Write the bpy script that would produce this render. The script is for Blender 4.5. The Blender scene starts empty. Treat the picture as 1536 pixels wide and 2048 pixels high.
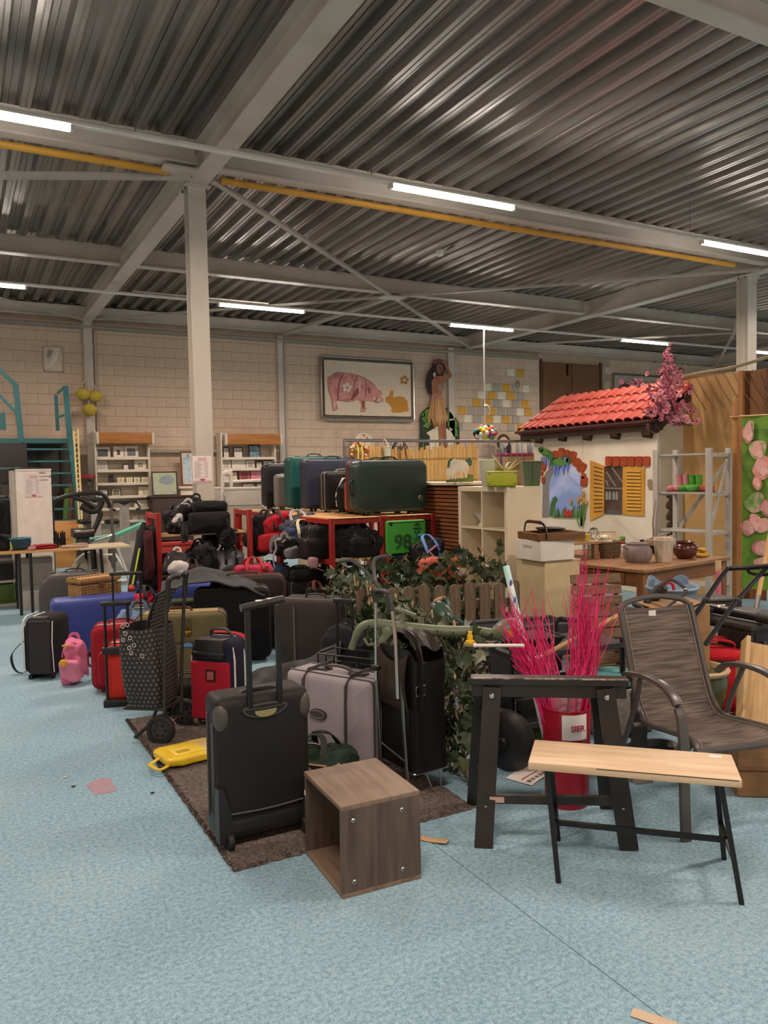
import bpy, bmesh, math, random
from mathutils import Vector, Matrix, Euler, noise
# ------------------------------------------------------------------ camera, world, lamps, exposure
scene = bpy.context.scene
COL = scene.collection
EYE = Vector((0.0, 0.0, 1.55))
FPX, PITCH, ROLL, YAW = 1575.2, math.radians(-2.72), math.radians(-1.07), math.radians(28.47)
CF = Vector((math.sin(YAW)*math.cos(PITCH), math.cos(YAW)*math.cos(PITCH), math.sin(PITCH)))
_r0 = Vector((math.cos(YAW), -math.sin(YAW), 0)); _u0 = _r0.cross(CF)
CR = math.cos(ROLL)*_r0 + math.sin(ROLL)*_u0
CU = -math.sin(ROLL)*_r0 + math.cos(ROLL)*_u0
cam_data = bpy.data.cameras.new('camera'); cam = bpy.data.objects.new('camera', cam_data); COL.objects.link(cam)
cam_data.sensor_fit = 'VERTICAL'; cam_data.sensor_height = 36.0; cam_data.lens = 36.0*FPX/2048
cam_data.clip_start = 0.05; cam_data.clip_end = 200
cam.matrix_world = Matrix(((CR.x, CU.x, -CF.x, EYE.x), (CR.y, CU.y, -CF.y, EYE.y), (CR.z, CU.z, -CF.z, EYE.z), (0, 0, 0, 1)))
scene.camera = cam
world = bpy.data.worlds.new('world'); scene.world = world; world.use_nodes = True
world.node_tree.nodes['Background'].inputs[0].default_value = (0.9, 0.75, 0.6, 1)
world.node_tree.nodes['Background'].inputs[1].default_value = 0.02
LAMP_COLOR = (1.0, 0.80, 0.68)
LAMP_WATTS = 62.0
scene.view_settings.view_transform = 'Standard'; scene.view_settings.look = 'None'
scene.view_settings.gamma = 1.0; scene.view_settings.use_curve_mapping = False
scene.view_settings.exposure = 0.84

# ------------------------------------------------------------------ helpers
R = random.Random(7)
PI = math.pi
def rad(a): return a*PI/180
def ray(u, v): return (u-768)/FPX*CR - (v-1024)/FPX*CU + CF
def at(u, v, s): return EYE + ray(u, v)*s                     # the point seen at (u, v), s metres along the lens axis
def flo(u, v, z=0.0):                                         # the point seen at (u, v) on the level z
    d = ray(u, v); return EYE + d*((z-EYE.z)/d.z)
def pl(u, v, y):                                              # the point seen at (u, v) on the wall plane y
    d = ray(u, v); return EYE + d*(y/d.y)

def lin(h, k=1.0):
    h = h.lstrip('#'); out = []
    for i in (0, 2, 4):
        c = int(h[i:i+2], 16)/255
        out.append(min(1, (c/12.92 if c <= .04045 else ((c+.055)/1.055)**2.4)*k))
    return (*out, 1)
MATS = {}
def mat(color, kind='plain', rough=.5, color2=None, scale=8.0, metal=0.0, bump=.2, emit=0, alpha=None):
    key = (color, kind, rough, color2, scale, metal, bump, emit, alpha)
    if key in MATS: return MATS[key]
    m = bpy.data.materials.new('%s_%s' % (kind, color)); MATS[key] = m; m.use_nodes = True
    nt = m.node_tree; N = nt.nodes; L = nt.links; b = N['Principled BSDF']
    b.inputs['Roughness'].default_value = rough; b.inputs['Metallic'].default_value = metal
    if kind in ('fabric', 'leather', 'carpet', 'stone', 'weave'): b.inputs['Specular IOR Level'].default_value = .28
    c1 = lin(color); c2 = lin(color2) if color2 else tuple(min(1, x*.72) for x in c1[:3]) + (1,)
    tc = N.new('ShaderNodeTexCoord'); mp = N.new('ShaderNodeMapping'); L.new(tc.outputs['Object'], mp.inputs[0])
    def noi(sc, det=4, dist=0.0, vec=mp):
        n = N.new('ShaderNodeTexNoise'); n.inputs['Scale'].default_value = sc; n.inputs['Detail'].default_value = det
        n.inputs['Distortion'].default_value = dist; L.new(vec.outputs[0], n.inputs['Vector']); return n
    def ramp(src, a, c, p0=.35, p1=.65):
        r = N.new('ShaderNodeValToRGB'); r.color_ramp.elements[0].position = p0; r.color_ramp.elements[1].position = p1
        r.color_ramp.elements[0].color = a; r.color_ramp.elements[1].color = c; L.new(src, r.inputs[0]); return r
    def bmp(src, st, dist=.005):
        n = N.new('ShaderNodeBump'); n.inputs['Strength'].default_value = st; n.inputs['Distance'].default_value = dist
        L.new(src, n.inputs['Height']); L.new(n.outputs[0], b.inputs['Normal'])
    if kind == 'plain':
        n = noi(scale); r = ramp(n.outputs[0], tuple(.9*x for x in c1[:3])+(1,) if not color2 else c2, c1); L.new(r.outputs[0], b.inputs['Base Color'])
    elif kind == 'fabric':
        n = noi(scale*60, 2); n2 = noi(scale, 3); mx = N.new('ShaderNodeMath'); mx.operation = 'ADD'
        L.new(n.outputs[0], mx.inputs[0]); L.new(n2.outputs[0], mx.inputs[1]); hv = N.new('ShaderNodeMath'); hv.operation = 'MULTIPLY'
        hv.inputs[1].default_value = .5; L.new(mx.outputs[0], hv.inputs[0])
        r = ramp(hv.outputs[0], c2, c1); L.new(r.outputs[0], b.inputs['Base Color']); bmp(n.outputs[0], bump, .002)
        b.inputs['Sheen Weight'].default_value = .03
    elif kind == 'leather':
        v = N.new('ShaderNodeTexVoronoi'); v.inputs['Scale'].default_value = scale*25; L.new(mp.outputs[0], v.inputs['Vector'])
        n = noi(scale); r = ramp(n.outputs[0], c2, c1); L.new(r.outputs[0], b.inputs['Base Color']); bmp(v.outputs[0], bump, .002)
    elif kind in ('wood', 'woodx', 'woody'):
        mp.inputs['Scale'].default_value = {'wood': (1, 1, .08), 'woodx': (.08, 1, 1), 'woody': (1, .08, 1)}[kind]
        n = noi(scale*5, 6, 1.2); n2 = noi(scale*28, 3); mx = N.new('ShaderNodeMath'); mx.operation = 'ADD'
        L.new(n.outputs[0], mx.inputs[0]); L.new(n2.outputs[0], mx.inputs[1]); hv = N.new('ShaderNodeMath'); hv.operation = 'MULTIPLY'
        hv.inputs[1].default_value = .5; L.new(mx.outputs[0], hv.inputs[0])
        r = ramp(hv.outputs[0], c2, c1, .38, .6); L.new(r.outputs[0], b.inputs['Base Color']); bmp(hv.outputs[0], bump, .003)
    elif kind == 'carpet':
        n = noi(170, 3); n2 = noi(60, 4); n3 = noi(.9, 3); mx = N.new('ShaderNodeMath'); mx.operation = 'ADD'
        L.new(n.outputs[0], mx.inputs[0]); L.new(n2.outputs[0], mx.inputs[1]); m2 = N.new('ShaderNodeMath'); m2.operation = 'MULTIPLY_ADD'
        m2.inputs[1].default_value = .42; L.new(mx.outputs[0], m2.inputs[0]); m3 = N.new('ShaderNodeMath'); m3.operation = 'MULTIPLY'
        m3.inputs[1].default_value = .16; L.new(n3.outputs[0], m3.inputs[0]); L.new(m3.outputs[0], m2.inputs[2])
        r = ramp(m2.outputs[0], c2, c1, .39, .61); L.new(r.outputs[0], b.inputs['Base Color']); bmp(mx.outputs[0], bump, .006)
        b.inputs['Specular IOR Level'].default_value = .15
    elif kind == 'stone':
        n = noi(scale, 8); n2 = noi(scale*6, 5); r = ramp(n.outputs[0], c2, c1, .3, .7); L.new(r.outputs[0], b.inputs['Base Color']); bmp(n2.outputs[0], bump, .006)
    elif kind == 'weave':
        w1 = N.new('ShaderNodeTexWave'); w1.inputs['Scale'].default_value = scale*4; w1.bands_direction = 'Z'; w1.inputs['Distortion'].default_value = 1.5; L.new(mp.outputs[0], w1.inputs['Vector'])
        n = noi(scale*3, 4); mx = N.new('ShaderNodeMath'); mx.operation = 'ADD'; L.new(w1.outputs['Fac'], mx.inputs[0]); L.new(n.outputs[0], mx.inputs[1])
        hv = N.new('ShaderNodeMath'); hv.operation = 'MULTIPLY'; hv.inputs[1].default_value = .5; L.new(mx.outputs[0], hv.inputs[0])
        r = ramp(hv.outputs[0], c2, c1, .25, .7); L.new(r.outputs[0], b.inputs['Base Color']); bmp(hv.outputs[0], .6, .01)
    elif kind == 'steel':
        mp.inputs['Scale'].default_value = (1, .12, 1)
        n = noi(scale*3, 6); n3 = noi(scale*14, 4); r = ramp(n.outputs[0], c2, c1, .3, .7); L.new(r.outputs[0], b.inputs['Base Color'])
        r2 = ramp(n3.outputs[0], (rough*.8,)*3+(1,), (min(1, rough*1.3),)*3+(1,)); L.new(r2.outputs[0], b.inputs['Roughness'])
    elif kind == 'art':
        n = noi(scale, 5, 1.5); r = ramp(n.outputs[0], c1, c2, .35, .65); e = r.color_ramp.elements.new(.5)
        e.color = tuple((x*1.1+y*.4)*.8 for x, y in zip(c1[:3], c2[:3]))+(1,); L.new(r.outputs[0], b.inputs['Base Color'])
    elif kind == 'glass':
        b.inputs['Transmission Weight'].default_value = 1; b.inputs['Base Color'].default_value = c1; b.inputs['IOR'].default_value = 1.35
    elif kind == 'film':
        b.inputs['Base Color'].default_value = c1; b.inputs['Alpha'].default_value = alpha or .3
        n = noi(scale*4, 4); bmp(n.outputs[0], .7, .02)
    elif kind == 'mesh':                                         # woven see-through sling cloth
        mp.inputs['Scale'].default_value = (.06, 1, 1)
        n = noi(scale*40, 4); r = ramp(n.outputs[0], c2, c1, .35, .62); L.new(r.outputs[0], b.inputs['Base Color']); b.inputs['Alpha'].default_value = alpha or .8
        bmp(n.outputs[0], .3, .002)
    elif kind == 'lit':
        b.inputs['Base Color'].default_value = (1, 1, 1, 1); b.inputs['Emission Color'].default_value = (1, .95, .86, 1); b.inputs['Emission Strength'].default_value = emit
    if kind not in ('lit', 'glass', 'film') and color2 is None and kind == 'metal': pass
    return m
def metal(color, rough=.3): return mat(color, 'plain', rough, metal=1.0)
def plas(color, rough=.4): return mat(color, 'plain', rough)
def fab(color, color2=None, scale=6.0): return mat(color, 'fabric', .9, color2, scale)

class MB:
    def __init__(s): s.v = []; s.f = []; s.flat = False
    def add(s, vs, fs, T=None):
        n = len(s.v)
        if T is not None: vs = [T @ Vector(p) for p in vs]
        s.v += [tuple(p) for p in vs]; s.f += [[i+n for i in f] for f in fs]; return s
    def box(s, x0, y0, z0, x1, y1, z1, T=None):
        vs = [(x, y, z) for z in (z0, z1) for y in (y0, y1) for x in (x0, x1)]
        return s.add(vs, [(0, 2, 3, 1), (4, 5, 7, 6), (0, 1, 5, 4), (2, 6, 7, 3), (0, 4, 6, 2), (1, 3, 7, 5)], T)
    def rb(s, x0, y0, z0, x1, y1, z1, r=.01, seg=2, T=None):
        bm = bmesh.new(); bmesh.ops.create_cube(bm, size=1)
        for v in bm.verts: v.co = Vector(((x0+x1)/2+v.co.x*(x1-x0), (y0+y1)/2+v.co.y*(y1-y0), (z0+z1)/2+v.co.z*(z1-z0)))
        bmesh.ops.bevel(bm, geom=list(bm.edges), offset=min(r, .49*min(abs(x1-x0), abs(y1-y0), abs(z1-z0))), segments=seg, affect='EDGES', profile=.5)
        bm.verts.index_update()
        s.add([v.co.copy() for v in bm.verts], [[v.index for v in f.verts] for f in bm.faces], T); bm.free(); return s
    def sweep(s, pts, secs, closed=False, cap=True, T=None, up=None):
        """cross-section loops (lists of (a, b)) carried along pts; one section or one per point"""
        P = [Vector(p) for p in pts]; n = len(P); k0 = len(s.v)
        if not isinstance(secs[0], list): secs = [secs]*n
        tan = []
        for i in range(n):
            a = P[(i-1) % n] if (closed or i > 0) else P[i]; c = P[(i+1) % n] if (closed or i < n-1) else P[i]
            t = (c-a); tan.append(t.normalized() if t.length > 1e-9 else Vector((0, 0, 1)))
        ref = Vector(up) if up else (Vector((0, 0, 1)) if abs(tan[0].z) < .9 else Vector((1, 0, 0)))
        vs = []; k = len(secs[0]); nrm = None
        for i in range(n):
            if up: nrm = ref - tan[i]*ref.dot(tan[i])
            elif nrm is None: nrm = ref - tan[i]*ref.dot(tan[i])
            else: nrm = nrm - tan[i]*nrm.dot(tan[i])
            if nrm.length < 1e-6: nrm = tan[i].orthogonal()
            nrm.normalize(); bn = tan[i].cross(nrm)
            for (a, b) in secs[i]: vs.append(P[i]+nrm*a+bn*b)
        fs = []
        for i in range(n if closed else n-1):
            j = (i+1) % n
            for q in range(k): fs.append((i*k+q, i*k+(q+1) % k, j*k+(q+1) % k, j*k+q))
        if cap and not closed: fs.append(list(range(k))[::-1]); fs.append([(n-1)*k+q for q in range(k)])
        return s.add(vs, fs, T)
    def tube(s, pts, r=.01, n=8, closed=False, T=None):
        rs = r if isinstance(r, (list, tuple)) else [r]*len(pts)
        return s.sweep(pts, [[(q*math.cos(2*PI*i/n), q*math.sin(2*PI*i/n)) for i in range(n)] for q in rs], closed, True, T)
    def strap(s, pts, w=.03, t=.004, up=(0, 0, 1), closed=False, T=None):
        return s.sweep(pts, [(-t/2, -w/2), (t/2, -w/2), (t/2, w/2), (-t/2, w/2)], closed, True, T, up)
    def lathe(s, prof, n=24, T=None, cap=True):
        vs = []; fs = []; k = len(prof)
        for i in range(n):
            a = 2*PI*i/n
            for (r, z) in prof: vs.append((r*math.cos(a), r*math.sin(a), z))
        for i in range(n):
            j = (i+1) % n
            for q in range(k-1): fs.append((i*k+q, j*k+q, j*k+q+1, i*k+q+1))
        if cap and prof[0][0] > 1e-6: fs.append([i*k for i in range(n)][::-1])
        if cap and prof[-1][0] > 1e-6: fs.append([i*k+k-1 for i in range(n)])
        return s.add(vs, fs, T)
    def prism(s, poly, y0, y1, T=None):                         # outline in x, z; extruded along y
        n = len(poly); vs = [(x, y0, z) for x, z in poly]+[(x, y1, z) for x, z in poly]
        return s.add(vs, [list(range(n)), [n+i for i in range(n)][::-1]]+[(i, i+n, (i+1) % n+n, (i+1) % n) for i in range(n)], T)
    def ball(s, c, r, nu=12, nv=8, T=None, sc=(1, 1, 1)):
        vs = [(c[0], c[1], c[2]-r*sc[2])]; fs = []
        for j in range(1, nv):
            ph = -PI/2+PI*j/nv
            for i in range(nu):
                a = 2*PI*i/nu; vs.append((c[0]+r*sc[0]*math.cos(ph)*math.cos(a), c[1]+r*sc[1]*math.cos(ph)*math.sin(a), c[2]+r*sc[2]*math.sin(ph)))
        vs.append((c[0], c[1], c[2]+r*sc[2])); last = len(vs)-1
        for i in range(nu):
            fs.append((0, 1+(i+1) % nu, 1+i)); fs.append((last, last-nu+i, last-nu+(i+1) % nu))
            for j in range(nv-2):
                a = 1+j*nu; fs.append((a+i, a+(i+1) % nu, a+nu+(i+1) % nu, a+nu+i))
        return s.add(vs, fs, T)
    def slab(s, w, d, h, rc=.08, re=.03, nc=5, ne=3, bulge=0.0, z0=0.0, groove=0.0, T=None, y0=None):
        """a case shell: rounded outline (w x h, corner rc) standing on z0, depth d along y, rounded rims re, optional seam groove and face bulge"""
        lv = []
        for i in range(ne, -1, -1):
            a = PI/2*i/ne; lv.append((-d/2+re*(1-math.sin(a)), re*(1-math.cos(a))))
        mid = [(-.006, 0), (-.003, groove), (.003, groove), (.006, 0)] if groove else []
        lv = lv + mid + [(-y, o) for y, o in lv[::-1]]
        def loop(o):
            pts = []; r = max(.004, rc-o); x1 = w/2-o; zA = z0+o; zB = z0+h-o
            for (cx, cz, a0) in ((x1-r, zB-r, 0), (-x1+r, zB-r, 90), (-x1+r, zA+r, 180), (x1-r, zA+r, 270)):
                for i in range(nc+1):
                    a = rad(a0+90*i/nc); pts.append((cx+r*math.cos(a), cz+r*math.sin(a)))
            return pts
        vs = []; fs = []; k = 4*(nc+1)
        lv = [l for l in lv]
        offs = [(y, o) for y, o in lv]
        # first level carries the face inset
        for (y, o) in offs: vs += [(x, y, z) for x, z in loop(o)]
        n = len(offs)
        for i in range(n-1):
            for q in range(k): fs.append((i*k+q, (i+1)*k+q, (i+1)*k+(q+1) % k, i*k+(q+1) % k))
        for side, base in ((-1, 0), (1, (n-1)*k)):
            prev = base; sc = [.85, .6, .3] if bulge else []
            c = Vector((0, 0, z0+h/2))
            for t in sc:
                st = len(vs)
                for q in range(k):
                    x, y, z = vs[base+q]
                    vs.append((x*t, y+side*bulge*(1-t*t), c.z+(z-c.z)*t))
                for q in range(k):
                    f = (prev+q, prev+(q+1) % k, st+(q+1) % k, st+q); fs.append(f if side < 0 else f[::-1])
                prev = st
            f = [prev+q for q in range(k)]; fs.append(f if side < 0 else f[::-1])
        return s.add(vs, fs, T)
    def blob(s, w, d, h, e=.6, amp=.02, seed=0, nu=28, nv=16, z0=0.0, T=None, fq=6.0, flat=.0, taper=0.0):
        """a soft stuffed bag: superellipsoid w x d x h standing on z0, wrinkled by noise"""
        nu = int(nu*1.5); nv = int(nv*1.6)
        def sp(a, p): return math.copysign(abs(a)**p, a)
        vs = []; fs = []
        for j in range(nv+1):
            ph = -PI/2+PI*j/nv
            for i in range(nu):
                a = 2*PI*i/nu
                x = sp(math.cos(ph), e)*sp(math.cos(a), e); y = sp(math.cos(ph), e)*sp(math.sin(a), e); z = sp(math.sin(ph), e)
                k = 1-taper*(z+1)/2
                p = Vector((x*w/2*k, y*d/2*k, z*h/2))
                nz = noise.noise(p*fq+Vector((seed*3.7, seed*1.3, 0)))*amp + noise.noise(p*fq*2.6+Vector((seed, 0, seed)))*amp*.6 - abs(noise.noise(p*fq*1.9+Vector((0, seed, seed*2))))*amp*1.1
                q = p+p.normalized()*nz if p.length > 1e-6 else p
                q.z += h/2+z0
                if flat and q.z < z0+flat: q.z = z0+flat
                vs.append(q)
        for j in range(nv):
            for i in range(nu):
                fs.append((j*nu+i, j*nu+(i+1) % nu, (j+1)*nu+(i+1) % nu, (j+1)*nu+i))
        return s.add(vs, fs, T)
    def surf(s, fn, nu, nv, thick=0.0, T=None):                 # fn(a, b) with a, b in 0..1; thick shell
        vs = [Vector(fn(i/nu, j/nv)) for j in range(nv+1) for i in range(nu+1)]; k = nu+1
        fs = [(j*k+i, j*k+i+1, (j+1)*k+i+1, (j+1)*k+i) for j in range(nv) for i in range(nu)]
        if thick:
            n = len(vs); nr = [Vector((0, 0, 0)) for _ in vs]
            for f in fs:
                c = (vs[f[1]]-vs[f[0]]).cross(vs[f[3]]-vs[f[0]])
                for i in f: nr[i] += c
            vs = vs+[v-q.normalized()*thick if q.length > 0 else v for v, q in zip(vs, nr)]
            fs2 = [[i+n for i in f[::-1]] for f in fs]; rim = [i for i in range(k)]+[j*k+nu for j in range(1, nv+1)]+[nv*k+i for i in range(nu-1, -1, -1)]+[j*k for j in range(nv-1, 0, -1)]
            fs = fs+fs2+[(rim[(i+1) % len(rim)], rim[i], rim[i]+n, rim[(i+1) % len(rim)]+n) for i in range(len(rim))]
        return s.add(vs, fs, T)
    def mesh(s, name):
        me = bpy.data.meshes.new(name); me.from_pydata(s.v, [], s.f); me.validate(); 
        bm = bmesh.new(); bm.from_mesh(me); bmesh.ops.recalc_face_normals(bm, faces=bm.faces); bm.to_mesh(me); bm.free()
        if not s.flat:
            me.polygons.foreach_set('use_smooth', [True]*len(me.polygons)); me.set_sharp_from_angle(angle=rad(38))
        return me
def Tm(loc=(0, 0, 0), rot=(0, 0, 0), sc=None):
    m = Matrix.Translation(Vector(loc)) @ Euler([rad(a) for a in rot]).to_matrix().to_4x4()
    if sc: m = m @ Matrix.Diagonal((*sc, 1))
    return m
def obj(name, mb, material, parent=None, loc=None, rot=None, kind=None, label=None):
    me = mb.mesh(name) if isinstance(mb, MB) else mb
    if material is not None and not me.materials: me.materials.append(material)
    o = bpy.data.objects.new(name, me); COL.objects.link(o)
    if parent is not None: o.parent = parent
    if loc is not None: o.location = loc
    if rot is not None: o.rotation_euler = [rad(a) for a in rot]
    if kind: o['kind'] = kind
    if label: o['label'] = label
    return o
def tag(o, label, cat, group=None, kind=None):
    o['label'] = label; o['category'] = cat
    if group: o['group'] = group
    if kind: o['kind'] = kind
    return o
def thing(name, label, cat, loc=(0, 0, 0), rz=0, group=None, rot=None):
    o = bpy.data.objects.new(name, None); COL.objects.link(o); o.location = loc; o.empty_display_size = .1
    o.rotation_euler = [rad(a) for a in rot] if rot else (0, 0, rad(rz))
    return tag(o, label, cat, group)
def solo(name, label, cat, mb, material, loc=(0, 0, 0), rz=0, group=None, rot=None):
    o = obj(name, mb, material, None, loc, rot or (0, 0, rz)); return tag(o, label, cat, group)
def struct(name, mb, material, parent=None):
    o = obj(name, mb, material, parent)
    if parent is None: o['kind'] = 'structure'
    return o
def dup(root, loc, rz=0, label=None, group=None, rot=None):
    r = root.copy(); COL.objects.link(r); r.location = loc; r.rotation_euler = [rad(a) for a in rot] if rot else (0, 0, rad(rz))
    if label: r['label'] = label
    if group: r['group'] = group
    for ch in list(root.children):
        c = ch.copy(); COL.objects.link(c); c.parent = r
        for g in list(ch.children):
            d = g.copy(); COL.objects.link(d); d.parent = c
    return r
FONT = None
def text(name, s, size, material, parent, loc, rot=(90, 0, 0), align='CENTER', depth=.0006, bold=0.0):
    c = bpy.data.curves.new(name, 'FONT'); c.body = s; c.size = size; c.align_x = align; c.align_y = 'CENTER'; c.extrude = depth; c.offset = bold
    tmp = bpy.data.objects.new(name, c); COL.objects.link(tmp)
    me = bpy.data.meshes.new_from_object(tmp.evaluated_get(bpy.context.evaluated_depsgraph_get())); bpy.data.objects.remove(tmp); bpy.data.curves.remove(c)
    o = bpy.data.objects.new(name, me); COL.objects.link(o); o.parent = parent; o.location = loc; o['kind'] = 'stuff'
    if not me.materials: me.materials.append(material)
    o.rotation_euler = [rad(a) for a in rot]; return o
def fit(u0, v0, u1, v1, y):                                     # centre x, y, bottom z, width, height of what fills that patch of the plane y
    um, vm = (u0+u1)/2, (v0+v1)/2; a = pl(u0, vm, y); b = pl(u1, vm, y); return (a.x+b.x)/2, y, pl(um, v1, y).z, b.x-a.x, pl(um, v0, y).z-pl(um, v1, y).z
def arc(cx, cz, r, a0, a1, n): return [(cx+r*math.cos(rad(a0+(a1-a0)*i/n)), cz+r*math.sin(rad(a0+(a1-a0)*i/n))) for i in range(n+1)]
def smooth(pts, n=6, closed=False):                            # Catmull-Rom through pts
    P = [Vector(p) for p in pts]; m = len(P); out = []
    for i in range(m if closed else m-1):
        a = P[(i-1) % m] if (closed or i > 0) else P[0]; b = P[i]; c = P[(i+1) % m]; d = P[(i+2) % m] if (closed or i < m-2) else P[-1]
        for q in range(n):
            t = q/n; out.append(.5*((2*b)+(c-a)*t+(2*a-5*b+4*c-d)*t*t+(3*b-a-3*c+d)*t**3))
    if not closed: out.append(P[-1])
    return out
def smooth2(pts, n=4, closed=True): return [(p.x, p.y) for p in smooth([(a, b, 0) for a, b in pts], n, closed)]
# ------------------------------------------------------------------ the hall
WY = 16.3                                                       # back wall plane
m_carpet = mat('9fbbc6', 'carpet', .95, '688d9e', bump=.5)
m_paint = mat('cdc2b6', 'plain', .45, 'c0b4a8', 1.5)
m_pillar = mat('cdc5b8', 'plain', .4, 'c2baad', 1.5)
m_block = mat('d2bda8', 'stone', .85, 'c5ae98', 2.5, bump=.3)
m_joint = mat('b5a08c', 'stone', .9, 'a8937f', 3)
m_deck = mat('aaa39d', 'steel', .36, '7a7470', 1.0, metal=.7)
X0, X1, Y0, Y1, DZ = -7.0, 27.0, -8.0, WY, 4.9
fl = struct('floor', MB().box(X0, Y0, -.06, 1.6975, Y1, 0).box(1.7015, Y0, -.06, X1, Y1, 0).box(1.69, Y0, -.06, 1.71, Y1, -.006), m_carpet)
# corrugated steel deck: ribs run towards the back wall
prof = []; x = X0; P_ = .25
while x < X1:
    prof += [(x, DZ+.075), (x+.045, DZ+.075), (x+.049, DZ+.063), (x+.059, DZ+.063), (x+.063, DZ+.075), (x+.108, DZ+.075), (x+.135, DZ), (x+.175, DZ), (x+.179, DZ+.007), (x+.185, DZ+.007), (x+.189, DZ), (x+.223, DZ)]; x += P_
cb = MB(); n = len(prof); cb.add([(a, Y0, z) for a, z in prof]+[(a, Y1+.2, z) for a, z in prof], [(i, i+1, n+i+1, n+i) for i in range(n-1)]); cb.box(X0, Y0, DZ+.16, X1, Y1+.2, DZ+.2)
struct('ceiling', cb, m_deck)
struct('wall_left', MB().box(X0-.2, Y0, 0, X0, Y1, DZ+.2), m_block); struct('wall_right', MB().box(X1, Y0, 0, X1+.2, Y1, DZ+.2), m_block)
struct('wall_front', MB().box(X0, Y0-.2, 0, X1, Y0, DZ+.2), m_block)
wb = struct('wall_back', MB().box(X0, WY-.013, 0, X1, WY+.25, DZ+.2), m_joint)
BW, BH = .40, .20
bm0 = MB().rb(.002, 0, .004, BW-.002, .03, BH-.004, .003, 1).mesh('block')
bm0.materials.append(m_block)
paints = {}
for nm, c1, c2 in (('yellow', 'e0ac4c', 'c8963c'), ('cream', 'eee4d0', 'd8ceb8'), ('grey', 'b5aca2', 'a59c92')):
    me = bm0.copy(); me.materials.clear(); me.materials.append(mat(c1, 'stone', .8, c2, 2.5, bump=.3)); paints[nm] = me
rest = MB(); rb_ = random.Random(3); nb = 0
for r_ in range(23):
    z = r_*BH
    for c_ in range(-4, 68):
        x = c_*BW+(BW/2 if r_ % 2 else 0)+.03
        dy = rb_.uniform(-.0025, .0025)
        col = None
        near = (-.2 < x < 6.6 and z > 2.55) or (6.6 <= x < 10.9 and z > 3.15)
        if (13.55 < x < 15.7): continue
        if col or (near and nb < 235):
            if not col: nb += 1
            obj('block', paints[col] if col else bm0, None, wb, (x, WY-.02+dy, z))
        else: rest.box(x+.002, WY-.02+dy, z+.004, x+BW-.002, WY+.01, z+BH-.004)
obj('block_courses', rest, m_block, wb, kind='stuff')
hb = MB().rb(-.115, 0, -.096, .115, .02, .096, .005, 1).mesh('block'); ph_ = {}
for nm, c1, c2 in (('y', 'e0ac4c', 'c8963c'), ('c', 'eee4d0', 'd8ceb8'), ('g', 'b5aca2', 'a59c92')):
    me = hb.copy(); me.materials.append(mat(c1, 'stone', .8, c2, 2.5, bump=.3)); ph_[nm] = me
for uz, vz, c in ((1310, 360, 'c'), (1425, 368, 'y'), (1030, 460, 'c'), (1145, 465, 'g'), (1255, 470, 'y'), (1365, 475, 'g'), (1490, 480, 'c'), (965, 562, 'c'), (1085, 568, 'y'), (1200, 570, 'c'), (1310, 575, 'y'), (1425, 580, 'g'), (905, 665, 'y'), (1030, 672, 'y'), (1145, 675, 'g'), (1255, 682, 'c'), (1370, 690, 'g'), (1480, 695, 'y'), (735, 770, 'y'), (850, 775, 'g'), (1085, 780, 'y'), (1200, 785, 'g'), (1310, 790, 'g'), (1420, 795, 'c'), (1520, 800, 'y'), (800, 885, 'c'), (915, 885, 'g'), (1050, 890, 'y'), (1145, 892, 'c'), (1255, 895, 'y'), (1370, 900, 'g'), (1430, 1010, 'y'), (960, 770, 'g'), (1310, 1000, 'g'), (700, 990, 'g')):
    p = pl(800+uz/5.908, 690+vz/5.908, WY-.03); obj('block', ph_[c], None, wb, (p.x, WY-.033, (round(p.z/BH-.5)+.5)*BH))
def ibeam(name, a, b, h, w, material=m_paint, tf=.018, tw=.012):  # a, b: centre of the bottom flange underside
    a = Vector(a); b = Vector(b); L_ = (b-a).length; ang = math.atan2(b.y-a.y, b.x-a.x)
    p = [(-w/2, 0), (w/2, 0), (w/2, tf), (tw/2, tf), (tw/2, h-tf), (w/2, h-tf), (w/2, h), (-w/2, h), (-w/2, h-tf), (-tw/2, h-tf), (-tw/2, tf), (-w/2, tf)]
    m = MB().prism(p, 0, L_, Matrix.Translation(a) @ Matrix.Rotation(ang-PI/2, 4, 'Z')); m.flat = True
    return struct(name, m, material)
ZB = 4.60
B1X, B2X = 2.33, 11.22
b1 = ibeam('roof_beam', (B1X, Y0, ZB), (B1X, WY, ZB), .31, .2); b2 = ibeam('roof_beam', (B2X, Y0, ZB), (B2X, WY, ZB), .31, .2); ibeam('roof_beam', (20.1, Y0, ZB), (20.1, WY, ZB), .31, .2); ibeam('roof_beam', (-6.55, Y0, ZB), (-6.55, WY, ZB), .31, .2)
for py in (-4.3, -.25, 3.8, 7.95, 12.0):
    for xa, xb in ((-6.4, B1X-.1), (B1X+.1, B2X-.1), (B2X+.1, 20.0)): ibeam('roof_purlin', (xa, py, ZB+.06), (xb, py, ZB+.06), .25, .15)
ibeam('roof_purlin', (X0, WY-.12, ZB+.06), (X1, WY-.12, ZB+.06), .22, .12)
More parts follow.
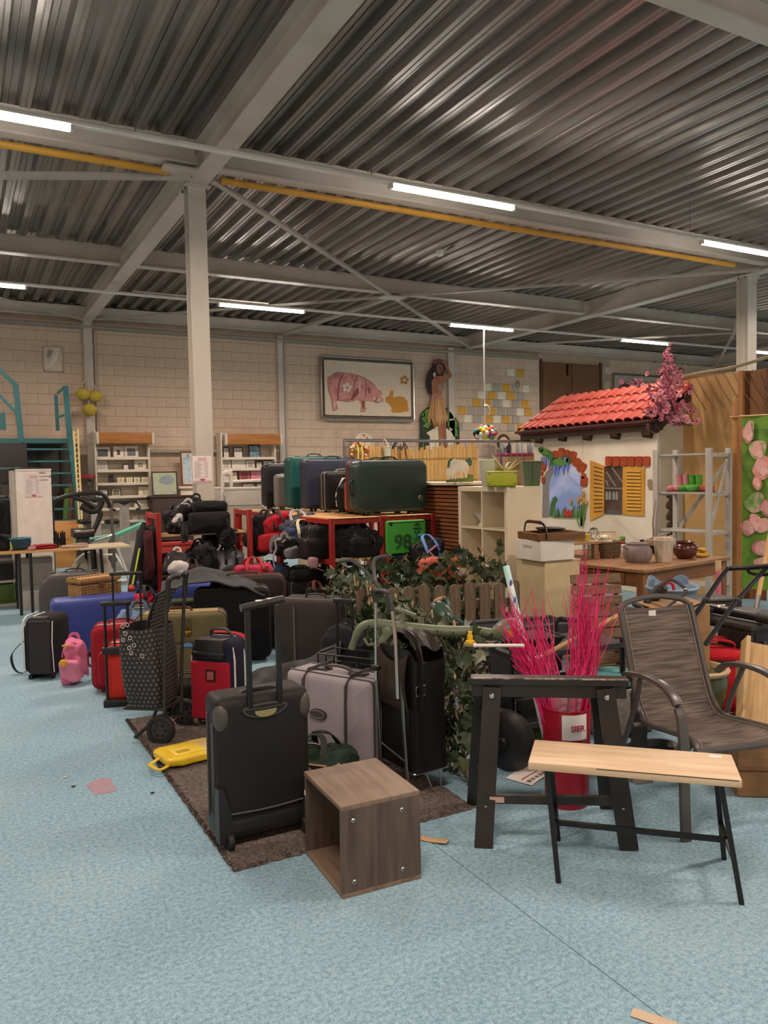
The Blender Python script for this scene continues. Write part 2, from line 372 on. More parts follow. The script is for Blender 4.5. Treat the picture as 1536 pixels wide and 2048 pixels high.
def hcolumn(name, x, y, z1, w=.18):
    t = .014; h = w/2
    p = [(-h, -h), (h, -h), (h, -h+t), (t/2, -h+t), (t/2, h-t), (h, h-t), (h, h), (-h, h), (-h, h-t), (-t/2, h-t), (-t/2, -h+t), (-h, -h+t)]
    m = MB(); m.flat = True; nn = len(p)
    m.add([(x+a, y+b, 0) for a, b in p]+[(x+a, y+b, z1) for a, b in p], [list(range(nn)), list(range(nn, 2*nn))]+[(i, (i+1) % nn, nn+(i+1) % nn, nn+i) for i in range(nn)])
    m.box(x-h-.04, y-h-.03, z1-.02, x+h+.04, y+h+.03, z1)
    o = struct(name, m, m_pillar)
    bl = MB()
    for sx in (-1, 1):
        for sy in (-1, 1): bl.tube([(x+sx*(h+.02), y+sy*.06, z1-.05), (x+sx*(h+.02), y+sy*.06, z1+.02)], .012, 6)
    obj('bolts', bl, metal('8a857e', .5), o); return o
col1 = hcolumn('pillar', B1X, 8.35, ZB, .185); col2 = hcolumn('pillar', B2X, 8.4, ZB, .21)
hcolumn('pillar', 20.1, 8.4, ZB)
# wall posts with the conduit beside them
for x, w in ((B1X+.02, .16), (6.3, .12)):
    o = struct('wall_post', MB().box(x-w/2, WY-.1, 0, x+w/2, WY-.02, ZB), m_paint)
    obj('conduit', MB().tube([(x+w/2+.05, WY-.06, 1.3), (x+w/2+.05, WY-.06, ZB-.15)], .02, 8), mat('b5ab9e', 'plain', .5), o)
struct('wall_post', MB().box(10.62, WY-.14, 0, 10.78, WY-.02, ZB), m_paint)
ch = struct('trim_1', MB().box(-1, WY-.09, 4.46, 13.5, WY-.02, 4.56).tube([(-1, WY-.16, 4.50), (13.5, WY-.16, 4.50)], .022, 8), mat('a3998d', 'plain', .5))
struct('trim_2', MB().box(3.45, WY-.14, 2.08, 6.2, WY-.02, 2.14), mat('a69a8c', 'plain', .6))
# bracing
def brace(a, b, w=.07, t=.035, fin=True):
    m = MB().sweep([a, b], [(-t/2, -w/2), (t/2, -w/2), (t/2, w/2), (-t/2, w/2)], up=(0, 0, 1)); m.flat = True
    return struct('roof_brace', m, mat('b3aaa0', 'plain', .45))
node = (6.75, 12.0, ZB+.02)
brace((B1X+.12, 8.1, ZB+.02), node); brace(node, (B2X-.1, WY-.3, ZB+.02)); brace((B1X+.12, WY-.3, ZB+.02), node); brace(node, (B2X-.1, 8.1, ZB+.02))
brace(node, (6.35, WY-.2, ZB+.02), .1, .05); struct('roof_brace', MB().box(6.55, 11.85, ZB-.01, 6.95, 12.15, ZB+.005), m_paint)
brace((B1X-.12, 8.05, ZB), (-6.4, 12.0, ZB), .09, .05); struct('roof_brace', MB().box(B1X-.42, 7.88, ZB+.005, B1X-.1, 8.1, ZB+.03), m_paint)
brace((B2X+.12, 8.3, ZB), (15.6, 12.0, ZB)); brace((B2X-.05, WY-.4, ZB), (15.6, 12.0, ZB)); brace((15.6, 12.0, ZB), (20, 16, ZB)); brace((-2.2, 12, ZB), (B1X-.1, 16, ZB), .05, .03)
mp_ = mat('d59a35', 'plain', .45, 'c08a2e', 2)
struct('gas_pipe', MB().tube([(B1X+.2, 8.06, ZB+.015), (B2X-.75, 8.06, ZB+.015)], .036, 10), mp_); struct('gas_pipe', MB().tube([(-6.4, 8.06, ZB+.015), (B1X-.35, 8.06, ZB+.015)], .036, 10), mp_)
struct('conduit', MB().tube([(B1X+.3, 13.2, ZB-.02), (B1X+2.6, 13.2, ZB-.02)], .014, 6), m_paint)
# LED light lines: an aluminium track with lit lengths every 4.5 m
def light_line(y, z, xs, label):
    xa, xb = -6.5, 26.5
    t = thing('light_track', label, 'light track', (0, y, z), 0)
    obj('rail', MB().rb(xa, -.032, .034, xb, .032, .075, .008, 1), mat('ece5dd', 'plain', .35), t)
    k = xa+1.2; hw = MB().tube([(0, 0, .07), (0, 0, DZ-z)], .004, 5).mesh('hanger_wire')
    while k < xb: obj('hanger_wire', hw, metal('9a948c', .4), t, (k, 0, 0)); k += 2.25
    return t
def lamp(x, y, z, label, group=None):
    t = thing('linear_lamp', label, 'light', (x, y, z), 0, group)
    obj('diffuser', MB().rb(0, -.026, -.012, 1.5, .026, .03, .01, 2), mat('ffffff', 'lit', emit=14.0), t)
    obj('end_cap', MB().box(-.03, -.03, -.01, 0, .03, .032), plas('e4ddd4'), t); obj('end_cap', MB().box(1.5, -.03, -.01, 1.53, .03, .032), plas('e4ddd4'), t)
    ld = bpy.data.lights.new('lamp_light', 'AREA'); ld.shape = 'RECTANGLE'; ld.size = 1.5; ld.size_y = .05; ld.energy = LAMP_WATTS; ld.color = LAMP_COLOR; ld.spread = rad(165)
    lo = bpy.data.objects.new('lamp_light', ld); COL.objects.link(lo); lo.parent = t; lo.location = (.75, 0, -.02)
    return t
LZ = 4.40
light_line(6.95, LZ, None, 'long white light track hung below the roof, nearest of those in view')
light_line(12.87, LZ, None, 'thin white light track hung farther back, near the block wall')
nm1 = ['lit tube of the near light track at the upper left frame edge', 'lit tube of the near light track in mid ceiling', 'lit tube of the near light track above the right column']
for i, k in enumerate((-1, 0, 1)): lamp(3.93+4.5*k, 6.95, LZ, nm1[i])
for k in (-2, 2, 3): lamp(3.93+4.5*k, 6.95, LZ, 'lit tube of the near light track outside the view', 'lamps outside the view')
nm2 = ['short lit end of the far light track at the left edge', 'lit tube of the far light track just right of the column', 'lit tube of the far light track above the hula dancer cutout', 'lit tube of the far light track left of the pink blossom top', 'lit tube end of the far light track at the right edge']
for i, k in enumerate((-1, 0, 1, 2, 3)): lamp(4.03+4.5*k-(.02 if k else .08), 12.87, LZ, nm2[i])
lamp(4.03-9, 12.87, LZ, 'lit tube of the far light track outside the view', 'lamps outside the view')
light_line(1.0, LZ, None, 'white light track overhead behind the viewpoint'); light_line(-4.9, LZ, None, 'white light track far behind the viewpoint')
for k in (-2, -1, 0, 1, 2): lamp(3.93+4.5*k, 1.0, LZ, 'lit tube overhead behind the viewpoint', 'lamps outside the view'); lamp(3.93+4.5*k, -4.9, LZ, 'lit tube far behind the viewpoint', 'lamps outside the view')
d = at(880, 508, 12.2); t = thing('smoke_detector', 'small white smoke detector box under the steel roof deck', 'detector', (7.1, 10.2, DZ))
p = flo(880, 508, DZ-.05); t.location = (p.x, p.y, DZ)
obj('base', MB().lathe([(.06, -.03), (.065, -.02), (.065, .0)], 16), plas('eee6dc'), t); obj('cap', MB().lathe([(.0, -.085), (.035, -.083), (.05, -.07), (.052, -.03)], 16), plas('f2ece4'), t)
# high wooden doors in the back wall
dw = mat('7a5230', 'wood', .5, '664224', 1.2)
d1 = struct('door_1', MB().box(13.57, WY-.0, .0, 15.66, WY+.1, 4.5), mat('6b4527', 'wood', .6, '553419', 1.2))
lf = MB().rb(0, -.05, 1.0, .98, 0, 4.42, .008, 1); a_ = obj('door_leaf', lf, dw, d1, (13.62, WY, 0)); b_ = obj('door_leaf', lf.mesh('door_leaf'), dw, d1, (14.63, WY, 0))
for z in (2.5, 3.3, 4.1): obj('hinge', MB().rb(.8, -.075, z, .86, -.05, z+.3, .005, 1), metal('3a2c22', .5), a_)
obj('frame', MB().box(13.53, WY-.06, 0, 13.6, WY, 4.5).box(15.62, WY-.06, 0, 15.7, WY, 4.5), mat('5a3a20', 'wood', .6), d1)
# ------------------------------------------------------------------ makers shared by many things
m_blk = plas('1b1a1a', .35); m_blk2 = plas('262424', .5); m_chrome = metal('c9c5bf', .22); m_steel = metal('8f8a85', .35)
m_rub = mat('191817', 'plain', .7); m_zip = metal('6c6863', .4); m_white = plas('ece6dc', .5)
def wheel(r, w, axis='x', ring=False):
    if ring: return MB().lathe([(r*.68, -w/2), (r*.9, -w/2), (r, -w*.3), (r, w*.3), (r*.9, w/2), (r*.68, w/2), (r*.68, -w/2)], 28, Matrix.Rotation(PI/2, 4, 'Y'), cap=False)
    m = MB().lathe([(r*.35, -w/2), (r*.9, -w/2), (r, -w*.3), (r, w*.3), (r*.9, w/2), (r*.35, w/2)], 20, Matrix.Rotation(PI/2, 4, 'Y' if axis == 'x' else 'X'))
    return m
def grip(x0, x1, z, y=0, hgt=.035, r=.011):
    return MB().sweep(smooth([(x0, y, z), (x0+.012, y, z+hgt*.75), ((x0+x1)/2, y, z+hgt), (x1-.012, y, z+hgt*.75), (x1, y, z)], 4), [(-.006, -r), (.006, -r), (.008, 0), (.006, r), (-.006, r)], up=(0, 0, 1))
def suitcase(name, label, cat, loc, rz, w, d, h, color, kind='hard', rot=None, group=None, rc=.07, trim='2a2827', handle='top', wheels=False, tele=0, latch=True, straps=None, pocket=False, color2=None, feet=True, band=None, piping=None, side_handle=False, mbody=None, tagc=None):
    t = thing(name, label, cat, loc, rz, group, rot)
    z0 = .03 if (wheels or feet) else 0
    mb = mbody or (mat(color, 'plain', .38, color2, 3) if kind == 'hard' else (mat(color, 'leather', .5, color2, 3) if kind == 'leather' else fab(color, color2)))
    mt = plas(trim, .45)
    obj('body', MB().slab(w, d, h-z0, rc, .028 if kind == 'hard' else .035, bulge=.008 if kind == 'hard' else .014, z0=z0, groove=.007 if kind == 'hard' else 0), mb, t)
    def ring(y, r=.006, o=-.001):
        pts = []; x1 = w/2-o; a_ = rc
        for (cx, cz, a0) in ((x1-a_, h-o-a_, 0), (-x1+a_, h-o-a_, 90), (-x1+a_, z0+o+a_, 180), (x1-a_, z0+o+a_, 270)):
            for i in range(6): pts.append((cx+a_*math.cos(rad(a0+18*i)), y, cz+a_*math.sin(rad(a0+18*i))))
        return MB().tube(pts, r, 6, True)
    if kind == 'hard': obj('seam_strip', ring(0, .005, .004), mt, t)
    else:
        pm = plas(piping or trim, .5); yy = d/2-.032
        obj('piping', ring(-yy, .0055), pm, t); obj('piping', ring(yy, .0055), pm, t)
        obj('zipper', ring(-d*.12, .005, .001), m_zip if not piping else pm, t)
    if handle == 'top': obj('handle', grip(-.085, .085, h-.004), mt, t); obj('handle_mount', MB().rb(-.11, -.018, h-.004, -.075, .018, h+.008, .004).rb(.075, -.018, h-.004, .11, .018, h+.008, .004), mt, t)
    if side_handle: obj('side_handle', MB().sweep(smooth([(-w/2+.003, 0, h*.35), (-w/2-.03, 0, h*.4), (-w/2-.034, 0, h*.5), (-w/2-.03, 0, h*.6), (-w/2+.003, 0, h*.65)], 4), [(-.006, -.012), (.006, -.012), (.006, .012), (-.006, .012)], up=(1, 0, 0)), mt, t)
    if latch and kind == 'hard':
        for sx in (-1, 1): obj('latch', MB().rb(sx*w*.3-.025, -.02, h-.006, sx*w*.3+.025, .022, h+.010, .004), m_zip, t)
    if wheels:
        for sx in (-1, 1): obj('wheel', wheel(.026, .022), m_rub, t, (sx*(w/2-.05), d/2-.03, .026))
        obj('foot', MB().rb(-w/2+.05, -d/2+.03, 0, -w/2+.08, -d/2+.07, .036, .005).rb(w/2-.08, -d/2+.03, 0, w/2-.05, -d/2+.07, .036, .005), mt, t)
    elif feet:
        ft = MB()
        for sx in (-1, 1):
            for sy in (-1, 1): ft.rb(sx*w*.33-.014, sy*d*.28-.014, 0, sx*w*.33+.014, sy*d*.28+.014, .036, .004)
        obj('feet', ft, mt, t, kind='stuff')
    if tele:
        tw = min(.16, w*.4); yt = d/2-.03
        obj('pull_handle', MB().tube([(-tw/2, yt, h-.02), (-tw/2, yt, h+tele-.02)], .0085, 8).tube([(tw/2, yt, h-.02), (tw/2, yt, h+tele-.02)], .0085, 8).rb(-tw/2-.025, yt-.016, h+tele-.03, tw/2+.025, yt+.016, h+tele, .012), m_blk, t)
    if straps:
        for sx in (-.25, .25): obj('strap', MB().strap([(sx*w, -d/2-.010, z0+.03), (sx*w, -d/2-.016, h*.5), (sx*w, -d/2-.008, h-.03), (sx*w, -d/2+.03, h+.004), (sx*w, d/2-.03, h+.004), (sx*w, d/2+.012, h-.05), (sx*w, d/2+.016, h*.4)], .035, .005, up=(1, 0, 0.01)), plas(straps, .6), t)
    if pocket:
        obj('front_pocket', MB().slab(w*.78, .05, h*.52, .04, .018, bulge=.008, z0=z0+.03, T=Matrix.Translation((0, -d/2-.012, 0))), mb, t)
        obj('pocket_zip', MB().tube([(-w*.34, -d/2-.034, z0+.03+h*.5), (w*.34, -d/2-.034, z0+.03+h*.5)], .004, 6), m_zip, t)
    if band: obj('band', MB().box(-w/2-.003, -d/2+.02, h*.42, w/2+.003, d/2-.02, h*.48), plas(band), t)
    if tagc: obj('luggage_tag', MB().rb(-.03, -d/2-.022, h*.6, .03, -d/2-.012, h*.6+.08, .004), plas(tagc), t)
    return t
def backpack(name, label, loc, rot, w, d, h, color, color2='141414', accent=None, group=None, seed=0, cat='backpack', kind='fabric', pocket=True):
    t = thing(name, label, cat, loc, 0, group, rot)
    mb = fab(color) if kind == 'fabric' else mat(color, 'leather', .45)
    ma = fab(accent or color2)
    obj('body', MB().blob(w, d, h, .55, .04, seed, 26, 16, taper=.18), mb, t)
    if pocket:
        obj('front_pocket', MB().blob(w*.74, d*.5, h*.5, .5, .022, seed+3, 18, 10, z0=h*.08, T=Matrix.Translation((0, -d*.42, 0))), ma, t)
        obj('pocket_zip', MB().tube([(w*.30*math.cos(rad(a)), -d*.52-.06*d*math.sin(rad(a)), h*.36+h*.14*math.sin(rad(a))) for a in range(0, 181, 20)], .004, 5), m_zip, t)
    obj('top_zip', MB().tube([(w*.38*math.cos(rad(a)), -d*.12, h*.60+h*.34*math.sin(rad(a))) for a in range(0, 181, 15)], .006, 6), plas(color2), t)
    obj('carry_loop', MB().strap(smooth([(-.035, d*.2, h-.04), (-.03, d*.22, h+.02), (0, d*.23, h+.035), (.03, d*.22, h+.02), (.035, d*.2, h-.04)], 3), .022, .005, up=(0, 1, 0)), plas(color2, .7), t)
    for sx in (-1, 1):
        obj('strap', MB().strap(smooth([(sx*w*.2, d*.38, h*.86), (sx*w*.27, d*.62, h*.74), (sx*w*.33, d*.66, h*.45), (sx*w*.38, d*.44, h*.14)], 5), .055, .012, up=(1, 0, 0)), plas(color2, .8), t)
    return t
def duffel(name, label, loc, rot, L_, d, h, color, strapc='141414', group=None, seed=0, cat='bag', pocket=None):
    t = thing(name, label, cat, loc, 0, group, rot)
    obj('body', MB().blob(L_, d, h, .5, .042, seed, 30, 14), fab(color), t)
    obj('top_zip', MB().tube([(x*L_*.42, math.sin(x*9+seed)*.006, h+.002-abs(x)**3*.05) for x in [i/6-1 for i in range(13)]], .005, 6), m_zip, t)
    for sy in (-1, 1):
        obj('carry_strap', MB().strap(smooth([(-L_*.2, sy*d*.47, h*.25), (-L_*.2, sy*d*.48, h*.7), (-L_*.14, sy*d*.2, h+.04), (0, sy*d*.1, h+.06), (L_*.14, sy*d*.2, h+.04), (L_*.2, sy*d*.48, h*.7), (L_*.2, sy*d*.47, h*.25)], 4), .03, .006, up=(0, 0, 1)), plas(strapc, .7), t)
    if pocket: obj('side_pocket', MB().blob(L_*.5, d*.3, h*.6, .45, .01, seed+1, 18, 10, z0=h*.12, T=Matrix.Translation((0, -d*.45, 0))), fab(pocket), t)
    return t
def framed(name, label, cat, loc, w, h, frame, art, art2, rz=0, lean=8, fw=.018, group=None, matw=0.0, matc='e8e0d2', art_scale=14.0, sub=None):
    t = thing(name, label, cat, loc, 0, group, (-lean, 0, rz))
    f = MB(); f.flat = True
    f.box(-w/2, -.01, 0, w/2, .008, fw).box(-w/2, -.01, h-fw, w/2, .008, h).box(-w/2, -.01, fw, -w/2+fw, .008, h-fw).box(w/2-fw, -.01, fw, w/2, .008, h-fw)
    obj('frame', f, frame, t)
    if matw: obj('mount', MB().box(-w/2+fw, -.004, fw, w/2-fw, .004, h-fw), plas(matc, .8), t)
    q = fw+matw
    obj('picture', MB().box(-w/2+q, -.007 if matw else -.003, q, w/2-q, .003, h-q), mat(art, 'art', .5, art2, art_scale), t)
    if sub: obj('motif', MB().prism(sub, -.0085, -.006), plas(art2, .7), t)
    return t
def poly_plate(pts, y0, y1): m = MB().prism(pts, y0, y1); m.flat = True; return m
# ------------------------------------------------------------------ foreground
# brown cube shelf
w_cube = mat('625349', 'wood', .5, '493c34', 1.6); w_cubey = mat('84705e', 'woody', .5, '675444', 1.6)
t = thing('cube_shelf', 'small dark wood-grain cube shelf open at one side, standing alone on blue carpet', 'shelf', (1.356, 2.743, 0), -2.8)
cw, cd, chh, ct = .326, .394, .345, .018
obj('top_panel', MB().rb(-cw/2, -cd/2, chh-ct, cw/2, cd/2, chh, .0015, 1), w_cubey, t); obj('bottom_panel', MB().rb(-cw/2, -cd/2, 0, cw/2, cd/2, ct, .0015, 1), w_cubey, t)
p0 = obj('side_panel', MB().rb(-cw/2, -cd/2, ct, cw/2, -cd/2+ct, chh-ct, .0012, 1), w_cube, t); obj('side_panel', MB().rb(-cw/2, cd/2-ct, ct, cw/2, cd/2, chh-ct, .0012, 1), w_cube, t)
obj('back_panel', MB().box(cw/2-.008, -cd/2+ct, ct, cw/2-.002, cd/2-ct, chh-ct), w_cube, t)
for x in (-.115, .085):
    for z in (.055, .285):
        s_ = obj('screw', MB().lathe([(.0, -.0018), (.0065, -.0018), (.008, 0)], 14, Tm((x, -cd/2-.0005, z), (-90, 0, 0))), metal('cfcac2', .3), p0)
        obj('screw', MB().box(x-.003, -cd/2-.003, z-.003, x+.003, -cd/2-.0022, z+.003), m_blk, p0)
obj('screw', MB().lathe([(.0, -.002), (.006, -.002), (.007, 0)], 12, Tm((-.06, cd/2-ct-.001, .06), (-90, 0, 0))), m_chrome, t)
obj('sticker', MB().box(-cw/2-.001, cd/2-.016, .25, -cw/2, cd/2-.004, .27), m_white, t)
# large black suitcase with raised pull handle
t = thing('suitcase', 'large plain black upright suitcase with raised pull handle, on the brown rug beside the cube', 'suitcase', (1.105, 3.222, .010), 0)
sw, sd, sh = .415, .20, .60
m_bs = mat('211e1d', 'leather', .55, '1c1a19', 2, bump=.08)
obj('body', MB().slab(sw, sd, sh, .035, .045, nc=6, ne=5, bulge=.006, z0=.03), m_bs, t)
obj('base_skirt', MB().slab(sw+.006, sd+.008, .12, .03, .045, nc=4, ne=5, z0=.026), plas('201e1d', .45), t)
obj('skirt_piping', MB().tube(smooth([(-sw/2+.03, -sd/2-.006, .150), (0, -sd/2-.008, .143), (sw/2-.03, -sd/2-.006, .150)], 6), .0035, 6), plas('5a5652', .4), t)
cup = [(x*.1, .565-.0) for x in (-1, 1)]
eye_o = [(.098*math.cos(rad(a)), .575+(.018 if a < 180 else .042)*math.sin(rad(a))) for a in range(0, 360, 15)]
eye_i = [(.09*math.cos(rad(a)), .575+(.013 if a < 180 else .036)*math.sin(rad(a))) for a in range(0, 360, 15)]
c_ = obj('handle_cup', MB().prism(eye_o, -sd/2-.010, -sd/2+.03), plas('4c4844', .35), t)
obj('cup_recess', MB().prism(eye_i, -sd/2-.0115, -sd/2-.009), plas('141312', .6), c_)
obj('cup_inlay', MB().prism([(.048*math.cos(rad(a)), .562+.026*math.sin(rad(a))) for a in range(180, 361, 15)]+[(.048, .566), (-.048, .566)], -sd/2-.014, -sd/2-.011), plas('8c8558', .4), c_)
obj('cup_lip', MB().tube([(-.088, -sd/2-.013, .576), (0, -sd/2-.015, .573), (.088, -sd/2-.013, .578)], .004, 6), plas('3a3734', .3), c_)
for sx in (-1, 1):
    x = sx*.066
    obj('pull_tube', MB().rb(x-.012, -sd/2-.012, .575, x+.012, -sd/2+.006, 1.0, .004, 2), plas('171717', .3), t)
    obj('corner_guard', MB().ball((sx*(sw/2-.028), -sd/2+.03, sh-.05), .05, 12, 8, sc=(.7, .8, 1.35)), plas('4a4641', .4), t)
    fl_ = [(sx*(sw/2+.004), .03), (sx*(sw/2+.004), .26), (sx*(sw/2-.018), .262), (sx*(sw/2-.04), .18), (sx*(sw/2-.055), .12), (sx*(sw/2-.058), .03)]
    obj('wheel_guard', MB().prism(fl_[::sx], -sd/2-.011, -sd/2+.05), plas('1e1d1c', .4), t)
    obj('wheel', wheel(.034, .024), m_rub, t, (sx*(sw/2-.042), -sd/2-.004, .034))
    obj('foot', MB().rb(sx*.16-.02, sd/2-.05, 0, sx*.16+.02, sd/2-.01, .036, .006), m_blk, t)
obj('pull_grip', MB().sweep(smooth([(-.094, -sd/2-.003, 1.0), (-.05, -sd/2-.003, 1.006), (.05, -sd/2-.003, 1.018), (.094, -sd/2-.003, 1.022)], 4), [(-.014, -.010), (0, -.018), (.012, -.014), (.016, 0), (.012, .014), (0, .018), (-.014, .010)]), plas('2b2928', .3), t)
obj('grip_button', MB().rb(-.03, -sd/2-.012, 1.022, .0, -sd/2+.006, 1.028, .003), m_white, t); obj('grip_button', MB().rb(.02, -sd/2-.012, 1.026, .048, -sd/2+.006, 1.032, .003), m_white, t)
obj('top_handle', MB().sweep(smooth([(-.09, -.02, sh+.02), (-.05, -.02, sh+.036), (.05, -.02, sh+.036), (.09, -.02, sh+.02)], 4), [(-.006, -.016), (.006, -.016), (.006, .016), (-.006, .016)], up=(0, 0, 1)), plas('262423', .6), t)
obj('side_pocket_rib', MB().rb(-sw/2-.007, -.05, .22, -sw/2+.003, -.03, .52, .004).rb(-sw/2-.007, .03, .1, -sw/2+.003, .04, .55, .003), plas('45413e', .5), t)
# brown shag rug
m_rug = mat('7f746d', 'carpet', 1.0, '4a423d', bump=1.0)
t = thing('shag_rug', 'long brown shag rug under the suitcases and bags', 'rug', (0, 0, 0))
rg = MB(); rr = random.Random(11)
def rugz(a, b):
    x = .90+1.16*a + (.012*noise.noise(Vector((b*30, 3, 0))) if a < .01 or a > .99 else 0); y = 2.95+2.25*b + (.012*noise.noise(Vector((a*40, 9, 0))) if b < .01 or b > .99 else 0)
    z = .012+.006*noise.noise(Vector((x*40, y*40, 0)))+.004*noise.noise(Vector((x*110, y*110, 5)))
    if a < .01 or a > .99 or b < .005 or b > .995: z = .002
    return (x, y, z)
obj('pile', rg.surf(rugz, 110, 220), m_rug, t)
tf = MB()
for i in range(1500):
    a, b = (rr.random(), rr.choice([rr.random()*.02, rr.random()])) if rr.random() < .5 else (rr.random()*.02, rr.random())
    x, y = .895+1.08*a, 2.945+2.26*b; h_ = rr.uniform(.006, .014); dx, dy = rr.uniform(-.012, .012), rr.uniform(-.012, .012)
    tf.add([(x-.004, y, .008), (x+.004, y, .008), (x, y+.006, .008), (x+dx, y+dy, .008+h_)], [(0, 1, 3), (1, 2, 3), (2, 0, 3)])
obj('tufts', tf, m_rug, t, kind='stuff')
# wooden bench on black metal legs
LF, RF, RB, LB = Vector((1.94, 2.25, 0)), Vector((2.398, 1.808, 0)), Vector((2.622, 2.057, 0)), Vector((2.17, 2.515, 0))
zt = .452
q = [flo(1059.5, 1524, zt), flo(1486, 1561, zt), flo(1462, 1508, zt), flo(1066, 1479, zt)]
cx_, cy_ = sum(v.x for v in q)/4, sum(v.y for v in q)/4; ex = (q[1]-q[0]+q[2]-q[3]); ang = math.atan2(ex.y, ex.x); bl_ = ex.length/2; bw_ = ((q[3]-q[0]).length+(q[2]-q[1]).length)/2
t = thing('bench', 'low bench with pale wood plank top on thin black metal legs', 'bench', (cx_, cy_, 0), math.degrees(ang))
IM = t.matrix_basis.inverted() if False else (Matrix.Translation((cx_, cy_, 0)) @ Matrix.Rotation(ang, 4, 'Z')).inverted()
obj('plank', MB().rb(-bl_/2, -bw_/2, zt-.03, bl_/2, bw_/2, zt, .004, 2), mat('dcc3a2', 'woodx', .45, 'c9ab86', 1.3, bump=.1), t)
obj('plank_groove', MB().box(-bl_/2+.25, -bw_/2-.0008, zt-.006, bl_/2-.01, -bw_/2+.001, zt-.003), plas('4a3a2a'), t)
obj('sticker', MB().rb(bl_/2-.085, bw_/2-.05, zt, bl_/2-.04, bw_/2-.03, zt+.0012, .0005, 1), m_white, t)
tops = [IM @ flo(1099, 1546, zt-.03), IM @ flo(1439, 1574, zt-.03), None, None]
feet_ = [IM @ v for v in (LF, RF, RB, LB)]
tl, tr = Vector((-bl_/2+.065, -bw_/2+.05, zt-.03)), Vector((bl_/2-.065, -bw_/2+.05, zt-.03)); tops = [tl, tr, Vector((tr.x, bw_/2-.05, zt-.03)), Vector((tl.x, bw_/2-.05, zt-.03))]
sqr = [(-.009, -.009), (.009, -.009), (.009, .009), (-.009, .009)]
for a_, b_ in zip(tops, feet_):
    m = MB().sweep([a_, b_], sqr, up=(0, 1, 0)); m.flat = True; obj('leg', m, plas('131313', .4), t)
def mixp(i, k): return tops[i].lerp(feet_[i], k)
m = MB().sweep([mixp(0, .62).lerp(mixp(3, .62), .5), mixp(1, .62).lerp(mixp(2, .62), .5)], sqr, up=(0, 0, 1)); m.flat = True; obj('stretcher', m, plas('131313', .4), t)
for i, j in ((0, 3), (1, 2)):
    m = MB().sweep([mixp(i, .62), mixp(j, .62)], sqr, up=(0, 0, 1)).sweep([tops[i]-Vector((0, 0, .009)), tops[j]-Vector((0, 0, .009))], sqr, up=(0, 0, 1)); m.flat = True; obj('cross_bar', m, plas('131313', .4), t)
# black trestle
t = thing('trestle', 'worn black wooden sawhorse trestle in front of the red bucket', 'trestle', (2.19, 2.60, 0), math.degrees(math.atan2(-.37, .52)))
IM = (Matrix.Translation((2.19, 2.60, 0)) @ Matrix.Rotation(math.atan2(-.37, .52), 4, 'Z')).inverted()
m_tr = mat('1c1917', 'plain', .38, '2c2724', 4); zt = .675
eL = IM @ flo(941, 1352, zt); eR = IM @ flo(1257, 1358, zt); yb = (eL.y+eR.y)/2
obj('top_rail', MB().rb(eL.x, yb-.022, zt-.032, eR.x, yb+.045, zt, .003, 1), m_tr, t)
obj('worn_edge', MB().box(eL.x+.002, yb-.0232, zt-.004, eR.x-.002, yb-.014, zt+.0008), mat('b3a595', 'plain', .6, '2c2724', 30), t)
obj('beam', MB().rb(eL.x+.005, yb-.010, zt-.085, eR.x-.008, yb+.034, zt-.032, .002, 1), m_tr, t)
ft = [IM @ Vector(v) for v in ((1.861, 2.622, 0), (2.357, 2.302, 0), (2.574, 2.638, 0), (2.073, 2.984, 0))]
fxs = ((ft[0].x+ft[3].x)/2, (ft[1].x+ft[2].x)/2)
for i, (fx, fy) in enumerate(((ft[0].x, ft[0].y), (ft[1].x, ft[1].y), (ft[2].x, ft[2].y), (ft[3].x, ft[3].y))):
    sy = -1 if i < 2 else 1; top = Vector((fx+(.045 if i in (0, 3) else -.075), yb+(-.022 if sy < 0 else .046), zt-.04)); bot = Vector((fx, fy, 0))
    m = MB().sweep([top, bot], [(-.011, -.038), (.011, -.038), (.011, .038), (-.011, .038)], up=(0, 1, 0)); m.flat = True
    l_ = obj('leg', m, m_tr, t)
    if sy < 0:
        p = top.lerp(bot, .05); obj('bolt', MB().lathe([(0, -.008), (.009, -.008), (.013, -.003), (.014, 0)], 10, Tm((p.x, p.y-.014, p.z), (-90, 0, 0))), m_chrome, l_)
        p = top.lerp(bot, .74); obj('bolt', MB().lathe([(0, -.005), (.005, -.004), (.006, 0)], 8, Tm((p.x, p.y-.013, p.z), (-90, 0, 0))), m_chrome, l_)
def lg(i, k):
    fx, fy = ft[i].x, ft[i].y; sy = -1 if i < 2 else 1; return Vector((fx+(.045 if i in (0, 3) else -.075), yb+(-.022 if sy < 0 else .046), zt-.04)).lerp(Vector((fx, fy, 0)), k)
for i, j, k in ((0, 1, .70), (0, 3, .66), (1, 2, .66), (0, 3, .22), (1, 2, .22)):
    m = MB().sweep([lg(i, k), lg(j, k)], [(-.018, -.011), (.018, -.011), (.018, .011), (-.018, .011)], up=(0, 0, 1)); m.flat = True; obj('stretcher', m, mat('3a322c', 'plain', .45, '231f1c', 9), t)
st = lg(0, .70).lerp(lg(1, .70), .08); obj('sticker', MB().box(st.x-.03, st.y-.0125, st.z-.012, st.x+.03, st.y-.0115, st.z+.012, Matrix.Translation((0, 0, 0))), mat('c9a79a', 'plain', .6), t)
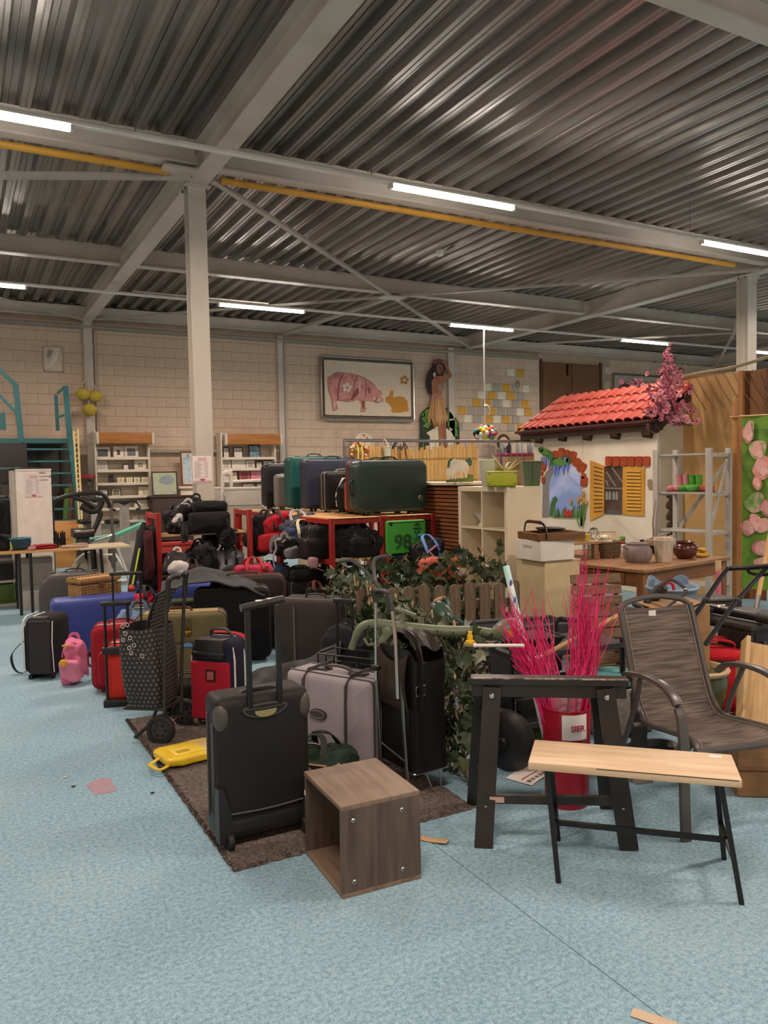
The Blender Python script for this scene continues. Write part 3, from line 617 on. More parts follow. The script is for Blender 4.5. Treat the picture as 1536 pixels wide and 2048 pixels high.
# red bucket of pink twigs
bc = Vector((2.46, 2.79, 0))
t = thing('bucket', 'tall red plastic bucket holding bright pink twigs, behind the trestle', 'bucket', bc, 0)
obj('body', MB().lathe([(.0, .0), (.094, .0), (.1, .01), (.106, .23), (.112, .455), (.115, .457), (.114, .462), (.107, .46), (.1, .23), (.09, .015), (0, .012)], 36), plas('a01427', .28), t)
vd = Vector((-bc.x, -bc.y, 0)).normalized(); va = math.degrees(math.atan2(vd.y, vd.x))
lb = MB().surf(lambda a, b: ((.1135)*math.cos(rad(va-10+62*a)), (.1135)*math.sin(rad(va-10+62*a)), .33+.115*b), 12, 2, .0012)
lo_ = obj('label', lb, plas('eee6e0', .5), t)
ta = rad(va+26); tx = text('lettering', 'SIER', .038, plas('b0263c'), lo_, (.1165*math.cos(ta), .1165*math.sin(ta), .383), (90, 0, va+26+90), bold=.0008)
def twig_bundle(label, base, tips, n, seed, cols):
    t = thing('twig_bundle', label, 'twigs', base, 0)
    rr = random.Random(seed); ms = [MB(), MB()]
    for i in range(n):
        tip = rr.choice(tips); tp = Vector(tip)-Vector(base)+Vector((rr.gauss(0, .028), rr.gauss(0, .028), rr.gauss(-.06, .07)))
        b0 = Vector((rr.gauss(0, .022), rr.gauss(0, .022), rr.uniform(.03, .06))); b1 = Vector((rr.gauss(0, .026)+tp.x*.24, rr.gauss(0, .026)+tp.y*.24, .47))
        pts = smooth([b0, b1, b1.lerp(tp, .35)+Vector((rr.gauss(0, .010), rr.gauss(0, .010), 0)), b1.lerp(tp, .7)+Vector((rr.gauss(0, .014), rr.gauss(0, .014), 0)), tp], 5)
        pts = [p+Vector((rr.gauss(0, .003), rr.gauss(0, .003), 0)) for p in pts]; k = len(pts)
        m = ms[i % 2]; m.tube(pts, [.0042*(1-.68*j/k) for j in range(k)], 4)
        for s_ in range(rr.choice((0, 0, 1))):
            j = rr.randint(k//2, k-3); d = Vector((rr.gauss(0, .03), rr.gauss(0, .03), rr.uniform(.06, .16)))
            m.tube([pts[j], pts[j]+d*.45+Vector((rr.gauss(0, .008), rr.gauss(0, .008), 0)), pts[j]+d], [.0018, .0015, .0009], 3)
    obj('twigs', ms[0], mat(cols[0], 'plain', .5), t, kind='stuff'); obj('twigs', ms[1], mat(cols[1], 'plain', .5), t, kind='stuff')
    sl = MB().surf(lambda a, b: ((.03+.014*b+.006*math.sin(a*19))*math.cos(2*PI*a), (.03+.014*b+.006*math.cos(a*23))*math.sin(2*PI*a), .40+.17*b+.02*math.sin(a*12)*b), 22, 5)
    obj('plastic_sleeve', sl, mat('d8c6cc', 'film', .15, alpha=.35), t)
def W_(u, v, s): return at(u, v, s)
twig_bundle('bundle of pink painted twigs fanning left in the red bucket', bc+Vector((-.035, .01, .0)), [W_(1012, 1215, 3.75), W_(1024, 1200, 3.8), W_(1030, 1225, 3.7), W_(1075, 1215, 3.85), W_(1082, 1240, 3.9), W_(1020, 1250, 3.7)], 105, 1, ('e8287a', 'cf1860'))
twig_bundle('taller bundle of pink painted twigs standing upright in the red bucket', bc+Vector((.04, -.01, .0)), [W_(1186, 1150, 3.75), W_(1180, 1140, 3.8), W_(1216, 1150, 3.7), W_(1152, 1155, 3.8), W_(1190, 1190, 3.7), W_(1155, 1200, 3.75)], 90, 2, ('e62474', 'c9165c'))
a_, b_ = W_(1120, 1425, 3.62), W_(1012, 1132, 3.98); b0 = bc+Vector((-.01, .05, .04))
t = thing('paper_roll', 'long thin roll of pale blue flowered wrapping paper leaning in the bucket', 'roll', b0)
dv = Vector((b_.x, b_.y, b_.z))-b0; pr = [Vector((0, 0, 0)), dv*.98, dv]
obj('roll', MB().tube([dv*0, dv], .017, 14), mat('9fd0d0', 'art', .5, 'e8e6dc', 9), t)
for k, c in ((.62, '5a5fa8'), (.70, 'd8c25a'), (.84, '4c78b8'), (.92, '6a5aa0')):
    p = dv*k-Vector((.0, .016, 0)); obj('flower_print', MB().ball((p.x-.006, p.y, p.z), .012, 8, 6, sc=(.8, .4, 1.6)), plas(c, .6), t)
# garden chair
CH = Vector((2.665, 2.246, 0)); wv = Vector((.97, -.24, 0)).normalized(); ca = math.degrees(math.atan2(wv.y, wv.x))
t = thing('garden_chair', 'dark grey metal garden armchair with brown mesh sling seat', 'chair', CH, ca)
m_fr = mat('54504c', 'plain', .32, '4a4643', 5); CW = .46                     # local x to the right, front is -y
prof = smooth([(0, -.015, .375), (0, .04, .405), (0, .20, .39), (0, .36, .375), (0, .435, .42), (0, .49, .54), (0, .545, .70), (0, .61, .875)], 6)
def wprof(i): k = i/(len(prof)-1); return CW*(1-.06*k)
sl = MB().surf(lambda a, b: (lambda p, k: (.03+a*(wprof(k)-.06)+ (CW-wprof(k))/2, p.y+.0, p.z-.012*math.sin(PI*a)))(prof[min(len(prof)-1, int(b*(len(prof)-1)+.5))], int(b*(len(prof)-1)+.5)), 10, len(prof)-1, .0015)
obj('sling', sl, mat('75675c', 'mesh', .75, '443b35', 2.6, alpha=.86), t)
for sx in (0, 1):
    rl = [(((CW-wprof(i))/2+.018) if not sx else (CW-(CW-wprof(i))/2-.018), p.y, p.z) for i, p in enumerate(prof)]
    obj('side_rail', MB().tube(rl, .014, 8), m_fr, t)
    sm = [(x+(.022 if not sx else -.022), y, z+.003) for x, y, z in rl]; obj('seam', MB().strap(sm, .006, .003, up=(1, 0, 0)), mat('8f8073', 'plain', .7), t)
    x = -.045 if not sx else CW+.045
    arm = smooth([(x*.6+(.02 if not sx else .18), .475, .555), (x, .42, .60), (x, .25, .625), (x, .10, .605), (x, .02, .53), (x, -.005, .40), (x, -.01, .2), (x, -.02, 0)], 7)
    obj('arm', MB().sweep(arm, [(-.009, -.021), (.009, -.021), (.012, -.012), (.012, .012), (.009, .021), (-.009, .021), (-.012, 0)], up=(0, .6, .8)), m_fr, t)
    obj('rear_leg', MB().tube(smooth([(x, .31, .618), (x+(.012 if not sx else -.012), .36, .5), (x+(.012 if not sx else -.012), .42, .36), (x, .58, .0)], 6), .012, 8), m_fr, t)
    obj('screw', MB().ball((x-.0, -.024, .30), .006, 8, 5), m_chrome, t)
    obj('seat_bracket', MB().tube([(x, 0, .36), (.02 if not sx else CW-.02, .03, .385)], .011, 8), m_fr, t)
top = prof[-1]; bx0, bx1 = (CW-wprof(len(prof)-1))/2+.018, CW-(CW-wprof(len(prof)-1))/2-.018
obj('head_rail', MB().tube(smooth([(bx0, top.y, top.z-.01), (bx0+.05, top.y+.012, top.z+.022), ((bx0+bx1)/2, top.y+.02, top.z+.042), (bx1-.05, top.y+.012, top.z+.022), (bx1, top.y, top.z-.01)], 5), .014, 8).tube([(bx0, top.y-.004, top.z-.03), (bx1, top.y-.004, top.z-.03)], .008, 6), m_fr, t)
obj('front_rail', MB().tube([(.0, -.02, .372), (CW, -.02, .372)], .016, 8), m_fr, t); obj('rear_rail', MB().tube([(-.03, .40, .36), (CW+.03, .40, .36)], .011, 8), m_fr, t)
obj('label_tag', MB().rb(.185, .596, .815, .225, .602, .852, .001, 1), m_white, t)
# ------------------------------------------------------------------ luggage on the floor
RUGZ = .016
# grey soft suitcase with straps
t = suitcase('suitcase', 'light grey soft suitcase with dark grey straps behind the big black suitcase', 'suitcase', (1.735, 3.735, RUGZ), -63, .56, .22, .50, 'a29aa0', 'soft', color2='8d858c', rc=.03, trim='4a4546', straps='4b4547', wheels=False)
obj('emblem_patch', MB().prism([(.055*math.cos(rad(a))-.04, .30+.028*math.sin(rad(a))) for a in range(0, 360, 20)], -.135, -.12), plas('3d3839', .5), t)
obj('emblem_ring', MB().tube([(.045*math.cos(rad(a))-.04, -.136, .30+.02*math.sin(rad(a))) for a in range(0, 360, 20)], .003, 5, True), plas('6a6466', .4), t)
obj('top_buckle', MB().rb(-.16, -.03, .50, -.06, .03, .512, .004).rb(.08, -.03, .50, .18, .03, .512, .004), plas('3a3637', .4), t)
# green travel bag
t = duffel('travel_bag', 'dark green travel bag with tan piping, lying in front of the grey suitcase', (1.52, 3.52, RUGZ), (0, 0, -50), .36, .24, .21, '26382c', '171c18', seed=4)
obj('lid_piping', MB().tube([(.15*math.cos(rad(a))**1, -.09+.03*math.sin(rad(a)), .155+.01*math.cos(rad(3*a))) for a in range(0, 360, 20)], .005, 6, True), plas('b08a5e', .6), t)
obj('end_pocket', MB().rb(-.12, -.15, .07, .12, -.09, .17, .02, 3), fab('223327'), t); obj('end_piping', MB().tube([(-.11, -.148, .168), (.11, -.148, .168)], .005, 6), plas('b08a5e', .6), t)
# yellow bag
t = thing('tote_bag', 'flat yellow plastic bag with carry loops lying on the brown rug', 'bag', (1.08, 4.28, RUGZ), 8)
m_y = mat('e3c22c', 'plain', .35, 'd2ae1c', 6)
obj('body', MB().blob(.36, .26, .055, .4, .012, 5, 26, 12), m_y, t)
obj('front_pocket', MB().rb(-.12, -.09, .044, .05, .06, .060, .008, 2), mat('edd04a', 'plain', .3), t); obj('label_window', MB().box(-.10, -.07, .0605, -.03, -.03, .0615), plas('b9921c', .5), t)
obj('carry_loop', MB().strap(smooth([(-.15, -.09, .02), (-.22, -.12, .015), (-.25, -.07, .03), (-.235, -.02, .018), (-.16, .02, .03)], 5), .022, .004, up=(0, 0, 1)), m_y, t); obj('clear_panel', MB().rb(.03, -.10, .046, .16, .09, .058, .006), mat('f0e8c8', 'film', .1, alpha=.35), t)
# polka dot shopping trolley
ax = Vector((.62, .785, 0)).normalized(); TR = Vector((1.10, 4.75, 0)); ta_ = math.degrees(math.atan2(ax.y, ax.x))
t = thing('shopping_trolley', 'black shopping trolley with small white printed dots and two large wheels, at the rug edge', 'trolley', TR, ta_)
m_pd = mat('211e1e', 'plain', .6)
bw2, bd2 = .30, .24
_ar = []
for _i in range(2001):
    _a = 2*PI*_i/2000; _c, _s = math.cos(_a), math.sin(_a); _p = (bw2/2*math.copysign(abs(_c)**.35, _c), bd2/2*math.copysign(abs(_s)**.35, _s))
    _ar.append((0.0 if not _i else _ar[-1][0]+math.hypot(_p[0]-_ar[-1][1], _p[1]-_ar[-1][2]), *_p))
def arcl(a):
    q = (a % 1)*_ar[-1][0]; lo, hi = 0, 2000
    while hi-lo > 1:
        m_ = (lo+hi)//2
        if _ar[m_][0] <= q: lo = m_
        else: hi = m_
    k = (q-_ar[lo][0])/max(1e-9, _ar[hi][0]-_ar[lo][0]); return _ar[lo][1]+k*(_ar[hi][1]-_ar[lo][1]), _ar[lo][2]+k*(_ar[hi][2]-_ar[lo][2])
def tbag(a, b):
    z = .20+b*.47; px_, py_ = arcl(a)
    k = 1+.05*math.sin(PI*b)+.015*noise.noise(Vector((a*6, b*5, 2))); k *= (1-.12*max(0, .25-b)/.25)
    return (px_*k, .14+py_*k+.03*(b-.5), z+.012*noise.noise(Vector((a*9, b*3, 7)))*b)
b_ = obj('bag', MB().surf(tbag, 48, 16).box(-bw2/2*.86, .14-bd2/2*.86, .2, bw2/2*.86, .14+bd2/2*.86, .205), m_pd, t)
dm = MB(); dm.flat = True
for i in range(34):
    for j in range(18):
        a, b = (i+.5*(j % 2))/34, (j+.5)/18
        P0 = Vector(tbag(a, b)); P1 = Vector(tbag(a+.003, b)); P2 = Vector(tbag(a, b+.006)); eu = (P1-P0).normalized(); ev = (P2-P0).normalized(); nn = eu.cross(ev).normalized()
        for du, dv in ((-.0036, -.0036), (.0036, -.0036), (-.0036, .0036), (.0036, .0036)):
            c = P0+eu*du+ev*dv+nn*.0012; r0 = .0014
            dm.add([c-eu*r0-ev*r0, c+eu*r0-ev*r0, c+eu*r0+ev*r0, c-eu*r0+ev*r0], [(0, 1, 2, 3)])
obj('printed_dots', dm, plas('d9d2c8', .7), b_, kind='stuff')
rg_ = MB(); rr = random.Random(2)
for i in range(9):
    c = Vector((-bw2/2*1.03-.004, .10+.13*rr.random(), .50+.2*rr.random())); rg_.tube([(c.x, c.y+.011*math.cos(rad(q)), c.z+.011*math.sin(rad(q))) for q in range(0, 360, 30)], .0022, 4, True)
obj('printed_rings', rg_, plas('cfc8be', .7), b_, kind='stuff')
obj('flap', MB().surf(lambda a, b: (-.13+.26*a, .10-.09*b+.02*math.sin(b*3), .60+.29*b-.03*abs(a-.5)), 8, 8, .006), m_pd, t)
fd = MB(); fd.flat = True
for i in range(9):
    for j in range(11):
        for du, dz in ((-.004, -.004), (.004, -.004), (-.004, .004), (.004, .004)):
            x, b = -.10+.025*i+(.012 if j % 2 else 0)+du, .05+j*.085; y = .10-.09*b+.02*math.sin(b*3)
            for yo in (-.009, .009): fd.add([(x-.0016, y+yo, .60+.29*b+dz-.0016), (x+.0016, y+yo, .60+.29*b+dz-.0016), (x+.0016, y+yo, .60+.29*b+dz+.0016), (x-.0016, y+yo, .60+.29*b+dz+.0016)], [(0, 1, 2, 3)])
obj('flap_dots', fd, plas('d9d2c8', .7), t, kind='stuff')
for sx in (-1, 1):
    obj('frame_tube', MB().tube(smooth([(sx*.12, .0, .10), (sx*.12, -.01, .4), (sx*.12, -.03, .70), (sx*.12, -.05, .90)], 4), .011, 8), plas('34302e', .35), t)
    obj('handle', MB().tube(smooth([(sx*.12, -.045, .84), (sx*.12, -.05, .93), (sx*.115, -.06, .965), (sx*.06, -.075, .975), (sx*.035, -.078, .965)], 5), .017, 8), plas('262322', .5), t)
    w_ = obj('wheel', wheel(.086, .04, 'x', True), m_rub, t, (sx*.17, 0, .086))
    obj('hub', MB().lathe([(0, -.012), (.055, -.014), (.060, -.01), (.060, .01), (.055, .014), (0, .012)], 20, Matrix.Rotation(PI/2, 4, 'Y')), plas('33302e', .4), w_)
    for k in range(6): obj('hub_hole', MB().lathe([(0, -.017), (.009, -.017), (.009, .017), (0, .017)], 10, Tm((0, .034*math.cos(rad(60*k)), .034*math.sin(rad(60*k))), (0, 90, 0))), plas('0f0e0e'), w_)
    obj('front_foot', MB().tube(smooth([(sx*.1, .05, .20), (sx*.10, .10, .10), (sx*.09, .20, .012), (sx*.03, .22, .012)], 4), .010, 8), plas('262322', .4), t)
obj('axle', MB().tube([(-.17, 0, .086), (.17, 0, .086)], .007, 8), m_chrome, t); obj('base_frame', MB().tube([(-.12, 0, .19), (.12, 0, .19), (.12, .25, .19), (-.12, .25, .19)], .009, 8, True).tube([(-.12, 0, .15), (-.05, -.08, .13), (.06, -.08, .13)], .004, 6), plas('34302e', .35), t)
# red and navy wheeled bag
RN = thing('wheeled_bag', 'navy and red wheeled bag with white piping and stubby handle box, on the far rug', 'bag', (1.43, 4.82, RUGZ), -48)
mr_, mn_ = fab('b01f33', '8e1526'), fab('1f2238', '151729')
obj('body', MB().slab(.30, .26, .50, .07, .04, bulge=.008, z0=.04), mn_, RN)
obj('front_panel', MB().slab(.27, .03, .36, .012, .012, z0=.045, T=Matrix.Translation((0, -.135, 0))), mr_, RN)
obj('panel_window', MB().box(-.02, -.158, .29, .045, -.150, .36), plas('2a1214', .4), RN); obj('panel_print', MB().box(-.01, -.160, .30, .035, -.158, .35), plas('a85a60', .6), RN)
for y, c in ((-.10, 'e9e2dc'), (.02, 'e9e2dc')):
    obj('piping', MB().tube([(.152, y, .05), (.152, y, .42), (.14, y, .49), (.09, y, .535), (-.09, y, .535), (-.14, y, .49), (-.152, y, .42), (-.152, y, .05)], .006, 6), plas(c), RN)
obj('red_band', MB().sweep(smooth([(.150, .075, .06), (.150, .075, .42), (.13, .075, .51), (.06, .075, .545), (-.1, .075, .545)], 4), [(-.004, -.03), (.004, -.03), (.004, .03), (-.004, .03)], up=(0, 1, 0)) if False else MB().strap(smooth([(.153, .075, .06), (.153, .075, .42), (.135, .075, .51), (.06, .075, .545), (-.1, .075, .545)], 4), .05, .006, up=(0.7, 0, 0.7)), mr_, RN)
obj('handle_box', MB().rb(-.10, -.15, .42, .10, -.05, .545, .012).rb(-.115, -.165, .445, .115, -.14, .47, .008), plas('262424', .4), RN)
obj('carry_handle', MB().strap(smooth([(-.07, 0, .535), (-.06, 0, .575), (.03, 0, .585), (.08, .01, .54)], 5), .03, .008, up=(0, 0, 1)), plas('2f2d2b', .6), RN)
for sx in (-1, 1): obj('wheel', wheel(.03, .03), mat('6a5d52', 'plain', .6), RN, (sx*.11, -.12, .03))
obj('base_plate', MB().rb(-.14, -.13, .03, .14, .12, .06, .01), m_blk, RN); obj('rest_foot', MB().rb(-.1, .09, 0, .1, .12, .035, .005), m_blk, RN)
# black sports trolley bag with white piping
t = thing('sports_bag', 'black sports trolley bag with white piping, leftmost bag standing on the blue carpet', 'bag', (.60, 6.78, 0), -30)
obj('body', MB().slab(.22, .36, .46, .06, .05, bulge=.006, z0=.03), fab('171315', '100e0f'), t)
obj('side_panel', MB().slab(.17, .03, .40, .05, .014, z0=.04, T=Tm((-.115, 0, 0), (0, 0, -90)) @ Matrix.Diagonal((1.7, 1, 1, 1))), fab('131213'), t)
for x in (-.125, -.06): obj('piping', MB().tube([(x, -.16, .05), (x, -.178, .3), (x, -.15, .46), (x, -.09, .49), (x, .09, .49), (x, .16, .44), (x, .178, .1)], .005, 6), plas('e6dfd8'), t)
obj('piping', MB().tube([(.112, -.16, .06), (.112, -.178, .3), (.112, -.16, .46)], .005, 6), plas('e6dfd8'), t)
obj('top_handle', MB().rb(-.05, -.19, .42, .08, -.12, .495, .012).tube([(-.04, -.195, .46), (.07, -.195, .46)], .01, 8), m_blk2, t)
obj('back_plate', MB().slab(.17, .02, .42, .02, .008, z0=.05, T=Matrix.Translation((.02, -.185, 0))), mat('221a1a', 'plain', .5), t)
obj('shoulder_strap', MB().strap(smooth([(-.13, .05, .30), (-.22, .03, .26), (-.30, 0, .16), (-.27, -.02, .05), (-.20, -.02, .02), (-.14, .0, .08)], 6), .02, .006, up=(0, 0, 1)), m_blk2, t)
for sy in (-1, 1): obj('wheel', wheel(.03, .02), m_rub, t, (.09, sy*.13, .03))
obj('foot', MB().rb(-.1, -.15, 0, -.07, .15, .035, .006), m_blk, t)
# pink child's backpack
t = backpack('backpack', 'small pink child backpack with a yellow flower, on blue carpet beside red case', (.735, 6.36, 0), (0, 0, -25), .20, .15, .345, 'e07a9c', 'd0648a', 'e58aa8', seed=3)
obj('flower', MB().ball((-.02, -.165, .20), .028, 10, 8, sc=(1, .35, 1)), plas('e0a21e', .5), t); obj('flower_leaf', MB().ball((-.02, -.10, .315), .016, 8, 6, sc=(2, .6, .6)), plas('d8982a', .6), t)
# red cases
suitcase('suitcase', 'dark red soft suitcase with pale zip, between the pink backpack and bright red case', 'suitcase', (1.03, 6.02, 0), -14, .40, .22, .49, 'a3202f', 'soft', color2='87131f', rc=.06, trim='7a141d', pocket=True, side_handle=True)
t = suitcase('trolley_case', 'bright orange-red upright cabin case with black tube frame and long pull handle', 'suitcase', (1.02, 5.66, 0), -18, .29, .19, .42, 'cf3a30', 'soft', color2='b52c25', rc=.045, trim='2a1a18', handle=None, wheels=True)
for sx in (-.075, .075): obj('frame_tube', MB().tube([(sx-.06, -.125, .02), (sx-.06, -.125, .70)], .010, 8), m_blk, t)
obj('frame_grip', MB().rb(-.16, -.143, .69, .04, -.108, .725, .012), m_blk, t); obj('frame_bracket', MB().rb(-.16, -.137, .36, .04, -.097, .41, .008), m_blk, t); obj('frame_foot', MB().rb(-.16, -.15, 0, .04, -.09, .05, .008), m_blk, t)
for sx in (-.08, .10): obj('pull_tube', MB().tube([(sx, -.10, .40), (sx, -.10, .90)], .007, 8), m_blk, t)
obj('pull_grip', MB().rb(-.10, -.115, .895, .12, -.085, .92, .010), m_blk, t)
# olive suitcase
t = suitcase('suitcase', 'olive and tan soft suitcase with brass padlock and brown leather handle', 'suitcase', (1.46, 5.93, 0), -18, .66, .22, .545, '6f6748', 'soft', color2='5c5538', rc=.06, trim='4d4630', piping='4a432e', feet=False, handle=None)
obj('top_panel', MB().rb(-.27, -.085, .538, .27, .085, .549, .004), fab('9c8556', '86714a'), t)
obj('handle', MB().strap(smooth([(-.10, 0, .548), (-.07, 0, .575), (.05, 0, .575), (.08, 0, .548)], 5), .035, .01, up=(0, 0, 1)), mat('5a2a20', 'leather', .4), t)
obj('lock_tab', MB().rb(.02, -.128, .40, .08, -.115, .52, .006), fab('5a5236'), t); obj('padlock', MB().rb(.03, -.142, .385, .075, -.128, .42, .004).tube([(.037, -.135, .42), (.04, -.135, .45), (.065, -.135, .45), (.068, -.135, .42)], .004, 6), metal('b08a3e', .35), t)
obj('blue_sticker', MB().prism([(-.02, .30), (.08, .30), (.085, .315), (.06, .335), (.0, .33)], -.131, -.128), plas('5f8fc4', .6), t)
obj('seam_fold', MB().tube([(-.30, -.128, .34), (.0, -.132, .335), (.31, -.127, .345)], .004, 5), plas('4a432e'), t)
obj('webbing', MB().strap([(.22, -.124, .10), (.22, -.130, .3), (.22, -.124, .40)], .04, .006, up=(1, 0, 0)), fab('7f7652'), t); obj('leather_badge', MB().rb(.16, -.135, .36, .27, -.126, .385, .003), mat('6a3d22', 'leather', .5), t)
# dark suitcases behind
suitcase('suitcase', 'black fabric suitcase standing right behind the olive suitcase', 'suitcase', (2.02, 6.45, 0), -18, .62, .26, .62, '19181a', 'soft', color2='121113', rc=.06)
t = suitcase('suitcase', 'dark brown soft suitcase with leather-trimmed top and straps, at the red shelf', 'suitcase', (2.30, 6.86, 0), -18, .66, .26, .66, '3a322e', 'soft', color2='2e2724', rc=.07, piping='5a2f26', trim='4e2a22')
t = suitcase('suitcase', 'tall charcoal fabric suitcase with pale side piping, behind the black suitcase handle', 'suitcase', (2.43, 5.62, 0), -48, .58, .26, .60, '403a39', 'soft', color2='332e2d', rc=.05, piping='6b6462', trim='2b2726')
obj('zip_puller', MB().tube([(-.305, -.02+.018*math.cos(rad(a)), .38+.02*math.sin(rad(a))) for a in range(0, 360, 40)], .004, 5, True), m_chrome, t)
obj('front_strip', MB().box(-.13, -.147, .05, -.115, -.142, .55), plas('5e5856'), t)
duffel('travel_bag', 'dark green bag with cream stripe, half hidden at the left end of ivy trellis', (2.74, 5.62, 0), (0, 0, -60), .42, .26, .36, '2c4a3a', 'd8cf9a', seed=9)
suitcase('suitcase', 'red flat suitcase lying behind the charcoal suitcase', 'suitcase', (2.78, 6.35, 0), -10, .5, .2, .40, 'c23526', 'soft', rc=.05)
# jackets and backpack beside the grey case
t = thing('garment_bag', 'black garment bag slumped between charcoal suitcase and grey suitcase', 'bag', (1.88, 4.78, RUGZ), -38)
obj('body', MB().surf(lambda a, b: (-.34+.68*a, (b-.5)*(.42+.1*a), .03+.44*(.35+.65*a)*(1-abs(b-.5)*1.3)+.05*math.sin(a*7)*(1-a)+.03*noise.noise(Vector((a*5, b*6, 4)))), 26, 18, .02), mat('1b1a1a', 'leather', .5, bump=.1), t)
obj('zip', MB().tube([(-.30+.6*q/10, -.02-.03*math.sin(q), .08+.33*q/10*.95+.045*math.sin(q*.7)*(1-q/10)) for q in range(11)], .006, 6), m_zip, t)
obj('lining_edge', MB().tube(smooth([(-.2, -.18, .10), (0, -.17, .16), (.2, -.15, .22), (.32, -.13, .27)], 4), .005, 6), plas('8a8580'), t)
backpack('backpack', 'dark navy padded backpack between the black garment bag and ivy trellis', (2.20, 4.66, RUGZ), (-8, 0, -40), .38, .26, .54, '23242b', '1a1a1f', '2a2b33', seed=6)
duffel('holdall', 'khaki-lined black holdall on the floor behind the polka-dot trolley wheels', (1.30, 5.18, RUGZ), (0, 0, -20), .40, .22, .19, '2b2a24', seed=11)
# black leather shopper and folding luggage cart
t = thing('shopping_bag_cart', 'tall black leather shopper bag on a thin chrome wheel frame, against the ivy trellis', 'trolley', (1.955, 3.345, .0), 4)
mL = mat('1a1817', 'leather', .33, '151312', 3, bump=.12)
def lbag(a, b):
    ang = 2*PI*a+PI/4; c, s_ = math.cos(ang), math.sin(ang); e = .22; z = .12+.56*b
    k = 1-.03*math.sin(PI*b)+.012*noise.noise(Vector((a*5, b*4, 8)))
    return (.095*k*math.copysign(abs(c)**e, c)/.93, .15*k*math.copysign(abs(s_)**e, s_)/.93, z+(.03*b*math.cos(2*ang)))
obj('bag', MB().surf(lbag, 48, 14, .006).box(-.09, -.145, .12, .09, .145, .126), mL, t)
obj('flap', MB().surf(lambda a, b: (-.06+.15*a, .13-.25*b, .70+.07*math.sin(PI*b)+.02*math.sin(a*6)), 8, 10, .008), mat('2b2522', 'leather', .4), t)
obj('belt', MB().strap(smooth([(-.07, -.165, .42), (-.07, -.17, .55), (-.06, -.16, .66), (-.05, -.10, .745), (-.04, 0, .77)], 5), .045, .006, up=(1, 0, 0)), mat('241f1d', 'leather', .4), t)
obj('buckle', MB().tube([(-.095, -.172, .50), (-.045, -.172, .50), (-.045, -.172, .545), (-.095, -.172, .545)], .004, 6, True), m_chrome, t)
obj('pocket', MB().surf(lambda a, b: (-.112-.02*math.sin(PI*b), -.13+.26*a, .42+.27*b-.05*math.sin(PI*a)*b), 8, 8, .005), mat('3a2f28', 'leather', .4), t)
obj('wire_base', MB().tube([(-.10, -.15, .115), (.10, -.15, .115), (.10, .15, .115), (-.10, .15, .115)], .006, 6, True), m_chrome, t)
obj('wire_leg', MB().tube([(-.03, -.14, .115), (.01, -.16, .006), (.06, -.15, .006), (.055, -.14, .115)], .0045, 6), m_chrome, t)
t = thing('luggage_cart', 'chrome folding luggage cart with black crank handle and two curved grips', 'cart', (1.87, 3.47, .0), 0)
T0 = Vector((1.87, 3.47, 0))
def C_(u, v, s): return at(u, v, s)-T0
mt_ = metal('8d8882', .28)
obj('upright', MB().tube([C_(763, 1553, 3.92), C_(757, 1420, 3.9), C_(752, 1335, 3.88)], .0095, 8), mt_, t); obj('upright', MB().tube([C_(815, 1556, 3.78), C_(808, 1450, 3.77), C_(804, 1360, 3.76)], .0105, 8), mt_, t)
obj('slide_tube', MB().tube([C_(752, 1360, 3.87), C_(751, 1190, 3.87)], .007, 8), m_chrome, t); obj('slide_tube', MB().tube([C_(796, 1397, 3.74), C_(792, 1290, 3.75), C_(785, 1222, 3.77)], .010, 8), m_chrome, t)
obj('clamp', MB().rb(-.02, -.02, -.012, .02, .02, .012, .005, 2, Matrix.Translation(C_(752, 1335, 3.87))), m_blk, t)
obj('crank_handle', MB().tube(smooth([C_(751, 1205, 3.87), C_(751, 1184, 3.87), C_(765, 1182, 3.84), C_(777, 1190, 3.80), C_(784, 1222, 3.77)], 4), .013, 8), m_blk2, t)
obj('grip', MB().tube(smooth([C_(678, 1122, 4.05), C_(702, 1120, 4.0), C_(722, 1134, 3.96), C_(745, 1158, 3.9), C_(766, 1186, 3.84)], 5), [.012]*8+[.009]*13, 8), plas('4a4642', .4), t)
obj('grip', MB().tube(smooth([C_(776, 1112, 3.9), C_(758, 1115, 3.92), C_(748, 1124, 3.92), C_(748, 1146, 3.9), C_(752, 1165, 3.88), C_(766, 1184, 3.84)], 5), .010, 8), plas('4a4642', .4), t)
obj('fold_bar', MB().tube([C_(762, 1485, 3.91), C_(812, 1525, 3.79)], .006, 6), m_chrome, t)
pu = C_(763, 1553, 3.92); pv = C_(815, 1556, 3.78)
obj('base_bar', MB().tube([pu, (pu.x, pu.y, -T0.z+.02), (pv.x, pv.y, .02), pv], .008, 6), m_chrome, t)
# wire basket cart with pull handle behind the grey suitcase
t = thing('wire_basket_cart', 'black wire basket with thin telescopic handle, in front of the ivy trellis', 'cart', (2.06, 4.08, RUGZ), -58)
g_ = m_blk
for z in (.02, .12, .22, .32, .42, .50): obj('basket_wire', MB().tube([(-.22, -.15, z), (.22, -.15, z), (.22, .02, z), (-.22, .02, z)], .005, 6, True), g_, t)
vw = MB()
for k in range(9): vw.tube([(-.22+.055*k, -.15, 0.015), (-.22+.055*k, -.15, .50)], .0045, 5)
for k in range(9): vw.tube([(-.22+.055*k, -.15, 0.02), (-.22+.055*k, .02, 0.02)], .0045, 5)
obj('cross_wires', vw, g_, t, kind='stuff')
for x in (-.20, -.09): obj('pull_tube', MB().tube([(x, .03, .02), (x, .03, .78)], .008, 8), g_, t)
obj('pull_grip', MB().rb(-.22, .012, .77, -.07, .048, .80, .01), g_, t)
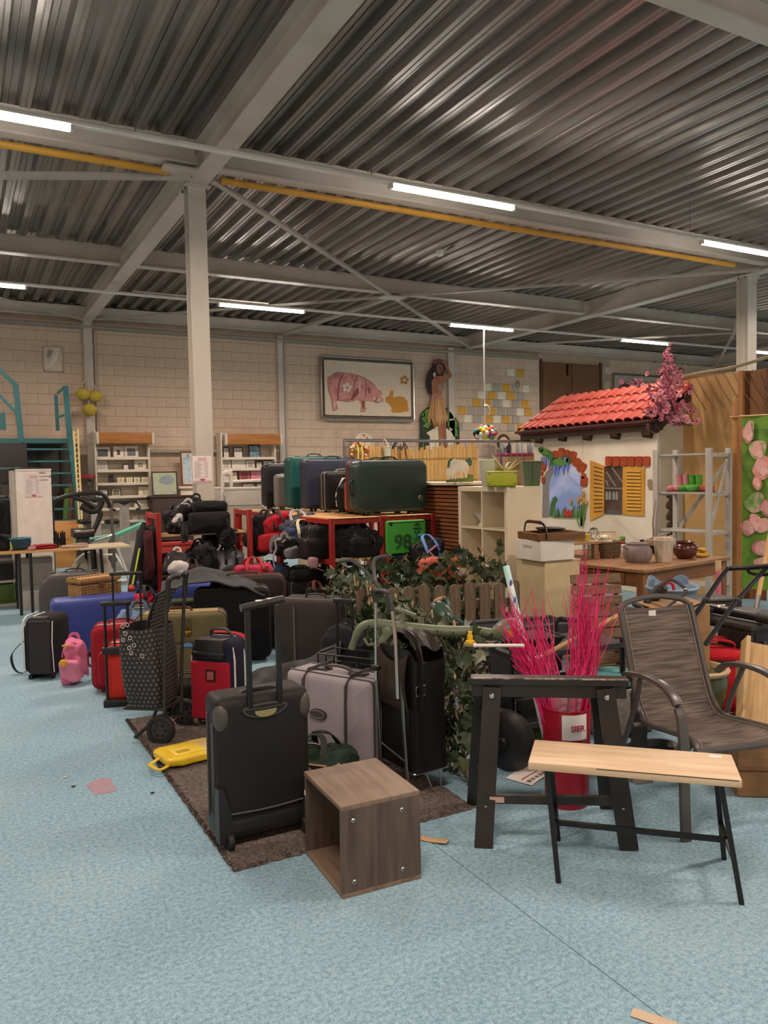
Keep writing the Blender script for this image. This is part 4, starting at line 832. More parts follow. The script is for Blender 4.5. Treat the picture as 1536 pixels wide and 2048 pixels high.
# left cluster
suitcase('suitcase', 'long glossy blue hard suitcase lying on its long edge, leftmost of the big cases', 'suitcase', (1.13, 7.35, 0), -3, .90, .24, .52, '3c4a94', 'hard', color2='36438a', rc=.05, trim='2a3268', handle=None)
t = suitcase('suitcase', 'dark grey rounded hard suitcase under the left table end', 'suitcase', (1.03, 8.55, 0), -8, .68, .26, .62, '454140', 'hard', rc=.20, trim='2a2827', handle='top')
obj('sticker', MB().box(-.12, -.142, .36, .0, -.136, .385), m_white, t)
# wicker basket on the blue case
t = thing('wicker_basket', 'small lidded wicker hamper standing on the long blue suitcase', 'basket', (1.08, 7.62, .0), 24)
t.location.z = .47
m_wk = mat('b08a58', 'weave', .8, '6f4f2c', 12)
suitcase('suitcase', 'black flat case lying behind the long blue suitcase, hidden under the wicker hamper', 'suitcase', (1.05, 7.66, 0), 5, .6, .28, .47, '232124', 'soft', rc=.04)
obj('body', MB().rb(-.20, -.11, 0, .20, .11, .14, .015), m_wk, t); obj('lid', MB().rb(-.21, -.12, .145, .21, .12, .20, .02), m_wk, t)
wv_ = MB()
for k in range(6): wv_.tube([(-.205, -.113, .015+.022*k), (.205, -.113, .015+.022*k)], .008, 5)
for k in range(15): wv_.tube([(-.2+.0286*k, -.116, 0), (-.2+.0286*k, -.119, .14)], .006, 5)
for k in range(14): wv_.tube([(-.2+.031*k, -.12, .175), (-.2+.031*k, 0, .206), (-.2+.031*k, .12, .175)], .009, 5)
obj('wicker_strands', wv_, m_wk, t, kind='stuff'); obj('catch', MB().rb(-.03, -.128, .10, .03, -.118, .17, .004), mat('6a4a2a', 'leather', .5), t)
t = suitcase('vanity_case', 'blue hard vanity case with grey lock standing behind the long blue suitcase', 'suitcase', (1.66, 7.95, 0), -14, .42, .30, .56, '3d488c', 'hard', rc=.06, trim='2c3470', handle='top', latch=False)
obj('lock_clasp', MB().rb(.06, -.168, .38, .12, -.15, .48, .006), plas('33333c', .4), t)
suitcase('suitcase', 'brown hard suitcase with ribbed corners beside the blue vanity case', 'suitcase', (2.08, 8.1, 0), -14, .46, .26, .50, '5b4c42', 'hard', rc=.06, trim='3a3029')
t = suitcase('suitcase', 'dark green case with pale green lid lying flat behind the red cases', 'suitcase', (1.62, 7.0, .28), -10, .62, .42, .18, '44503f', 'soft', color2='3a4536', rc=.06, trim='20251e', feet=False, handle=None, rot=(0, 0, -10))
suitcase('suitcase', 'black soft case carrying the green lidded case', 'suitcase', (1.62, 7.0, 0), -10, .66, .46, .28, '1d1c1e', 'soft', rc=.05, feet=False, handle=None)
t = thing('garment_bag', 'dark grey garment bag draped across the black cases behind the olive suitcase', 'bag', (1.90, 6.62, .60), -14)
obj('cloth', MB().surf(lambda a, b: (-.42+.84*a, -.3+.6*b, .06*math.sin(PI*a)+.05*noise.noise(Vector((a*4, b*4, 1)))+.09*max(0, math.sin(PI*a*1.3+.2))*(1-abs(b-.5))+.03-.22*max(0, a-.78)-.10*max(0, .2-b)), 30, 22, .012), mat('45474a', 'fabric', .85, '2f3133', 3), t)
obj('zip', MB().tube([(-.25+.05*k, -.10+.02*math.sin(k), .125+.02*math.sin(k*.8)) for k in range(10)], .006, 5), m_blk, t)
t = duffel('sports_bag', 'light blue denim bag slumped behind the polka-dot trolley', (1.27, 6.55, .0), (0, 0, -15), .40, .3, .50, '6b86a8', '3a4a60', seed=21)
duffel('sports_bag', 'small red pouch on the green lidded case', (1.44, 7.12, .46), (0, 0, 20), .22, .14, .09, 'b8203a', seed=23)
duffel('holdall', 'black holdall with white logo tag on the floor under the far left table edge', (2.02, 9.75, 0), (0, 0, 5), .52, .3, .27, '1b1a1b', seed=31)
for i, (x, y, z) in enumerate(((1.95, 9.25, 0), (2.35, 9.0, 0))): suitcase('flat_case', ('black flat portfolio case lying before the black holdall', 'grey-black flat portfolio case nearest the left red shelf post')[i], 'case', (x, y, z), 4, .62, .44, .12, ('1c1b1c', '2a2829')[i], 'soft', rc=.04, feet=False, handle=None)
# blue cases by the left shelf
t = suitcase('suitcase', 'blue hard suitcase beneath the left red shelf, behind the trolley handles', 'suitcase', (1.95, 7.42, 0), -4, .56, .2, .56, '3c4c98', 'hard', rc=.05, trim='2c3878')
suitcase('suitcase', 'darker blue hard suitcase under the red straps beside the left shelf', 'suitcase', (2.50, 7.32, 0), -4, .42, .22, .60, '2d3b8c', 'hard', rc=.06, trim='243070', handle=None)
suitcase('suitcase', 'navy teal hard suitcase at the gap between the two red shelves', 'suitcase', (2.86, 7.55, 0), -4, .24, .22, .66, '1f3a52', 'hard', rc=.09, trim='182d40', handle=None)
t = duffel('sports_bag', 'pink and red bag with trailing red straps on the darker blue suitcase', (2.50, 7.30, .605), (0, 0, -6), .40, .22, .11, 'c23f58', 'b3232a', seed=41)
obj('hanging_strap', MB().strap(smooth([(-.05, -.12, .05), (-.02, -.15, -.02), (.03, -.14, -.08), (-.02, -.15, -.16)], 5), .04, .006, up=(1, 0, 0)), fab('b3232a'), t); obj('hanging_strap', MB().strap(smooth([(.1, -.12, .05), (.14, -.15, -.03), (.16, -.14, -.09)], 5), .04, .006, up=(1, 0, 0)), fab('2a1416'), t)
# ------------------------------------------------------------------ red shelves with bags
m_red = mat('a3241b', 'wood', .4, '8c1b14', 2, bump=.08); m_pine = mat('d9b078', 'woody', .55, 'c4955c', 1.6)
def rack(label, x0, x1, y0, y1, H, shelves, mids=(), rails=True):
    t = thing('shelf_rack', label, 'shelf', (x0, y0, 0), 0)
    w, d = x1-x0, y1-y0
    for x in (0, w):
        for y in (0, d): obj('post', MB().rb(x-.024, y-.024, 0, x+.024, y+.024, H, .003, 1), m_red, t)
        for z in (H-.06,)+tuple(s_-.05 for s_ in shelves if s_ < H-.1): obj('side_rail', MB().rb(x-.02, .02, z, x+.02, d-.02, z+.05, .003, 1), m_red, t)
    for z in (H-.06,) if rails else ():
        for y in (0,): obj('front_rail', MB().rb(.02, y-.02, z, w-.02, y+.02, z+.055, .003, 1), m_red, t)
    for z in shelves:
        n = max(2, int(d/.11)) if d < .8 else max(3, int(w/.12))
        for k in range(n):
            if d < .8: obj('shelf_board', MB().rb(-.02, .03+(d-.06)*k/n, z-.018, w+.02, .03+(d-.06)*(k+.9)/n, z, .002, 1), mat('d9b078', 'woodx', .55, 'c4955c', 1.6), t)
            else: obj('shelf_board', MB().rb(.0+w*k/n, -.02, z-.018, w*(k+.92)/n, d+.02, z, .002, 1), m_pine, t)
    return t
xA0, xA1 = 1.70, 2.62
rack('red shelf rack on the left, piled with black bags before the pillar', xA0, xA1, 7.72, 8.14, 1.22, (.60, 1.0), rails=False)
rack('red shelf rack under the dark green suitcase, front left of the long rack', 3.145, 3.68, 6.86, 8.22, 1.14, (.29, .74, 1.14))
rack('red shelf rack continuing behind under the teal suitcases', 3.145, 3.68, 8.28, 9.65, 1.14, (.29, .74, 1.14))
rack('red shelf rack with the green numbered pouch, beside the slatted cabinet', 3.735, 4.285, 6.86, 8.22, 1.14, (.29, .62, 1.14))
# suitcases in a row on top
ZT = 1.14
def top_case(label, u0, u1, v0, y, d, color, kind='hard', rc=.07, w=None, **k):
    a = pl(u0, 980, y-d/2); b = pl(u1, 980, y-d/2) if u1 else None
    w = w or (b.x-a.x); h = pl((u0+(u1 or u0+60))/2, v0, y).z-ZT
    return suitcase('suitcase', label, 'suitcase', (a.x+w/2, y, ZT), 0, w, d, h, color, kind, rc=rc, **k)
t = top_case('large dark green hard suitcase on the red shelf top, nearest of the row', 716, 856, 920, 7.06, .22, '1f3834', rc=.09, color2='1b322e', trim='15211f', side_handle=True)
obj('round_badge', MB().lathe([(0, -.004), (.028, -.004), (.03, 0)], 16, Tm((.31, -.119, .16), (-90, 0, 0))), metal('9a9a92', .4), t)
obj('lock_plate', MB().rb(-.40, -.08, .30, -.385, .05, .42, .006), plas('2a3f3b', .3), t)
t.children[0]['label'] = 'dark green moulded shell'
top_case('thin dark red case right behind the dark green suitcase', 700, None, 922, 7.28, .12, '5a2620', rc=.05, w=.70)
t = top_case('orange case edge on the shelf top, behind the dark red case', 696, None, 962, 7.44, .12, 'd2562e', kind='soft', rc=.04, w=.45)
t = duffel('sports_bag', 'black and white sports bag hanging between the orange case and brown briefcase', (3.68, 7.62, ZT), (0, 0, 60), .34, .22, .32, '1a1a1c', 'd8d4d0', seed=51, pocket='c9c6c6')
top_case('black briefcase on the shelf top with chrome handle, behind the sports bag', 652, None, 944, 7.95, .14, '1c1818', kind='leather', rc=.03, w=.48, trim='8f8a84')
top_case('dark brown leather briefcase in the shelf top row', 645, None, 948, 8.12, .12, '3a241c', kind='leather', rc=.03, w=.46)
top_case('large slate blue hard suitcase in the middle of the shelf top row', 612, 730, 918, 8.42, .20, '2f3448', rc=.06, trim='1e2130')
top_case('teal hard suitcase in the shelf top row, left of the slate blue one', 580, 690, 913, 8.80, .20, '1d5c58', rc=.06, trim='17443f')
top_case('small light grey hard suitcase near the far end of the row', 554, None, 948, 9.14, .14, 'a39e99', rc=.05, w=.52, trim='6e6965')
top_case('black hard suitcase at the far left end of the shelf top row', 531, 600, 928, 9.46, .18, '26262b', rc=.06, trim='1a1a1e')
# bags on the left rack
def bagat(maker, label, u0, v0, u1, v1, y, d, rot=(0, 0, 0), z=None, **k):
    cx, cy, zb, w, h = fit(u0, v0, u1, v1, y)
    if z is not None: h = max(.04, h+(zb-z)); zb = z
    if maker == 'b': return backpack('backpack', label, (cx, cy, zb), rot, w, d, h, **k)
    if maker == 'd': return duffel('sports_bag', label, (cx, cy, zb), rot, w, d, h, **k)
    return suitcase('laptop_bag', label, 'bag', (cx, cy, zb), 0, w, d, h, rot=rot, feet=False, **k)
K = '1c1b1c'
bagat('d', 'flat black bag on the left red shelf board, at the pile bottom', 332, 1040, 400, 1060, 7.88, .30, z=1.0, color='1e1d1e', seed=61)
bagat('s', 'black laptop bag lying in the left red shelf pile', 375, 1024, 452, 1060, 7.86, .32, z=1.0, color=K, kind='soft', rc=.04)
bagat('s', 'black laptop bag topmost of the left red shelf pile', 380, 1003, 447, 1024, 7.90, .30, color='191819', kind='soft', rc=.04, handle=None)
bagat('b', 'black backpack with white stripe slanting up in the left shelf pile', 322, 992, 352, 1058, 7.90, .16, (0, 38, 0), z=1.04, color='242325', color2='cfc9c4', seed=62)
bagat('b', 'black backpack leaning steeply, third in the left shelf pile', 352, 990, 384, 1050, 7.96, .16, (0, 24, 0), z=1.04, color='1b1b1d', seed=63)
bagat('d', 'grey bag flap hanging from the left shelf pile edge', 360, 1060, 378, 1084, 7.68, .05, color='3c3a3a', seed=64)
t = thing('loose_strap', 'wide black strap hanging from the laptop bags on the left shelf', 'strap', pl(448, 1050, 7.66)); obj('webbing', MB().strap(smooth([(0, .1, .03), (.04, .02, .02), (.05, 0, -.06), (-.02, 0, -.14)], 5), .07, .008, up=(1, 0, 0)), fab('2a2829'), t)
bagat('b', 'dark grey backpack with white strap on the lower left red shelf', 322, 1100, 372, 1152, 7.62, .22, (-10, 14, 0), z=.60, color='3a3838', color2='d5cec8', seed=65)
bagat('d', 'black crumpled bag in the middle of the lower left red shelf', 368, 1096, 432, 1150, 7.86, .28, z=.60, color='1f1e1f', seed=66)
bagat('d', 'dark grey boat-shaped pouch on top of the lower shelf pile', 396, 1082, 446, 1126, 7.78, .12, (0, -30, 0), color='3c3a3a', seed=67)
bagat('d', 'shiny silver grey bag at the right end of the lower left red shelf', 430, 1100, 482, 1152, 7.84, .24, z=.60, color='87848a', seed=68)
# hanging bags on the outer side of the left rack
t = thing('hanging_bags', 'dark jackets and bags hanging on the outer left post of left shelf', 'bag', (1.62, 7.86, .45))
obj('body', MB().blob(.20, .34, .66, .6, .05, 70, 24, 18), fab('232022'), t); obj('lining', MB().blob(.10, .20, .5, .6, .03, 71, 18, 14, z0=.12, T=Matrix.Translation((-.03, -.16, 0))), fab('4a1a20'), t)
t = thing('ski_bag', 'narrow black ski bag with yellow-green stripe leaning at left shelf', 'bag', pl(262, 1182, 7.60))
dd = pl(288, 1045, 7.75)-pl(262, 1182, 7.60)
obj('body', MB().tube([dd*0, dd*.3, dd*.7, dd], [.03, .045, .045, .02], 10), fab('28272a'), t); obj('stripe', MB().strap([dd*.1+Vector((-.01, -.055, 0)), dd*.62+Vector((-.01, -.055, 0))], .045, .01, up=(1, 0, 0)), plas('b8c83a', .6), t); obj('tip', MB().ball((.0, -.03, .03), .035, 8, 6), plas('b8442a'), t)
# bags on the long rack, middle shelf
bagat('b', 'red and black hiking backpack lying on the middle shelf', 498, 1026, 588, 1082, 7.85, .30, (0, -8, 0), z=.74, color='1f1c1d', accent='b8242c', seed=81)
t = bagat('d', 'red rounded flap bag on top of the hiking backpack', 530, 1026, 586, 1066, 7.78, .22, (0, -22, 0), color='bb2430', seed=82)
bagat('d', 'grey and black striped sports bag lying high on the middle shelf', 560, 1030, 636, 1062, 7.70, .22, (0, -16, 0), color='4a4c55', strapc='aeb0b4', seed=83)
bagat('d', 'navy blue bag with cream buckle on the middle shelf', 570, 1050, 640, 1080, 7.50, .24, (0, -6, 0), color='39446a', strapc='d9cfa8', seed=84)
bagat('b', 'black backpack with pale grey trailing straps at the shelf edge', 545, 1070, 602, 1116, 7.42, .24, (10, 0, 10), z=.74, color='1d1c1e', color2='77757a', seed=85)
t = thing('loose_strap', 'pale grey strap dangling below the middle shelf', 'strap', pl(549, 1080, 7.3)); obj('webbing', MB().strap(smooth([(0, 0, 0), (.01, -.01, -.08), (-.02, -.01, -.16), (-.01, 0, -.26)], 5), .035, .005, up=(1, 0, 0)), fab('a9a6aa'), t)
t = bagat('s', 'large black bag with red and white luggage tag on the middle shelf', 616, 1046, 722, 1080, 7.16, .30, rot=(0, -4, 0), color='201f20', kind='soft', rc=.05)
obj('luggage_tag', MB().rb(.16, -.17, .05, .21, -.155, .16, .004), plas('d8473e'), t); obj('tag_stripe', MB().box(.175, -.173, .06, .195, -.170, .15), m_white, t)
bagat('s', 'black camera case on the middle shelf front', 606, 1076, 662, 1108, 7.10, .24, z=.74, color='1a1818', kind='soft', rc=.04)
bagat('d', 'bulky black holdall filling the front of the middle shelf', 655, 1062, 768, 1132, 6.98, .32, z=.74, color='1d1d1e', seed=86)
bagat('d', 'dark grey folded bag over the black holdall', 668, 1058, 756, 1092, 6.96, .26, (0, 5, 0), color='2f2d2d', seed=87)
t = thing('cap', 'dusty pink cap hanging at the middle shelf edge', 'cap', pl(626, 1136, 6.95)); obj('crown', MB().blob(.11, .09, .11, .7, .015, 88, 16, 10), fab('b08a8c'), t); obj('brim', MB().surf(lambda a, b: (-.02+.1*b, -.05-.04*math.sin(PI*a)*b, .02-.05*b), 8, 4, .004), fab('8f6c70'), t)
# low shelf
bagat('s', 'black hard case on the low shelf, upper of the stack', 574, 1137, 622, 1160, 7.35, .3, color='191818', kind='soft', rc=.04)
bagat('s', 'black hard case with grey rim on the low shelf, lower of the stack', 574, 1160, 622, 1188, 7.35, .3, z=.29, color='201e1e', kind='soft', rc=.03, piping='5d5a58')
bagat('d', 'small black bag with brown straps at the low shelf front', 608, 1174, 652, 1204, 6.98, .2, z=.29, color='1d1b1c', strapc='6a3a30', seed=89)
bagat('d', 'shapeless black bag deep on the low shelf', 505, 1132, 572, 1172, 8.3, .3, z=.29, color='1b1a1b', seed=90)
bagat('d', 'dark brown bag deep on the low shelf behind the hard cases', 626, 1136, 668, 1184, 7.6, .3, z=.29, color='2a2220', seed=91)
t = thing('loose_strap', 'long black webbing strap hanging to the floor between shelves', 'strap', pl(503, 1090, 7.9)); obj('webbing', MB().strap([(0, 0, 0), (.005, -.01, -.2), (0, 0, -.52)], .045, .005, up=(1, 0, 0)), fab('1b1a1b'), t)
# green pouch with the number 98
a = pl(770, 1074, 6.83); b = pl(848, 1074, 6.83); w_ = b.x-a.x; zt_ = pl(809, 1040, 6.83).z; zb_ = pl(809, 1106, 6.83).z
t = thing('green_pouch', 'bright green race-number pouch printed 98, hanging on the red shelf', 'bag', ((a.x+b.x)/2, 6.815, zb_), 0)
hh = zt_-zb_
obj('panel', MB().slab(w_, .035, hh, .03, .012, bulge=.006), mat('46ae3a', 'plain', .6, '3d9c32', 3), t)
obj('zip', MB().tube([(-w_*.46, -.02, hh-.02), (w_*.46, -.02, hh-.02)], .006, 6), m_blk, t); obj('puller', MB().rb(-w_*.42, -.03, hh-.05, -w_*.36, -.022, hh-.01, .003), m_blk, t)
md_ = plas('24521f', .6)
text('number', '98', .20, md_, t, (-.045, -.031, hh*.34), depth=.004, bold=.003)
text('small_print', 'FINISH\nRUN\nEL', .035, md_, t, (w_*.27, -.029, hh*.62), depth=.003)
obj('peak_logo', MB().prism([(w_*.18, hh*.82), (w_*.36, hh*.82), (w_*.27, hh*.93)], -.031, -.020), md_, t)
# right shelf pile
t = bagat('d', 'black rucksack with blue and pink straps on the right red shelf', 826, 1080, 884, 1108, 6.72, .3, (0, -10, 0), z=.64, color='232225', strapc='5c86c8', seed=92)
obj('pink_edge', MB().strap(smooth([(-.2, -.14, .05), (-.12, -.16, .13), (.05, -.15, .2)], 4), .03, .006, up=(0, 0, 1)), fab('b06a9a'), t)
bagat('d', 'black bag squashed under the rucksack on the right red shelf', 774, 1106, 850, 1136, 6.9, .3, z=.62, color='191819', seed=93)

# more bags filling the piles
bagat('d', 'black holdall along the back of the left red shelf top board', 325, 1020, 392, 1050, 8.0, .22, z=1.0, color='1a191a', seed=101)
bagat('b', 'black rucksack slung over the right end of the left red shelf', 415, 1046, 462, 1082, 7.74, .16, (0, 70, 0), color='1d1c1d', seed=102)
bagat('b', 'black bag with hanging flap under the left shelf board, beside the red crate', 404, 1062, 436, 1100, 7.95, .14, color='242223', seed=103)
bagat('d', 'black sack at the left end of the lower left red shelf', 318, 1118, 350, 1154, 7.95, .24, z=.60, color='19181a', seed=104)
bagat('d', 'maroon and black bag between the grey backpack and pink bag', 352, 1128, 404, 1158, 7.62, .2, (0, 6, 0), color='3a1a20', seed=105)
bagat('d', 'large black bag at the far end of the middle shelf, lower', 492, 1052, 552, 1092, 8.6, .34, z=.74, color='181718', seed=106)
bagat('d', 'black bag deep in the middle shelf behind the striped one', 560, 1042, 622, 1086, 8.45, .34, z=.74, color='1b1a1c', seed=107)
bagat('d', 'dark charcoal bag deep in the middle shelf behind the camera case', 612, 1052, 668, 1096, 7.6, .32, z=.74, color='222122', seed=108)
bagat('b', 'white and black small rucksack hanging below the striped bag', 560, 1072, 596, 1112, 7.36, .16, (12, -15, 0), color='1e1d1f', color2='c9c5c2', accent='6f6c70', seed=109)
bagat('d', 'black soft bag under the middle shelf, above the hard cases', 640, 1096, 700, 1134, 7.3, .3, (0, 10, 0), color='19181a', seed=110)
t = thing('coral_cushion', 'coral pink dotted cushion behind the ivy, in front of slatted cabinet', 'cushion', at(862, 1130, 6.6)); t.location.z = .62
obj('pad', MB().blob(.26, .14, .24, .7, .012, 3, 20, 12), mat('e0705c', 'fabric', .8, 'c65444', 14), t); obj('piping', MB().tube([(.128*math.cos(rad(a)), 0, .12+.115*math.sin(rad(a))) for a in range(0, 360, 15)], .007, 6, True), fab('c65444'), t)
t2 = thing('orange_bag', 'orange and white bag behind the ivy at the cabinet corner', 'bag', at(905, 1130, 6.75)); t2.location.z = .62; obj('body', MB().blob(.22, .16, .22, .6, .025, 4, 20, 12), fab('c8602c', '9c4520'), t2); obj('white_panel', MB().blob(.12, .05, .08, .6, .01, 5, 14, 8, z0=.05, T=Matrix.Translation((.02, -.07, 0))), fab('ddd4cc'), t2)
t3 = thing('low_table', 'low dark table behind the ivy holding the coral cushion and orange bag', 'table', (t.location.x-.25, t.location.y-.12, 0), -20); obj('top', MB().rb(0, 0, .58, .62, .36, .615, .006), mat('4a3426', 'woodx', .5), t3)
for x in (.03, .59):
    for y in (.03, .33): obj('leg', MB().rb(x-.02, y-.02, 0, x+.02, y+.02, .58, .003, 1), mat('4a3426', 'wood', .5), t3)
# ------------------------------------------------------------------ ivy trellis, picket fence and garden things
LEAF = [(0, 0), (.30, -.10), (.52, .10), (.34, .22), (.56, .52), (.28, .50), (.12, .72), (0, 1.0), (-.12, .72), (-.28, .50), (-.56, .52), (-.34, .22), (-.52, .10), (-.30, -.10)]
ivy_cols = [('43573a', '33452c'), ('566546', '434f36'), ('697055', '545c43'), ('394a33', '2b3926')]
leaf_me = []
for i, (c1, c2) in enumerate(ivy_cols):
    m = MB(); vs = [(x, .18*abs(x)+.10*(z-.5)**2*(1 if i % 2 else -1), z-.1) for x, z in LEAF]; vs.append((0, -.03, .35)); k = len(vs)-1
    m.add(vs, [(j, (j+1) % k, k) for j in range(k)]); m.flat = True
    me = m.mesh('leaf'); me.materials.append(mat(c1, 'plain', .42, c2, 5)); leaf_me.append(me)
def trellis(label, A, B, hA, hB, n_obj, n_stuff, seed, face=-1, name='ivy_trellis', tilt=0):
    A = Vector(A); B = Vector(B); d = B-A; L_ = d.length; ang = math.atan2(d.y, d.x); rr = random.Random(seed)
    t = thing(name, label, 'trellis', A, 0, None, (tilt, 0, math.degrees(ang)))
    lm = MB(); lm.flat = True; sec = [(-.004, -.006), (.004, -.006), (.004, .006), (-.004, .006)]
    x = -max(hA, hB)
    while x < L_:
        for sg in (1, -1):
            pts = []
            for k in range(8):
                q = k/7; xx = x+q*max(hA, hB)*.8 if sg > 0 else x+max(hA, hB)*.8*(1-q); hh = hA+(hB-hA)*min(1, max(0, xx/L_)); zz = q*(hh+.03*math.sin(x*40))
                if 0 <= xx <= L_: pts.append((xx+.006*noise.noise(Vector((x*9, q*5, sg))), sg*.006, zz))
            if len(pts) > 1: lm.sweep(pts, sec)
        x += .105
    obj('laths', lm, mat('bfa27c', 'plain', .7, '8a6d4c', 6), t, kind='stuff')
    st = [MB() for _ in leaf_me]
    for i in range(n_obj+n_stuff):
        xx = rr.uniform(0, L_); hh = hA+(hB-hA)*xx/L_; zz = rr.uniform(.02, 1.02)*hh
        if noise.noise(Vector((xx*4+seed, zz*4, 2))) < -.38: continue
        yy = face*rr.uniform(.005, .085) if rr.random() < .8 else -face*rr.uniform(.0, .06)
        s_ = rr.uniform(.06, .105); q = rr.randrange(len(leaf_me))
        rot = (rr.gauss(200 if rr.random() < .7 else 20, 40), rr.gauss(0, 38), (0 if face < 0 else 180)+rr.gauss(0, 45))
        if i < n_obj:
            o = bpy.data.objects.new('leaf', leaf_me[q]); COL.objects.link(o); o.parent = t; o.location = (xx, yy, zz); o.rotation_euler = [rad(a) for a in rot]; o.scale = (s_,)*3
        else:
            me = leaf_me[q]; st[q].add([v.co for v in me.vertices], [list(p.vertices) for p in me.polygons], Tm((xx, yy, zz), rot, (s_,)*3)); st[q].flat = True
    for q, m in enumerate(st):
        if m.v: obj('leaves', m, leaf_me[q].materials[0], t, kind='stuff')
    return t
B2 = at(1012, 1095, 6.35)
trellis('long willow trellis thick with artificial ivy leaves, behind the leather shopper', (2.19, 3.13, 0), (2.66, 5.95, 0), .715, .76, 290, 760, 1, face=1, tilt=8)
trellis('ivy trellis running behind the picket fence toward the white cube cabinet', (2.72, 5.98, 0), (B2.x, B2.y, 0), .80, B2.z, 220, 480, 2)
# picket fence
FA, FB = at(708, 1160, 5.75), at(1038, 1150, 6.05); FA.z = FB.z = 0
d = FB-FA; L_ = d.length; t = thing('picket_fence', 'weathered brown picket fence with rounded tops, in front of the ivy', 'fence', FA, math.degrees(math.atan2(d.y, d.x)))
m_pk = mat('7d6a55', 'wood', .8, '5c4c3c', 2.2)
pk = MB().prism([(-.042, 0), (.042, 0), (.042, .68)]+arc(0, .68, .042, 0, 180, 8)[1:], -.012, .012).mesh('picket'); n = 11
for k in range(n): obj('picket', pk, m_pk, t, (.05+(L_-.1)*k/(n-1), -.02, .01*math.sin(k*2)))
for z in (.14, .52): obj('rail', MB().rb(0, -.005, z, L_, .018, z+.07, .003, 1), mat('7d6a55', 'woodx', .8, '5c4c3c', 2.2), t)
# strimmer lying across the trellis top
T0 = at(870, 1255, 4.15); t = thing('strimmer', 'olive green electric strimmer lying across the ivy trellis top', 'strimmer', T0); G_ = lambda u, v, s: at(u, v, s)-T0
m_gr = mat('6f7a60', 'plain', .32, '667158', 3)
obj('shaft', MB().tube(smooth([G_(703, 1298, 4.3), G_(718, 1262, 4.28), G_(742, 1248, 4.26), G_(800, 1254, 4.2), G_(880, 1262, 4.12), G_(960, 1264, 4.05), G_(1005, 1272, 4.0)], 5), [.020]*4+[.026]*8+[.030]*13+[.026]*4+[.03]*2, 12), m_gr, t)
obj('motor_head', MB().tube(smooth([G_(985, 1270, 4.02), G_(1008, 1262, 4.0), G_(1030, 1258, 3.98), G_(1040, 1262, 3.97)], 5), [.03, .034, .04, .046, .052, .056, .058, .058, .058, .058, .056, .054, .05, .045, .035, .02], 14), m_gr, t)
obj('trigger_guard', MB().tube(smooth([G_(745, 1250, 4.27), G_(758, 1280, 4.25), G_(738, 1290, 4.26), G_(728, 1276, 4.27)], 5), .008, 8), m_gr, t)
obj('battery_body', MB().tube(smooth([G_(775, 1252, 4.22), G_(776, 1270, 4.22), G_(762, 1290, 4.22)], 4), [.03, .034, .038, .038, .036, .034, .032, .03, .022], 10), m_gr, t)
obj('fore_grip', MB().tube(smooth([G_(800, 1252, 4.2), G_(806, 1240, 4.19), G_(805, 1225, 4.19), G_(800, 1220, 4.19)], 4), [.03, .026, .022, .018, .016, .015, .015, .015, .016, .018, .018, .018, .016], 10).tube([G_(790, 1218, 4.22), G_(810, 1224, 4.19), G_(832, 1232, 4.15)], [.010, .013, .012], 10), m_gr, t)
lb = obj('warning_label', MB().box(-.024, -.0015, -.018, .026, .0015, .018, Matrix.Translation(G_(1026, 1266, 3.915)) @ Euler((0, rad(-14), rad(-35))).to_matrix().to_4x4()), plas('d88a2a', .5), t)
for k in range(5): obj('vent_slot', MB().tube([G_(976+5*k, 1274, 3.985), G_(984+5*k, 1266, 3.985)], .0022, 5), m_blk, t)
for u, v, s in ((738, 1252, 4.235), (830, 1259, 4.12), (874, 1262, 4.08), (906, 1266, 4.06), (724, 1290, 4.27)): obj('screw_hole', MB().ball(G_(u, v, s), .005, 8, 5), m_blk, t)
# second green tool: hedge trimmer body
T0 = at(895, 1222, 5.0); t = thing('hedge_trimmer', 'dark green hedge trimmer with looped handle, in front of the pickets', 'tool', T0); G_ = lambda u, v, s: at(u, v, s)-T0
m_g2 = mat('41584a', 'plain', .28, '384d40', 3)
obj('motor_body', MB().tube(smooth([G_(868, 1206, 5.0), G_(880, 1222, 4.98), G_(893, 1240, 4.95), G_(908, 1250, 4.93)], 5), [.03, .04, .05, .056, .06, .062, .064, .066, .066, .066, .064, .06, .055, .045, .03, .02], 14), m_g2, t)
obj('loop_handle', MB().tube(smooth([G_(862, 1222, 5.0), G_(868, 1208, 5.02), G_(880, 1198, 5.02), G_(893, 1200, 5.0), G_(897, 1214, 4.98), G_(893, 1226, 4.96)], 5), .016, 10), m_g2, t)
obj('rear_fin', MB().tube([G_(908, 1234, 4.93), G_(926, 1246, 4.9)], [.018, .01], 8), m_g2, t); obj('handle_pad', MB().tube([G_(868, 1203, 4.99), G_(884, 1196, 5.0)], .012, 8), plas('b98f62', .6), t)
for k in range(5): obj('vent_ring', MB().tube([G_(884+5*k+7*math.cos(rad(a)), 1232+4*k+10*math.sin(rad(a)), 4.875) for a in range(-60, 80, 20)], .003, 5), m_blk, t)
obj('cable', MB().tube(smooth([G_(862, 1222, 5.0), G_(855, 1232, 5.0), G_(848, 1236, 5.0), G_(842, 1252, 5.0)], 4), .006, 6), m_blk, t)
# hose fitting and white pole over the trellis end
t = thing('hose_fitting', 'small yellow hose connector on the trellis corner', 'fitting', at(940, 1275, 3.75)); obj('connector', MB().lathe([(.012, -.03), (.022, -.028), (.022, -.015), (.014, -.012), (.014, .012), (.010, .014), (.010, .028), (0, .028)], 14), plas('e6b422', .35), t); obj('collar', MB().lathe([(.03, -.04), (.034, -.036), (.03, -.026)], 14), plas('6a6a4a'), t)
a, b = at(950, 1291, 3.72), at(1048, 1291, 3.62); t = thing('white_pole', 'thin white metal pole lying over black steel shelf beside the ivy', 'pole', a); obj('tube', MB().tube([a-a, b-a], .008, 8), m_white, t); obj('tip', MB().ball((0, 0, 0), .011, 8, 6), m_white, t)
